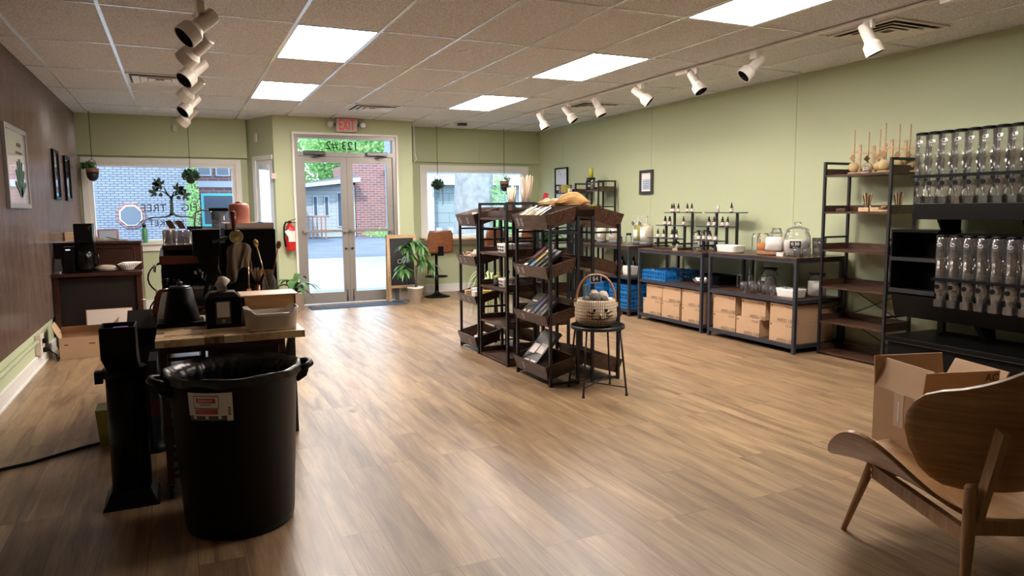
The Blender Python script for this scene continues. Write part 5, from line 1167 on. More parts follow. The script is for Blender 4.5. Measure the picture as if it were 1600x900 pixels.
def flat_rack(label, x0, x1, y0, y1, open_sgn, zs, top, group=None, wood_='walnut', curb=.045, name='shelf_rack'):
    t = thing(name, label, 'display rack', ((x0 + x1) / 2, (y0 + y1) / 2, 0), group=group)
    post_set(t, x0, x1, y0, y1, top)
    for y in (y0, y1 - .022): MB('black_steel').box(x0 + .022, x1 - .022, y, y + .022, top - .022, top).make('top_bar', t)
    for y in (y0, y1 - .022):
        for z in zs[1:-1:2]: MB('black_steel').box(x0 + .022, x1 - .022, y + .004, y + .018, z + .10, z + .118).make('rung', t)
    for z in zs:
        s = MB(wood_); s.box(x0 + .003, x1 - .003, y0 + .023, y1 - .023, z - .018, z)
        xb = x1 - .014 if open_sgn < 0 else x0 + .003
        s.box(xb, xb + .011, y0 + .023, y1 - .023, z, z + curb)
        s.box(x0 + .024, x1 - .024, y0 + .004, y0 + .0225, z - .018, z + curb); s.box(x0 + .024, x1 - .024, y1 - .0225, y1 - .004, z - .018, z + curb)
        so = s.make('shelf', t)
        MB('steel_dark').lathe([(.005, -.0012), (.005, 0)], (x0 + .07, y0 + .004, z + .012), 8, ax='y').lathe([(.005, -.0012), (.005, 0)], (x1 - .07, y0 + .004, z + .012), 8, ax='y').make('screw', so)
    return t
G1 = bin_rack('tilted bin rack nearest the camera on the left side of the centre display', -1, 2.47, 4.71, 5.31)
G2 = bin_rack('tilted bin rack nearest the camera on the right side of the centre display', 1, 3.17, 4.71, 5.31)
G3 = bin_rack('tilted bin rack at the far left end of the centre display', -1, 2.47, 6.14, 6.62)
G4 = bin_rack('tilted bin rack at the far right end of the centre display', 1, 3.17, 6.14, 6.62)
FZ = [.03, .345, .665, .972, 1.283]
G5 = flat_rack('flat shelved rack between the two left bin racks of the centre display', 2.51, 2.79, 5.50, 6.115, -1, FZ, 1.417, 'flat shelved centre racks')
G6 = flat_rack('flat shelved rack between the two right bin racks of the centre display', 2.85, 3.13, 5.50, 6.115, 1, FZ, 1.417, 'flat shelved centre racks')

# printed tags on the bin lips
def lip_tags(ys, zt, zb):
    for y in ys:
        o = MB('tag_grey'); zc0 = zb + (zt - zb) * .15; zc1 = zb + (zt - zb) * .85
        def X(z): return 2.505 - .035 * (z - zb) / (zt - zb) - .0015
        o.hexa([(X(zc0), y + .055, zc0), (X(zc0), y, zc0), (X(zc0) + .001, y, zc0), (X(zc0) + .001, y + .055, zc0), (X(zc1), y + .055, zc1), (X(zc1), y, zc1), (X(zc1) + .001, y, zc1), (X(zc1) + .001, y + .055, zc1)])
        for k in range(4):
            z = zc0 + (zc1 - zc0) * (.15 + .2 * k); o.use('label').box(X(z) - .0012, X(z) - .0002, y + .008, y + .047, z, z + .003)
        yield o
for rk, lst in ((G1, (((5.19, 5.12), 1.311, 1.20), ((5.19, 5.10), .918, .825), ((5.10,), .545, .462), ((5.10,), .155, .045))), (G3, (((6.50, 6.30), 1.311, 1.20), ((6.5, 6.38), .918, .825), ((6.55, 6.44, 6.3), .545, .462), ((6.28,), .155, .045)))):
    for ys, zt, zb in lst:
        for o in lip_tags(ys, zt, zb): o.make('price_tag', rk)

# goods: leaning boxed games / packs in the near bins
def pack(name, m, w, d, h, marks=()):
    t = thing(name, 'x', 'boxed goods'); MB(m).box(-w / 2, w / 2, -d / 2, d / 2, 0, h).make('carton', t, bevel=.001)
    for (mm, x0, x1, z0, z1) in marks: MB(mm).box(-w / 2 - .0012, -w / 2 - .0002, x0 * d - d / 2, x1 * d - d / 2, z0 * h, z1 * h).make('print', t)
    return t
# leaning packs: front face looks left (-x); lean back towards +x
def lean(proto, used, x, y, z, tilt, rz, label, group=None):
    return place(proto, used, (x, y, z), 0, label, group, rot=(0, tilt, rz))
def floor_bin(zb, x): return zb + .011 + (x - 2.505) * .066 / .267
Y_ = 5.24
specs = []
# second bin: four dark long boxes lying tilted back, seen end on
M['print_red'] = M['crimson']
def flatpack(loc, size, rot, label, m='carton', marks=(), group='dark game boxes in the near left rack'):
    """box lying on a slope; marks on its top face"""
    w, d, h = size; t = thing('game_box', label, 'boxed goods', group=group); MB(m).box(0, w, -d / 2, d / 2, 0, h).make('carton', t, bevel=.0015)
    for mm, u0, u1, v0, v1 in marks: MB(mm).box(u0 * w, u1 * w, (v0 - .5) * d, (v1 - .5) * d, h + .0001, h + .0009).make('print', t)
    t.location = loc; t.rotation_euler = rot; return t
SL = -.62
zb2 = .846
flatpack((2.525, 5.22, zb2 + .005), (.30, .085, .030), (0, SL, 0), 'dark box with pink stripe, farthest left in the second bin of the near rack', marks=(('crimson', .5, .95, .35, .6), ('label', .04, .25, .2, .8)))
flatpack((2.525, 5.125, zb2 + .005), (.30, .085, .028), (0, SL, 0), 'dark box with yellow and blue print in the second bin of the near rack', marks=(('yellow', .35, .75, .25, .55), ('skyblue', .08, .35, .2, .75), ('label', .78, .95, .2, .8)))
flatpack((2.525, 5.04, zb2 + .005), (.28, .065, .026), (0, SL, 0), 'plain dark box with small white lettering, third in the second bin down', marks=(('label', .1, .5, .45, .52), ('label', .6, .9, .45, .52)))
flatpack((2.530, 4.965, zb2 + .005), (.27, .060, .024), (0, SL, 0), 'plain dark box nearest the camera in the second bin down', marks=(('label', .1, .4, .45, .52),))
zb3 = .485
flatpack((2.525, 5.17, zb3 + .005), (.24, .15, .030), (0, -.72, 0), 'broad dark box with pale lettering in the third bin of the near left rack', marks=(('label', .12, .22, .15, .35), ('label', .12, .2, .6, .8), ('crimson', .03, .10, .1, .4), ('label', .6, .65, .3, .8)))
flatpack((2.525, 5.055, zb3 + .005), (.25, .06, .028), (0, -.72, 0), 'narrow dark box with blue and violet print in the third bin down', marks=(('purple', .4, .8, .3, .7), ('skyblue', .25, .6, .35, .6), ('crimson', .05, .15, .2, .8)))
flatpack((2.53, 4.985, zb3 + .005), (.24, .055, .026), (0, -.72, 0), 'narrow plain dark box, nearer the camera, in the third bin down', marks=(('label', .3, .6, .45, .52),))
flatpack((2.53, 4.925, zb3 + .005), (.23, .05, .024), (0, -.72, 0), 'slim plain dark box nearest the camera in the third bin down', marks=(('label', .2, .4, .45, .52),))
zb4 = .075
flatpack((2.525, 5.13, zb4 + .005), (.36, .26, .030), (0, -.80, 0), 'large dark box with two white panels in the bottom bin of the near left rack', marks=(('label', .36, .62, .08, .46), ('label', .32, .58, .54, .90), ('label', .04, .16, .1, .4), ('label', .04, .14, .5, .8)))
M['sage_box'] = mat('sage_box', (.16, .20, .15, 1), .6); M['slate_box'] = mat('slate_box', (.10, .15, .18, 1), .6)
cols = [('slate_box', 'slate blue'), ('blue_paper', 'pale blue'), ('olive', 'olive'), ('kraft', 'brown'), ('tag_grey', 'grey'), ('sage_box', 'sage green'), ('carton', 'black'), ('wool_white', 'cream'), ('walnut', 'dark brown'), ('steel_dark', 'dark grey')]
for i, (m_, nm_) in enumerate(cols):
    M['soap' + m_] = M[m_]
    flatpack((2.51 + .012 * (i % 3), 5.235 - .040 * i, 1.228 + .006), (.16 - .01 * (i % 2), .030, .065 + .008 * (i % 3)), (0, -.55, 0), '%s striped packet leaning in the top bin of the near left rack' % nm_, m_, (('kraft', .1, .45, .3, .7), ('carton', .6, .8, .1, .9)), group='packets in the top bin of the near left rack')
# brown paper bundle on top between the racks
t = thing('paper_bundle', 'crumpled kraft paper bundle and twisted loofah on top of the near racks', 'paper bundle', (2.9, 4.95, 1.37))
def fn(u, v): a = u * 2 * PI; s = math.sin(PI * (.08 + .84 * v)); return (2.86 + .30 * (v - .35) + .012 * math.sin(7 * a + 5 * v), 5.06 + .06 * s * math.cos(a) + .008 * math.sin(11 * v + 3 * a), 1.405 + (.045 + .02 * math.sin(3 * v)) * s * math.sin(a) * (1 + .2 * math.sin(5 * a)) + .05 * (1 - v) * v)
M['loofah'] = mat('loofah', (.50, .28, .10, 1), .9, noise=.35, nscale=40, bump=.6)
MB('loofah').grid(fn, 26, 16).make('loofah', t)
def fn(u, v): a = u * 2 * PI; s = math.sin(PI * (.1 + .8 * v)); return (2.74 + .22 * (v - .5) + .015 * math.sin(5 * a), 5.12 + .05 * s * math.cos(a), 1.40 + .035 * s * math.sin(a) * (1 + .5 * math.sin(4 * a + 9 * v)))
MB('kraft').grid(fn, 26, 14).make('kraft_paper', t)
def fn(u, v): return (2.79 + .075 * u + .01 * v, 5.2 - .2 * v + .0, 1.443 + .004 * math.sin(9 * v + 4 * u) - .03 * u)
tag(MB('walnut').box(2.79, 2.855, 4.735, 5.28, 1.375, 1.387).use('label').make('bridge_board', None, (2.82, 5.0, 1.376)), 'narrow dark board bridging the backs of the two near bin racks', 'board')
# far left rack goods
t = thing('soap_bars', 'small brown and cream soap stack in the top bin of the far left rack', 'soap', (2.55, 6.25, 1.23))
for i in range(3): MB('kraft' if i % 2 else 'label').at(RZ(.2 * i, (2.56, 6.22 + .02 * i, 0))).box(-.04, .04, -.03, .03, 1.232 + i * .034, 1.262 + i * .034).make('bar', t)
R_ = random.Random(77)
f = MB('kraft'); tcol = ['kraft', 'label', 'bronze', 'wool_white']
for i in range(46):
    f.use(tcol[i % 4]); cx_, cy_ = 2.60 + R_.uniform(-.07, .08), 6.37 + R_.uniform(-.2, .2); cz_ = .875 + (cx_ - 2.5) * .25 + R_.uniform(.005, .045); r_a = R_.uniform(.025, .04); a0 = R_.uniform(0, 3)
    f.tube([(cx_ + r_a * math.cos(a0 + q * .7), cy_ + r_a * .7 * math.sin(a0 + q * .7), cz_ + .012 * math.sin(q * 1.4 + a0)) for q in range(8)], .005, 5)
o = f.make('dried_curls', None, (2.6, 6.37, .85)); stuff(o); tag(o, 'tangle of brown and cream wooden curls in the second bin of the far left rack', 'curls')
for i, (m_, nm_, dx, dy, w_) in enumerate((('label', 'cream', .0, -.02, .07), ('blue_paper', 'pale blue', .05, .05, .08), ('yellow', 'mustard', .06, -.14, .07), ('kraft', 'brown', -.01, .13, .06), ('wool_white', 'white', .06, .15, .05))):
    o = MB(m_).at(RZ(.5 * i, (2.575 + dx, 6.37 + dy, 0))).box(-w_ / 2, w_ / 2, -.045, .045, .515 + dx * .25, .575 + dx * .25).make('soap_pack', None, (2.575 + dx, 6.37 + dy, .515), bevel=.006); tag(o, '%s wrapped pack in the third bin of the far left rack' % nm_, 'soap', 'wrapped packs in the third bin')
for i, (m_, nm_, dx, dy) in enumerate((('label', 'cream', .0, -.04), ('crimson', 'red', .03, -.12), ('kraft', 'brown', .06, .03))):
    o = MB(m_).at(RZ(.8 * i, (2.58 + dx, 6.35 + dy, 0))).box(-.035, .035, -.04, .04, .10 + dx * .25, .145 + dx * .25).make('soap_pack', None, (2.58 + dx, 6.35 + dy, .10), bevel=.006); tag(o, '%s wrapped pack in the bottom bin of the far left rack' % nm_, 'soap', 'wrapped packs in the bottom bin')
# flat rack goods
def small_bin(label, c, w, d, h, rz=0, m='white_plastic', slots=True, handle=True, name='storage_basket'):
    t = thing(name, label, 'storage bin', (0, 0, 0))
    bin_shell(MB(m), 0, 0, .001, w * .9, d * .9, h, w, d, .0).make('body', t)
    if slots:
        for ix in range(3):
            for iz in range(2): MB('card_dark').box(-w * .47 - .0035, -w * .47 - .0015, (-.3 + ix * .22) * d, (-.14 + ix * .22) * d, h * (.25 + .33 * iz), h * (.45 + .33 * iz)).make('slot', t)
    t.location = c; t.rotation_euler = (0, 0, rz); return t
small_bin('white slotted basket on the upper shelf of the left flat rack', (2.60, 5.70, .9725), .11, .20, .085)
small_bin('white slotted basket on the middle shelf of the left flat rack', (2.60, 5.72, .6655), .10, .13, .085)
def jar(label, c, r, h, fill=None, fh=.6, lidm=None, m='glass', cat='jar', name='glass_jar', group=None):
    t = thing(name, label, cat, (0, 0, 0), group=group)
    MB(m).open_lathe([(.0001, .002), (r * .9, .002), (r, .012), (r, h * .82), (r * .8, h * .92), (r * .82, h), (r * .74, h), (r * .72, h * .92)], n=26).make('body', t)
    if fill: MB(fill).lathe([(.0001, .006), (r * .86, .006), (r * .93, .02), (r * .93, h * fh), (.0001, h * fh + .006)], n=24).make('contents', t)
    if lidm: MB(lidm).lathe([(r * .88, h + .001), (r * .9, h + .004), (r * .9, h + .022), (.0001, h + .024)], n=24).make('lid', t)
    t.location = c; return t
jar('dark filled jar with yellow green lid on the middle shelf of the left flat rack', (2.60, 5.90, .666), .034, .07, 'card_dark', .8, 'lime')
jar('clear lidded jar at the near end of the middle shelf of the left flat rack', (2.59, 5.585, .666), .040, .085, 'bagfilm', .5, 'bagfilm')
jar('clear bottle jar beside the basket on the upper shelf of the left flat rack', (2.57, 5.55, .973), .022, .10, None)
t = thing('leaf_sprig', 'single dark green leaf standing behind the middle shelf basket', 'plant', (2.64, 5.75, .80))
f = MB('leaf_dark'); ribbon_leaf(f, (2.64, 5.80, .76), (0, -1), .07, .045, .1, .9); f.tube([(2.64, 5.80, .667), (2.64, 5.80, .76)], .003, 5); f.make('leaf', t)
jar('pale small tub on the middle shelf of the right flat rack', (2.93, 5.56, .666), .035, .06, 'powder', .8, 'white_plastic')
o = MB('walnut').tray(2.56, 2.70, 5.60, 6.02, 1.284, 1.345, .008).make('wooden_tray', None, (2.63, 5.8, 1.284)); tag(o, 'long brown wooden tray on the top shelf of the left flat rack', 'tray')
# ---------------- round side table with the cat basket
t = thing('side_table', 'small round black tray table in front of the near racks', 'side table', (2.78, 4.46, 0))
SC = (2.775, 4.465)
MB('black_steel').lathe([(.195, .478), (.200, .482), (.200, .505), (.195, .505), (.192, .490), (.0001, .489)], (*SC, 0), 44).make('tray_top', t)
ft = [(2.646, 4.667), (2.578, 4.337), (2.894, 4.256), (2.974, 4.602)]
for x, y in ft:
    dx, dy = x - SC[0], y - SC[1]; l = math.hypot(dx, dy); xt, yt = SC[0] + dx / l * .185, SC[1] + dy / l * .185
    MB('black_steel').tube([(xt, yt, .478), (x, y, .012)], .0075, 8).lathe([(.011, 0), (.011, .014)], (x, y, 0), 10).make('leg', t)
def md(i, z): x, y = ft[i]; dx, dy = x - SC[0], y - SC[1]; return (x - dx * .02, y - dy * .02, z)
MB('black_steel').tube([md(0, .06), (SC[0], SC[1], .06), md(2, .06)], .005, 6).tube([md(1, .07), (SC[0], SC[1], .07), md(3, .07)], .005, 6).make('cross_brace', t)
t = thing('cat_basket', 'woven cream basket with a stitched cat face and hoop handle on the black side table', 'basket', (SC[0], SC[1], .491))
BC = (2.765, 4.475, .491)
prof = [(.0001, 0), (.080, .001), (.122, .015), (.150, .050), (.157, .095), (.152, .145), (.144, .185), (.140, .205), (.132, .205), (.137, .18), (.141, .15), (.0001, .145)]
MB('basket').open_lathe(prof, BC, 60).make('body', t)
ca = math.atan2(-BC[1], -BC[0]) # direction to the viewer
def bpt(a, z, off=.003):
    for (r1, z1), (r2, z2) in zip(prof[1:7], prof[2:8]):
        if z1 <= z <= z2: r = r1 + (r2 - r1) * (z - z1) / (z2 - z1); break
    return (BC[0] + (r + off) * math.cos(a), BC[1] + (r + off) * math.sin(a), BC[2] + z)
fa = ca + .22
def face_line(pts, r=.0022): return [bpt(fa + a, z) for a, z in pts]
fc = MB('black_matte')
for da in (-.28, .28): fc.sphere(bpt(fa + da, .138, .001), .0105, 12, 8)
for s_ in (-1, 1):
    fc.tube(face_line([(s_ * .30, .113), (s_ * .45, .119), (s_ * .62, .130)]), .0032, 6); fc.tube(face_line([(s_ * .30, .098), (s_ * .46, .095), (s_ * .64, .098)]), .0032, 6)
    fc.tube(face_line([(0, .085), (s_ * .05, .072), (s_ * .14, .070), (s_ * .24, .077), (s_ * .34, .072), (s_ * .4, .081)]), .0034, 6)
fc.tube(face_line([(0, .097), (0, .085)]), .002, 5); fc.make('stitched_face', t)
MB('wool_white').sphere(bpt(fa, .108, .001), .009, 10, 6).make('nose', t)
hx = (-math.sin(ca), math.cos(ca))
def hp(k): an = PI * k; return (BC[0] + hx[0] * .143 * math.cos(an), BC[1] + hx[1] * .143 * math.cos(an), BC[2] + .16 + .225 * math.sin(an) ** .8)
MB('wicker').tube([hp(k / 24) for k in range(25)], .0085, 10).make('handle', t)
for k in (0, 24):
    p = hp(k / 24); MB('bristle').box(p[0] - .014, p[0] + .014, p[1] - .014, p[1] + .014, p[2] - .012, p[2] + .02).make('handle_loop', t)
t = thing('price_sign', 'small white framed chalk price sign reading 4 dollars hanging in the cat basket handle', 'price sign', (BC[0], BC[1] - .09, .84))
sx_, sy_ = math.cos(.436), -math.sin(.436); pc_ = Vector((BC[0] - .01, BC[1] - .012, .845))
T = Matrix(((sx_, -sy_ * -1 * -1, 0, pc_.x), (sy_, sx_, 0, pc_.y), (0, 0, 1, pc_.z), (0, 0, 0, 1)))
T = Matrix.Translation(pc_) @ Matrix.Rotation(-.436, 4, 'Z') @ Matrix.Rotation(-.04, 4, 'Y')
MB('white_plastic').at(T).box(-.042, .042, -.003, .003, -.032, .032).make('frame', t)
MB('slate').at(T).box(-.036, .036, -.0045, -.0031, -.026, .026).make('board', t)
p = T @ Vector((-.004, -.0055, 0)); text('$4', .042, p, (sx_, sy_, 0), (0, 0, 1), 'whitemark', t, 'chalk_price', .0003)
MB('steel_dark').tube([(pc_.x, pc_.y, .877), (pc_.x, pc_.y, .90)], .0015, 5).make('hanger', t)
t = thing('blue_box', 'slim pale blue carton standing inside the cat basket', 'carton', (BC[0] - .05, BC[1], .61))
MB('teal').use(mat('dusty_blue', (.16, .30, .38, 1), .6)).box(BC[0] - .075, BC[0] - .045, BC[1] + .03, BC[1] + .06, .638, .80).make('carton', t)
balls = [(-.062, -.035, .640, .031, 'wool_grey', 'grey felted wool ball at the left of the cat basket'), (-.012, -.062, .660, .037, 'wool_grey', 'largest looking grey felted wool ball at the front of the cat basket'), (.042, -.050, .646, .031, 'wool_grey', 'grey felted wool ball right of the middle in the cat basket'),
         (-.012, .010, .680, .034, 'wool_white', 'cream felted wool ball at the back of the cat basket'), (.045, .008, .670, .036, 'wool_white', 'cream felted wool ball at the top right of the cat basket'), (.080, -.030, .636, .026, 'wool_white', 'cream felted wool ball lowest at the right rim of the cat basket')]
for dx, dy, z, r, m_, l_ in balls:
    z += .045; dx *= 1.2; dy *= 1.1; r *= 1.12; c = Vector((BC[0], BC[1], 0)) + Vector((sx_, sy_, 0)) * dx + Vector((-sy_, sx_, 0)) * dy
    o = MB(m_).sphere((c.x, c.y, z), r, 22, 14).make('wool_ball', None, (c.x, c.y, z)); tag(o, l_, 'wool ball', 'wool balls in the cat basket')

# ================================================================ RIGHT WALL TABLES
def shop_table(label, y0, y1, zt, x0=5.07, x1=5.68, zm=.50, zl=.085):
    t = thing('metal_table', label, 'table', ((x0 + x1) / 2, (y0 + y1) / 2, 0), group='slate metal framed tables along the right wall'); w = .03
    MB('walnut').box(x0 - .004, x1 + .004, y0 - .004, y1 + .004, zt - .018, zt).make('worktop', t, bevel=.002)
    MB('walnut').box(x0 + .031, x1 - .031, y0 + .005, y1 - .005, zm - .014, zm).make('shelf', t)
    for x in (x0, x1 - w):
        for y in (y0, y1 - w): MB('table_steel').box(x, x + w, y, y + w, 0, zt - .019).make('leg', t)
    f = MB('table_steel')
    for z, h in ((zt - .019, .03), (zm - .0005, .035), (zl, .035)):
        f.box(x0 + .003, x0 + w - .003, y0 + w, y1 - w, z - h, z); f.box(x1 - w + .003, x1 - .003, y0 + w, y1 - w, z - h, z)
        f.box(x0 + w, x1 - w, y0 + .003, y0 + w - .003, z - h, z - .001 if h > .03 else z); f.box(x0 + w, x1 - w, y1 - w + .003, y1 - .003, z - h, z - .001 if h > .03 else z)
    f.make('frame', t)
    MB('walnut').box(x0 + w + .001, x1 - w - .001, y0 + w + .001, y1 - w - .001, zl - .012, zl - .002).make('bottom_shelf', t)
    return t
shop_table('slate framed table nearest the camera on the right wall, holding the big glass jar', 4.765, 5.955, .89)
shop_table('middle slate framed table on the right wall, holding the dropper bottle risers', 6.055, 7.235, .87)
shop_table('farthest slate framed table on the right wall, holding the pump dispensers', 7.43, 8.62, .885)
# cartons
def carton(y0, y1, z0, z1, x0, label, grp):
    t = thing('cardboard_carton', label, 'carton', (x0 + .25, (y0 + y1) / 2, z0), group=grp)
    MB('card').box(x0, x0 + .50, y0, y1, z0, z1).make('box', t, bevel=.003)
    MB('tape').box(x0 - .0012, x0 - .0002, y0 + .002, y1 - .002, (z0 + z1) / 2 - .0, (z0 + z1) / 2 + .0015).make('seam', t)
    text('A0032-120C', .044, (x0 - .001, y0 + .095, z0 + .022), (0, -1, 0), (0, 0, 1), 'card_dark', t, 'printed_code', .0003)
    text('12 OZ', .032, (x0 - .001, y0 + .06, z1 - .025), (0, -1, 0), (0, 0, 1), 'card_dark', t, 'printed_size', .0003)
    MB('card_dark').box(x0 - .001, x0 - .0003, y1 - .03, y1 - .015, z1 - .035, z1 - .02).make('printed_mark', t)
    return t
g1 = 'cartons under the nearest wall table'; g2 = 'cartons under the middle wall table'
carton(5.57, 5.905, .0835, .262, 5.105, 'brown carton at the bottom left under the nearest wall table', g1); carton(5.575, 5.905, .2635, .445, 5.105, 'brown carton on top at the left under the nearest wall table', g1)
carton(5.235, 5.555, .0835, .256, 5.105, 'brown carton at the bottom middle under the nearest wall table', g1); carton(5.17, 5.495, .2575, .445, 5.115, 'brown carton on top in the middle under the nearest wall table', g1)
carton(4.80, 5.105, .0835, .272, 5.105, 'brown carton at the bottom right under the nearest wall table', g1); carton(4.80, 5.10, .2735, .448, 5.105, 'brown carton on top at the right under the nearest wall table', g1)
carton(6.82, 7.17, .0835, .27, 5.105, 'brown carton at the bottom left under the middle wall table', g2); carton(6.80, 7.11, .2715, .45, 5.11, 'brown carton on top at the left under the middle wall table', g2)
carton(6.475, 6.80, .0835, .27, 5.105, 'brown carton at the bottom middle under the middle wall table', g2); carton(6.455, 6.785, .2715, .45, 5.105, 'brown carton on top in the middle under the middle wall table', g2)
carton(6.10, 6.43, .0835, .262, 5.105, 'brown carton at the bottom right under the middle wall table', g2); carton(6.10, 6.425, .2635, .45, 5.105, 'brown carton on top at the right under the middle wall table', g2)
# blue dish racks
def crate(x0, x1, y0, y1, z0, h, label, cols=6, grp='blue lattice glass racks'):
    t = thing('glass_rack', label, 'glass rack', ((x0 + x1) / 2, (y0 + y1) / 2, z0), group=grp)
    b_ = MB('blue_crate'); th = .008; tiers = 2; bh = .012
    b_.box(x0, x1, y0, y1, z0, z0 + .006)
    def side(fix, a0, a1, ax):
        n = 9; zz = [z0 + .006, z0 + h * .5, z0 + h]
        for z in (z0 + .006, z0 + h * .5 - bh / 2, z0 + h - bh):
            (b_.box(fix, fix + th, a0, a1, z, z + bh) if ax == 'x' else b_.box(a0, a1, fix, fix + th, z, z + bh))
        for i in range(n + 1):
            a = a0 + (a1 - a0) * i / n; wdt = .009 if 0 < i < n else .03
            lo_, hi_ = max(a0, a - wdt / 2), min(a1, a + wdt / 2)
            (b_.box(fix + .001, fix + th - .001, lo_, hi_, z0, z0 + h) if ax == 'x' else b_.box(lo_, hi_, fix + .001, fix + th - .001, z0, z0 + h))
        for i in range(n):
            a = a0 + (a1 - a0) * i / n; c_ = a0 + (a1 - a0) * (i + 1) / n
            for k in range(2):
                za = z0 + h * .5 * k + .012; zc = z0 + h * .5 * (k + 1) - .008; f0 = fix + th / 2
                P = ((f0, a, za), (f0, c_, zc)) if ax == 'x' else ((a, f0, za), (c_, f0, zc))
                b_.bar(P[0], P[1], .0045, .004, up=(1, 0, 0) if ax == 'x' else (0, 1, 0))
    side(x0, y0, y1, 'x'); side(x1 - th, y0, y1, 'x'); side(y0, x0, x1, 'y'); side(y1 - th, x0, x1, 'y'); b_.make('frame', t)
    d = MB('blue_crate')
    for i in range(1, cols): x = x0 + (x1 - x0) * i / cols; d.box(x - .002, x + .002, y0 + th, y1 - th, z0 + h * .45, z0 + h - .004)
    for i in range(1, cols): y = y0 + (y1 - y0) * i / cols; d.box(x0 + th, x1 - th, y - .0021, y + .0021, z0 + h * .45, z0 + h - .0045)
    d.make('dividers', t)
    return t
crate(5.11, 5.60, 6.745, 7.205, .5005, .115, 'blue lattice glass rack on the shelf of the middle wall table')
for i in range(3):
    o_ = thing('glass_tumbler', '%s clear tumbler upside down in the blue rack on the middle wall table shelf' % ('left', 'middle', 'right')[i], 'glass', (0, 0, 0), group='tumblers in the blue rack')
    MB('glass').open_lathe([(.026, .007), (.030, .13), (.0001, .13)], n=16).make('bowl', o_); o_.location = (5.19 + .16 * i * .5, 7.08 - .16 * i, .5005)
for k, (z, nm_) in enumerate(((.0835, 'lowest'), (.185, 'second from the bottom'), (.287, 'third from the bottom'), )):
    crate(5.10, 5.58, 7.47, 7.93, z, .1, 'blue lattice rack, %s of the near stack under the farthest wall table' % nm_, 5); crate(5.10, 5.58, 8.06, 8.52, z, .1, 'blue lattice rack, %s of the far stack under the farthest wall table' % nm_, 5)
# middle table shelf, right: foil bag and black crate
t = thing('foil_bag', 'crumpled silver foil bag on the shelf between the middle and nearest wall tables', 'bag', (5.2, 6.25, .50))
def fn(u, v): a = u * 2 * PI; s = math.sin(PI * (.03 + .94 * v)) ** .5; k = 1 + .12 * math.sin(7 * a + 9 * v) + .10 * math.sin(13 * a - 7 * v) + .06 * math.sin(23 * v + 5 * a); return (5.20 + .075 * s * k * math.cos(a), 6.20 + .11 * s * k * math.sin(a) * 1.0, .512 + .105 * v)
MB('chrome').grid(fn, 40, 14).make('bag', t)
t = thing('black_crate', 'low black mesh crate behind the silver bag on the middle wall table shelf', 'crate', (5.5, 6.3, .50))
b_ = MB('black'); b_.tray(5.36, 5.64, 6.09, 6.52, .5005, .60, .006)
for i in range(11): b_.box(5.356, 5.359, 6.10 + i * .038, 6.11 + i * .038, .52, .595)
b_.make('crate', t)
# nearest table shelf
S1 = .5003
tbs = tumbler(.034, .10); ut2 = []
for qi, (x, y, sc) in enumerate(((5.20, 5.565, 1), (5.25, 5.50, 1.1), (5.17, 5.39, .95), (5.27, 5.34, 1.0), (5.19, 5.265, .9), (5.20, 5.18, .92), (5.29, 5.21, .92), (5.29, 5.42, 1.15), (5.30, 5.12, .9))):
    place(tbs, ut2, (x, y, S1), 0, 'loose clear glass on the nearest wall table shelf, %s from the far end' % ['second', 'third', 'fourth', 'sixth', 'seventh', 'eighth', 'ninth', 'fifth', 'last'][qi], 'loose glasses on the nearest table shelf', scale=sc)
jar('narrow clear bottle at the far end of the glasses on the nearest table shelf', (5.40, 5.84, S1), .032, .15); jar('second narrow clear bottle beside the far one on the nearest table shelf', (5.43, 5.72, S1), .030, .15)
jar('short wide clear glass jar on the nearest table shelf among the tumblers', (5.33, 5.33, S1), .055, .17)
jar('large clear jar of white powder standing behind the loose glasses', (5.50, 5.52, S1), .085, .215, 'powder', .62, 'steel_dark')
jar('round glass jar of white powder beside the white bin on the nearest table shelf', (5.52, 4.93, S1), .085, .20, 'powder', .72, 'steel_dark')
small_bin('white rounded bin at the near end of the nearest table shelf', (5.24, 4.98, S1), .17, .26, .085, 0, 'white_plastic', False)
# nearest table top
Z1 = .8905
small_bin('white rounded bin at the far end of the nearest wall table top', (5.19, 5.76, Z1), .17, .30, .075, 0, 'white_plastic', False)
jar('tall clear vase with orange filling on the nearest wall table', (5.40, 5.52, Z1), .060, .20, 'orange', .5)
jar('tall empty clear glass vase behind the orange filled one', (5.52, 5.46, Z1), .055, .25)
jar('slim clear glass left of the orange filled vase', (5.50, 5.72, Z1), .045, .19)
t = thing('wooden_board', 'thick round live edge wooden slab on the nearest wall table', 'board', (5.27, 5.26, Z1))
MB('bronze').use(wood('slab', (.16, .06, .02, 1), (.34, .16, .07, 1), (6, 6, 20), .6)).lathe([(.13, Z1), (.14, Z1 + .008), (.137, Z1 + .032), (.12, Z1 + .036)], (5.27, 5.25, 0), 30, sy=1.2).make('slab', t)
t = thing('beehive_jar', 'ribbed glass beehive jar full of white powder on the wooden slab', 'jar', (0, 0, 0))
pr_ = [(.0001, .002), (.080, .002)]; 
for i in range(9): z = .01 + i * .016; r = .098 - .0005 * i * i; pr_ += [(r - .004, z), (r, z + .008)]
pr_ += [(.070, .158), (.06, .166)]
MB('glass').open_lathe(pr_, n=32).make('body', t); MB('powder').lathe([(.0001, .004), (.084, .006), (.092, .02), (.086, .12), (.076, .135), (.0001, .142)], n=26).make('contents', t)
MB('glass').open_lathe([(.066, .167), (.045, .182), (.012, .186), (.010, .196), (.018, .206), (.0001, .214)], n=22).make('lid', t); t.location = (5.29, 5.25, Z1 + .0365)
t = thing('candy_jar', 'large round glass jar with knobbed lid and white powder on the nearest wall table', 'jar', (0, 0, 0))
MB('glass').open_lathe([(.0001, .003), (.095, .003), (.108, .012), (.118, .05), (.122, .12), (.118, .19), (.104, .22), (.098, .235), (.102, .24)], n=40).make('body', t)
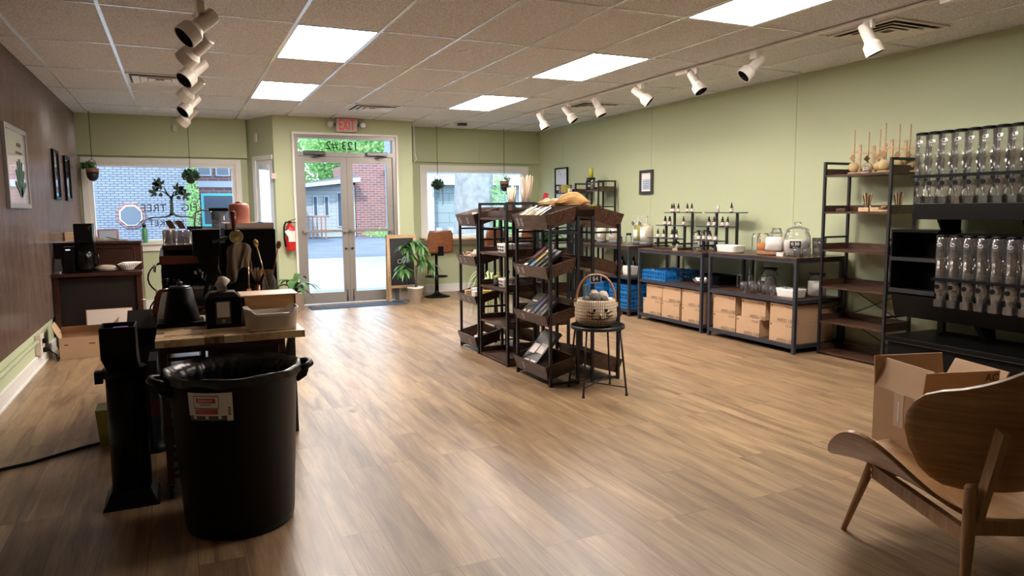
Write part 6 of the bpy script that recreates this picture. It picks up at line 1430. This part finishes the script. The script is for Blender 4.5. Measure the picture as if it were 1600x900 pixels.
MB('powder').lathe([(.0001, .006), (.10, .008), (.112, .05), (.116, .10), (.114, .148), (.06, .156), (.0001, .150)], n=32).make('contents', t)
MB('glass').open_lathe([(.110, .242), (.108, .25), (.06, .274), (.022, .282), (.018, .292), (.032, .304), (.030, .318), (.0001, .326)], n=34).make('lid', t)
def lab(u, v, a0, a1, z0, z1, r=.1225): a = a0 + (a1 - a0) * u; return (r * math.cos(a), r * math.sin(a), z0 + (z1 - z0) * v)
am = PI + .62   # towards the viewer, left of centre
MB('slate').grid(lambda u, v: lab(u, v, am - .42, am + .42, .075, .145, .1235), 12, 2, .001).make('label', t)
text('0.50', .042, (.1255 * math.cos(am), .1255 * math.sin(am), .117), (-math.sin(am), math.cos(am), 0), (0, 0, 1), 'whitemark', t, 'price_lettering', .0003)
text('per oz', .016, (.1255 * math.cos(am), .1255 * math.sin(am), .088), (-math.sin(am), math.cos(am), 0), (0, 0, 1), 'whitemark', t, 'small_lettering', .0003)
t.location = (5.34, 5.02, Z1)
t = thing('white_card', 'low cream card in front of the large knobbed glass jar', 'card', (5.17, 5.07, Z1)); MB('label').at(RZ(-.2, (5.165, 5.06, 0))).box(-.005, .005, -.05, .05, Z1, Z1 + .035).make('card', t)
tt = tumbler(.045, .17); ut3 = []
for x, y, l_ in ((5.50, 4.93, 'tall flared clear vase right of the large knobbed jar'), (5.46, 4.84, 'tall flared clear vase nearest the black wall shelf')): place(tt, ut3, (x, y, Z1), 0, l_, 'flared vases on the nearest table')
tt = tumbler(.036, .085); ut3 = []
for (x, y), q_ in zip(((5.22, 4.90), (5.30, 4.86), (5.37, 4.80), (5.24, 4.82)), ('left', 'middle', 'rearmost', 'frontmost')): place(tt, ut3, (x, y, Z1), 0, '%s short clear tumbler at the near end of the nearest wall table top' % q_, 'short tumblers on the nearest table')
t = thing('glass_dish', 'small footed glass dish in front of the large knobbed jar', 'dish', (0, 0, 0)); MB('glass').open_lathe([(.0001, .002), (.028, .002), (.012, .012), (.035, .022), (.045, .035)], n=22).make('bowl', t); t.location = (5.15, 4.98, Z1)

# ---------------- middle table: dropper bottle risers
Z2 = .8705
def riser(label, yl0, yl1, ym0, ym1, yt0, yt1):
    t = thing('tiered_riser', label, 'display riser', (5.37, (ym0 + ym1) / 2, Z2), group='three step risers on the middle wall table')
    for (x, ya, yb, z) in ((5.22, yl0, yl1, 1.003), (5.37, ym0, ym1, 1.15), (5.52, yt0, yt1, 1.302)):
        MB('steel_dark').use('table_steel').box(x - .065, x + .065, ya, yb, z - .010, z).make('tier', t)
        for y in (ya + .08, yb - .14):
            MB('black_steel').box(x - .012, x + .012, y, y + .024, Z2 + .022, z - .0105).make('post', t)
    for y in (yl0 + .08, yl1 - .14):
        MB('black_steel').box(5.19, 5.55, y + .026, y + .046, Z2 + .055, Z2 + .075).make('cross_rail', t)
    MB('mahogany').box(5.17, 5.57, yl0 + .06, yl1 - .10, Z2, Z2 + .021).make('base', t)
    return t
riser('black three step riser of dropper bottles, the farther of the two', 6.61, 7.17, 6.64, 7.21, 6.69, 7.245)
riser('black three step riser of dropper bottles, the nearer of the two', 5.93, 6.345, 5.93, 6.455, 5.94, 6.49)
bt = thing('dropper_bottle', 'x', 'dropper bottle')
MB('amber').lathe([(.0001, 0), (.0165, 0), (.018, .003), (.018, .050), (.012, .060), (.010, .064)], n=16).make('glass_body', bt)
MB('label').open_lathe([(.0185, .008), (.0185, .044)], n=16).make('label', bt)
MB('black').lathe([(.0115, .0645), (.0115, .080), (.006, .083), (.0065, .098), (.003, .106), (.0001, .107)], n=14).make('dropper_cap', bt)
ub = []
rows = [(5.52, 1.3025, (7.197, 7.109, 7.071), (6.902, 6.854, 6.819), 'top', 'farther'), (5.37, 1.1505, (7.122, 7.084, 7.034, 6.997), (6.78,), 'middle', 'farther'), (5.22, 1.0035, (7.07, 7.019, 6.957), (6.798, 6.75, 6.71), 'lowest', 'farther'),
        (5.52, 1.3025, (), (6.144, 6.102), 'top', 'nearer'), (5.37, 1.1505, (6.331, 6.29, 6.25), (6.112, 6.072, 6.032), 'middle', 'nearer'), (5.22, 1.0035, (6.319, 6.276, 6.235), (6.15, 6.088, 6.045, 6.005), 'lowest', 'nearer')]
for x, z, A_, B_, tier, which in rows:
    for side, ys_ in (('left', A_), ('right', B_)):
        for i, y in enumerate(ys_):
            place(bt, ub, (x + (-.02 if i % 2 else .018), y, z), random.random() * .6, 'black capped dropper bottle, %s of the %s cluster, %s step of the %s riser' % (['first', 'second', 'third', 'fourth'][i], side, tier, which), 'dropper bottles on the risers')
o = MB('white_plastic').lathe([(.014, 1.3025), (.014, 1.375), (.006, 1.38)], (5.52, 6.34, 0), 12).make('white_bottle', None, (5.52, 6.34, 1.3025)); tag(o, 'slim white bottle on the top step of the nearer riser', 'bottle')
for y, l_ in ((6.72, 'clear swing top storage jar between the two bottle risers, farther one'), (6.55, 'clear swing top storage jar between the two bottle risers, nearer one')):
    jar(l_, (5.53 if y > 6.6 else 5.40, 6.575 if y > 6.6 else 6.55, Z2 + .0005), .046, .205, 'bagfilm' if y > 6.6 else None, .4, 'steel_dark')
t = thing('price_sign', 'small slanted chalk sign on a wooden block on the middle wall table', 'price sign', (5.13, 6.60, Z2))
MB('pine').at(RZ(-.4, (5.13, 6.60, 0))).box(-.02, .02, -.04, .04, Z2, Z2 + .022).make('block', t, bevel=.003)
T = RZ(-.4, (5.13, 6.60, Z2 + .02)) @ Matrix.Rotation(.45, 4, 'Y')
MB('white_plastic').at(T).box(-.002, .002, -.038, .038, .0, .060).make('frame', t); MB('slate').at(T).box(-.0032, -.0021, -.034, .034, .004, .056).make('board', t)
for z_ in (.042, .028, .014): MB('whitemark').at(T).box(-.0042, -.0034, -.024, .024, z_, z_ + .004).make('chalk_line', t)
small_bin('white rounded basket on the farthest wall table shelf', (5.22, 7.62, .5005), .14, .2, .12, 0, 'white_plastic', False)

# ---------------- farthest table: pump dispensers
Z3 = .8855
def dispenser(label, c, r, h, liq, base='grey_base', cat='dispenser'):
    t = thing('pump_dispenser', label, cat, (0, 0, 0), group='pump dispensers on the farthest wall table')
    MB(liq).lathe([(r, .05), (r, h * .86), (r * .92, h * .92), (r * .5, h * .94)], n=28).make('tank', t)
    MB(base).lathe([(r * 1.02, 0), (r * 1.04, .049)], n=28).make('base', t)
    MB('white_plastic').lathe([(r * .45, h * .945), (r * .42, h)], n=18).lathe([(.010, h + .001), (.007, h + .09)], n=10).tube([(0, 0, h + .08), (-.02, 0, h + .095), (-.07, .02, h + .09)], .007, 7).lathe([(.02, h + .088), (.018, h + .10)], n=12).make('pump', t)
    la = PI + .3; MB('paper').grid(lambda u, v: ((r + .0015) * math.cos(la - .5 + u), (r + .0015) * math.sin(la - .5 + u), .07 + v * h * .45), 8, 2, .0006).make('label', t)
    t.location = c; return t
dispenser('cream pump dispenser nearest the risers on the farthest wall table', (5.38, 7.50, Z3), .085, .27, 'cream_liq')
dispenser('yellow green pump dispenser between the two cream ones', (5.42, 7.74, Z3), .065, .27, 'green_liq')
dispenser('cream pump dispenser beside the grey label, second large one', (5.34, 8.16, Z3), .085, .27, 'cream_liq')
dispenser('pale dispenser with a white label farthest along the farthest wall table', (5.30, 8.44, Z3), .065, .22, 'cream_liq')
jar('clear glass bottle with dark stopper on the near end of the farthest wall table', (5.22, 7.66, Z3), .040, .13, None, .6, 'black')
jar('small dark labelled jar at the front of the farthest wall table', (5.22, 7.86, Z3), .034, .08, 'card_dark', .8, 'black')
for y_, z_, x_ in ((8.12, 1.04, 5.245), (7.73, 1.16, 5.335), (7.50, 1.16, 5.28)):
    t = thing('tag_sign', 'diamond hung dark label on a dispenser at Y' if False else 'small dark diamond label hanging on the %s dispenser' % {8.12: 'second large cream', 7.73: 'yellow green', 7.50: 'nearest cream'}[y_], 'label', (x_, y_, z_))
    T = Matrix.Translation((x_, y_, z_)) @ Matrix.Rotation(.5, 4, 'X'); MB('white_plastic').at(T).box(-.002, .001, -.035, .035, -.03, .03).make('frame', t); MB('tag_grey').at(T).box(-.003, -.0021, -.031, .031, -.026, .026).make('board', t)
for i, (x, y, m_, h, l_) in enumerate(((5.2, 8.3, 'cream_liq', .12, 'cream jug standing on the shelf of the farthest wall table, second from the far end'), (5.2, 8.1, 'powder', .12, 'white jar on the shelf of the farthest wall table, middle'), (5.25, 7.9, 'green_liq', .10, 'greenish jar on the shelf of the farthest wall table'), (5.18, 8.48, 'powder', .10, 'white jar at the far end of the shelf of the farthest wall table'))):
    jar(l_, (x, y, .5005), .045, h, m_, .8, 'steel_dark')
for i in range(5):
    x, y = 5.45, 7.75 + i * .13; t = thing('glass_bottle', 'dark stoppered bottle at the back of the farthest wall table shelf, %s from the camera' % ['nearest', 'second', 'third', 'fourth', 'farthest'][i], 'bottle', (0, 0, 0), group='dark bottles behind on the farthest table shelf')
    MB('black_gloss').lathe([(.035, 0), (.035, .12), (.014, .16), (.014, .20)], n=16).make('body', t); MB('bronze').lathe([(.012, .201), (.012, .22)], n=12).make('stopper', t); t.location = (x, y, .5005)

# ================================================================ WALL SHELVES
R1 = flat_rack('tall black framed rack with brown shelves against the near right wall', 5.325, 5.66, 4.045, 4.73, -1, [.03, .315, .635, .968, 1.31, 1.638], 1.755, None, name='wall_shelf_rack', curb=.055)
MB('black_steel').tube([(5.652, 4.08, .33), (5.652, 4.70, .62)], .004, 6).tube([(5.652, 4.70, .33), (5.652, 4.08, .62)], .004, 6).tube([(5.652, 4.08, .05), (5.652, 4.70, .31)], .004, 6).make('cross_brace', R1)
R2 = flat_rack('black framed shelf rack beyond the dispensers, nearer of the two', 5.38, 5.68, 8.66, 9.00, -1, [.03, .40, .85, 1.27, 1.62], 1.75, 'far wall racks', name='wall_shelf_rack')
R3 = flat_rack('black framed shelf rack farther along the right wall', 5.38, 5.68, 9.30, 9.95, -1, [.03, .40, .85, 1.27, 1.60], 1.73, 'far wall racks', name='wall_shelf_rack')
# goods on R2/R3
for x, y, z, m_, l_ in ((5.45, 8.74, 1.2705, 'olive', 'olive candle on the lower visible shelf of the nearer far rack, first'), (5.45, 8.80, 1.2705, 'olive', 'tall olive candle on the lower visible shelf of the nearer far rack, second'), (5.44, 8.87, 1.2705, 'lime', 'yellow green candle on the lower visible shelf of the nearer far rack'), (5.45, 8.94, 1.2705, 'olive', 'small olive candle at the far end of that shelf')):
    o = MB(m_).lathe([(.026, z), (.026, z + .13)], (x, y, 0), 16).lathe([(.027, z + .131), (.024, z + .14)], (x, y, 0), 16).make('candle', None, (x, y, z)); tag(o, l_, 'candle')
jar('dark grey jar on the top shelf of the nearer far rack', (5.45, 8.92, 1.6205), .034, .15, 'card_dark', .7, 'black')
o = MB('lime').lathe([(.035, 1.80), (.035, 1.93), (.02, 1.94)], (5.45, 8.97, 0), 16).use('black_steel').box(5.40, 5.50, 8.93, 9.01, 1.751, 1.799).make('candle', None, (5.45, 8.97, 1.751)); tag(o, 'bright yellow green candle on the very top of the nearer far rack', 'candle')
for i, (y, m_, h, nm_) in enumerate(((9.42, 'black', .05, 'flat black box'), (9.55, 'label', .06, 'cream box'), (9.68, 'lime', .11, 'yellow green box'), (9.76, 'kraft', .12, 'brown box'), (9.84, 'olive', .11, 'olive box'))):
    o = MB(m_).box(5.41, 5.50, y - .03, y + .03, 1.6005, 1.6005 + h).make('gift_box', None, (5.45, y, 1.60), bevel=.003); tag(o, '%s on the top shelf of the farther far rack' % nm_, 'box', 'boxes on the farther far rack')
# corner table with reeds
t = thing('corner_table', 'black table by the right window corner carrying reeds and bright cartons', 'table', (4.85, 9.3, 0))
MB('walnut').box(4.25, 5.25, 9.05, 9.65, 1.36, 1.38).make('top', t)
for x in (4.27, 5.20):
    for y in (9.07, 9.60): MB('black_steel').box(x, x + .025, y, y + .025, 0, 1.359).make('leg', t)
MB('black_steel').box(4.296, 5.199, 9.075, 9.09, 1.33, 1.359).make('rail', t)
MB('walnut').box(4.30, 5.195, 9.1, 9.6, .85, .87).make('shelf', t)
def reeds(label, x, y, n, h, sp, seed, r0_=.04):
    R = random.Random(seed); t = thing('reed_bundle', label, 'reed bundle', (x, y, 1.3805))
    MB('glass').open_lathe([(.0001, 1.382), (r0_, 1.382), (r0_, 1.52)], (x, y, 0), 20).make('vase', t); f = MB('stick')
    for i in range(n):
        a = R.uniform(0, 2 * PI); k = R.uniform(.1, 1); f.tube([(x + r0_ * .7 * k * math.cos(a), y + r0_ * .7 * k * math.sin(a), 1.385), (x + (r0_ + sp) * k * math.cos(a), y + (r0_ + sp) * k * math.sin(a), 1.385 + h * R.uniform(.8, 1))], R.uniform(.004, .008), 5)
    f.make('reeds', t)
reeds('tall fan of pale reeds in a glass vase right of the window', 4.56, 9.30, 34, .46, .07, 1, .06); reeds('shorter bundle of pale reeds in front of the window edge', 4.36, 9.35, 26, .30, .02, 2, .055); reeds('thin loose reeds leaning left before the window', 4.29, 9.15, 7, .36, .06, 3, .02)
for x, y, s, m_, z, h, l_ in ((4.82, 9.2, .05, 'teal', 1.3805, .10, 'teal carton below the red one on the corner table'), (4.92, 9.2, .07, 'label', 1.3805, .11, 'cream carton beside the teal one on the corner table'), (5.05, 9.2, .08, 'skyblue', 1.3805, .07, 'blue and white carton on the corner table')):
    o = MB(m_).box(x - s / 2, x + s / 2, y - .04, y + .04, z, z + h).make('carton', None, (x, y, z)); tag(o, l_, 'carton')
o = MB('crimson').at(Matrix.Translation((4.83, 9.2, 1.535)) @ Matrix.Rotation(.3, 4, 'Y')).box(-.03, .03, -.02, .02, -.045, .045).make('red_card', None, (4.83, 9.2, 1.535)); tag(o, 'bright red card standing above the teal carton on the corner table', 'card')
t = thing('potted_plant', 'large dark broad leaved plant seen through the near racks', 'potted plant', (4.35, 8.4, 0)); pot(t, (4.35, 8.4), .12, .15, .55, 'pot_black')
f = MB('leaf_dark'); R_ = random.Random(44)
for k in range(13):
    a = k * 2.2; ribbon_leaf(f, (4.35, 8.4, .6 + .03 * k), (math.cos(a), math.sin(a)), R_.uniform(.35, .55), R_.uniform(.12, .16), R_.uniform(.6, 1.0), R_.uniform(.8, 1.3), 9)
f.tube([(4.35, 8.4, .5), (4.35, 8.4, 1.0)], .014, 7); f.make('foliage', t)

# brushes on the near rack
def brush_stand():
    t = thing('dish_brush_set', 'x', 'brush set')
    MB('pine').lathe([(.055, 0), (.058, .004), (.055, .012)], n=30).make('base', t)
    MB('pine').box(.008, .018, -.045, -.022, .0125, .24).lathe([(.0115, -.005), (.0115, .005)], (.013, -.0335, .24), 14, ax='x').use('card_dark').lathe([(.003, -.0056), (.003, -.0052)], (.013, -.0335, .235), 8, ax='x').make('upright', t)
    MB('pine').box(.002, .0078, -.055, .06, .178, .196).make('cross_arm', t)
    MB('bristle').sphere((-.014, .005, .058), .043, 20, 12, sz=1.0).make('brush_head', t)
    MB('pine').tube([(-.012, .005, .085), (-.012, .005, .20), (-.012, .005, .36), (-.012, .005, .375)], [.006, .0055, .006, .004], 8).make('handle', t)
    T = Matrix.Translation((-.024, .01, .135)) @ Matrix.Rotation(.75, 4, 'X')
    MB('bronze').at(T).box(-.001, .001, -.022, .022, -.022, .022).make('tag', t)
    return t
bs = brush_stand(); us = []
for x, y, rz, sc, l_ in ((5.40, 4.46, 0, 1, 'wooden brush set with round base at the far end of the top shelf'), (5.50, 4.40, .2, .96, 'wooden brush set behind the first one on the top shelf'), (5.49, 4.28, 0, .98, 'wooden brush set directly behind the 35 dollar sign'), (5.40, 4.16, .1, 1.08, 'wooden brush set right of the 35 dollar sign, in front'), (5.52, 4.12, 0, 1.05, 'wooden brush set right of the 35 dollar sign, at the back')):
    place(bs, us, (x, y, 1.6385), rz, l_, 'brush sets on the near rack', scale=sc)
dup(bs, (5.60, 3.90 + .18, 1.6385), 0, 'wooden brush set nearest the clear dispensers on the top shelf', 'brush sets on the near rack', scale=1.05)
t = thing('price_sign', 'slanted chalk sign reading 35 dollars on the top shelf of the near rack', 'price sign', (5.345, 4.33, 1.6385))
MB('pine').at(RZ(-.35, (5.36, 4.33, 0))).box(-.012, .016, -.04, .04, 1.6385, 1.650).make('block', t)
T = RZ(-.35, (5.36, 4.33, 1.646)) @ Matrix.Rotation(.35, 4, 'Y')
MB('white_plastic').at(T).box(-.002, .002, -.043, .043, .0, .062).make('frame', t); MB('slate').at(T).box(-.0032, -.0021, -.039, .039, .004, .058).make('board', t)
p = T @ Vector((-.0042, 0, .031)); ux_ = (T.to_3x3() @ Vector((0, -1, 0))); uy_ = (T.to_3x3() @ Vector((0, 0, 1)))
text('$35', .048, p, ux_, uy_, 'whitemark', t, 'chalk_price', .0003)
def brush_jar(label, c):
    t = thing('brush_jar', label, 'jar of brushes', c); x, y, z = c
    MB('glass').open_lathe([(.0001, z + .002), (.028, z + .002), (.030, z + .07)], (x, y, 0), 18).make('jar', t)
    R = random.Random(int(y * 100))
    for i, m_ in enumerate(('black', 'copper', 'walnut', 'pine', 'copper', 'pine')):
        a = i * 1.05; MB(m_).bar((x + .008 * math.cos(a), y + .008 * math.sin(a), z + .005), (x + .034 * math.cos(a), y + .034 * math.sin(a), z + R.uniform(.13, .17)), .014 if i % 2 else .008, .006).make('brush', t)
brush_jar('glass jar of wooden brushes on the second shelf of the near rack', (5.45, 4.36, 1.3105)); brush_jar('glass jar of light brushes at the near end of the second shelf', (5.50, 4.10, 1.3105))
for x, y, w_, d_, h_, m_, l_ in ((5.37, 4.32, .04, .10, .035, 'pine', 'yellow pine brush block below the brush jar on the second shelf'), (5.37, 4.21, .04, .085, .036, 'pine', 'second yellow pine block in the middle of the second shelf'), (5.38, 4.56, .04, .10, .026, 'walnut', 'dark wooden block at the far end of the second shelf')):
    o = MB(m_).box(x - w_ / 2, x + w_ / 2, y - d_ / 2, y + d_ / 2, 1.3105, 1.3105 + h_).make('brush_block', None, (x, y, 1.3105), bevel=.003); tag(o, l_, 'brush')
for i, (x, y, z, a) in enumerate(((5.37, 4.135, 0, .3), (5.39, 4.11, .016, -.4), (5.41, 4.145, .032, .9), (5.375, 4.10, .030, 1.5))):
    o = MB('pine' if i % 2 == 0 else 'bronze').at(RZ(a, (x, y, 0))).box(-.012, .012, -.035, .035, 1.3105 + z, 1.3255 + z).make('nail_brush', None, (x, y, 1.3105 + z), bevel=.004); tag(o, 'small wooden nail brush, %s in the pile at the near end of the second shelf' % ['lowest', 'second', 'topmost', 'leaning'][i], 'brush', 'nail brush pile')

# ================================================================ BULK DISPENSER WALL
t = thing('dispenser_stand', 'black bulk food stand with low cabinet and two dispenser shelves at the right edge', 'display stand', (5.4, 3.0, 0))
MB('black_matte').box(5.12, 5.70, 1.9, 3.85, 0.0, .285).make('base_cabinet', t, bevel=.004)
MB('black').box(5.10, 5.70, 1.88, 3.87, .286, .325).make('worktop', t, bevel=.003)
MB('steel_dark').box(5.0985, 5.0995, 1.9, 3.86, .285, .289).make('edge_strip', t)
MB('black').box(5.1175, 5.1195, 3.50, 3.60, .17, .20).make('handle', t)
for y in (1.95, 3.72): MB('black_steel').box(5.60, 5.64, y, y + .05, .326, 1.40).make('upright', t)
MB('black').box(5.28, 5.58, 1.9, 3.80, 1.25, 1.372).make('upper_tray', t, bevel=.003)
for y in (2.2, 3.0, 3.62): MB('black').hexa([(5.40, y, 1.14), (5.60, y, 1.02), (5.60, y + .02, 1.02), (5.40, y + .02, 1.14), (5.33, y, 1.249), (5.60, y, 1.249), (5.60, y + .02, 1.249), (5.33, y + .02, 1.249)]).make('bracket', t)
MB('black').box(5.30, 5.58, 3.60, 4.00, .655, .675).box(5.30, 5.58, 3.60, 4.00, 1.145, 1.165).box(5.30, 5.58, 3.985, 4.0, .676, 1.144).box(5.57, 5.58, 3.60, 3.984, .676, 1.144).box(5.30, 5.57, 3.60, 3.984, .93, .94).use('black_steel').box(5.295, 5.2999, 3.60, 4.0, .655, .69).box(5.295, 5.2999, 3.60, 4.0, .915, .945).make('side_compartment', t)
MB('black').box(5.42, 5.58, 1.9, 3.58, .84, 1.14).make('lower_rail_panel', t)
MB('black').hexa([(5.36, 1.9, .455), (5.58, 1.9, .455), (5.58, 3.98, .455), (5.36, 3.98, .455), (5.30, 1.9, .64), (5.58, 1.9, .64), (5.58, 3.98, .64), (5.30, 3.98, .64)]).make('lower_tray', t)
for y in (3.3, 2.4): MB('black_steel').hexa([(5.50, y, .326), (5.60, y, .326), (5.60, y + .04, .326), (5.50, y + .04, .326), (5.38, y, .454), (5.58, y, .454), (5.58, y + .04, .454), (5.38, y + .04, .454)]).make('foot_bracket', t)
def bulk():
    t = thing('bulk_dispenser', 'x', 'dispenser'); R8 = dict(n=8, a0=PI / 8, smooth=False)
    MB('acrylic').open_lathe([(.046, .222), (.046, .34), (.050, .345), (.050, .528), (.048, .53)], n=16).make('hopper', t)
    MB('black').lathe([(.050, .531), (.052, .534), (.050, .548), (.03, .552)], n=20).make('lid', t)
    MB('black').box(-.052, .052, -.050, .050, .200, .2215).make('collar', t)
    MB('acrylic').open_lathe([(.030, .0), (.034, .09), (.046, .12), (.047, .199)], n=8, a0=PI / 8).make('chute', t)
    MB('acrylic').box(-.038, .034, -.030, .030, .0, .055).make('drawer', t)
    MB('lamp_beige').lathe([(.024, -.026), (.024, .026)], (0, 0, .155), 14, ax='x').use('black').lathe([(.018, -.054), (.018, -.047)], (0, 0, .155), 12, ax='x').make('wheel', t)
    MB('glass').box(-.049, -.047, -.02, .02, .44, .475).use('white_plastic').tube([(-.0515, .018 * math.cos(a), .475 + .012 * math.sin(a)) for a in [2 * PI * k / 12 for k in range(12)]], .0018, 4, closed=True).make('emblem', t)
    return t
bd = bulk(); ubd = []
for i in range(18):
    y = 3.80 - .102 * i - .01; place(bd, ubd, (5.335, y, 1.3735), 0, 'clear bulk dispenser in the upper row, %s from its far end' % ['first', 'second', 'third', 'fourth', 'fifth', 'sixth', 'seventh', 'eighth', 'ninth', 'tenth', 'eleventh', 'twelfth', 'thirteenth'][i], 'upper row of bulk dispensers')
    if i == 12: break
for i in range(9):
    y = 3.525 - .102 * i; dup(bd, (5.26, y, .588), 0, 'clear bulk dispenser in the lower row, %s from its far end' % ['first', 'second', 'third', 'fourth', 'fifth', 'sixth', 'seventh', 'eighth', 'ninth', 'tenth', 'eleventh', 'twelfth', 'thirteenth'][i], 'lower row of bulk dispensers')

# ================================================================ ARMCHAIR WITH BOX
ch = thing('lounge_chair', 'oak plywood shell lounge chair seen from behind at the lower right', 'chair')
def sf(u, v):
    s = math.sin((u - .5) * PI); q = v * 2 - 1; hd = .31 * max(0.0, 1 - abs(s) ** 3.4) ** .5 + .010; y = -.19 + .02 * s * s + hd * q
    z = .300 + .165 * abs(s) ** 2.8 + .035 * q * (1 - s * s) + .03 * max(0, q) ** 2 * (1 - s * s) - .20 * abs(s) ** 2 * q * hd / .31
    return (.46 * s, y, z)
MB('chair_ply').grid(sf, 44, 24, .013).make('seat', ch)
def bf(u, v):
    s = u * 2 - 1; a = abs(s)
    ks = [(.355, .13), (.365, .20), (.39, .245), (.43, .285), (.50, .325), (.57, .350), (.63, .358), (.68, .350), (.715, .328), (.738, .29), (.752, .245), (.775, .195), (.80, .15), (.83, .105), (.852, .065), (.860, .02)]
    q = v * (len(ks) - 1); i = min(int(q), len(ks) - 2); f_ = q - i; f2 = f_
    z = ks[i][0] + (ks[i + 1][0] - ks[i][0]) * f2; w = ks[i][1] + (ks[i + 1][1] - ks[i][1]) * f2; x = w * s * .93 + .015
    y = -.47 - .19 * (z - .40) / .40 + .20 * (x / .36) ** 2
    return (x, y, z)
MB('chair_ply').grid(bf, 30, 60, .012).make('backrest', ch)
for s_ in (-1, 1):
    MB('chair_oak').tube([(s_ * .345, .0, .0), (s_ * .27, -.06, .30), (s_ * .262, -.066, .335)], [.011, .019, .020], 14).make('leg', ch)
    MB('chair_oak').tube([(s_ * .185, -.60, 0), (s_ * .17, -.575, .22), (s_ * .165, -.57, .415), (s_ * .165, -.57, .425)], [.011, .021, .021, .016], 14).make('leg', ch)
    MB('chair_oak').bar((s_ * .262, -.07, .285), (s_ * .172, -.565, .245), .026, .055).use('bronze').lathe([(.007, -.002), (.007, .002)], (s_ * .285, -.10, .30), 8, ax='x').lathe([(.007, -.002), (.007, .002)], (s_ * .283, -.10, .275), 8, ax='x').make('side_rail', ch)
    MB('chair_oak').bar((s_ * .135, -.55, .27), (s_ * .115, -.635, .63), .045, .022, up=(1, 0, 0)).make('back_support', ch)
MB('chair_oak').bar((-.155, -.565, .275), (.155, -.565, .275), .026, .05).make('rear_rail', ch)
MB('chair_oak').bar((-.25, -.075, .29), (.25, -.075, .29), .026, .045).make('front_rail', ch)
ch.location = (2.785, 1.865, 0); ch.rotation_euler = (0, 0, -math.atan2(.476, .879))
bx = open_box('cardboard_box', 'tall open cardboard box with torn tape resting on the lounge chair seat', (0, 0, 0), 0, .34, .30, .245, [('W', .13, -.40), ('S', .12, .1), ('N', .13, .12), ('E', .12, .5)], 'card')
MB('tape').box(-.1712, -.1702, -.045, .015, .10, .245).make('tape_strip', bx)
MB('paper').box(-.1722, -.1714, -.02, -.012, .12, .21).make('torn_edge', bx)
MB('paper').lathe([(.06, .20), (.05, .235), (.0001, .245)], (0, .05, 0), 16).make('wrapped_item', bx)
text('AC', .045, (.13, -.163, .335), (1, 0, 0), (0, 0, 1), 'card_dark', bx, 'marker_lettering', .0004)
bx.rotation_euler = (0, 0, -.29); bx.location = (2.735 + .17 * math.cos(-.29), 2.0 + .17 * math.sin(-.29), .322)
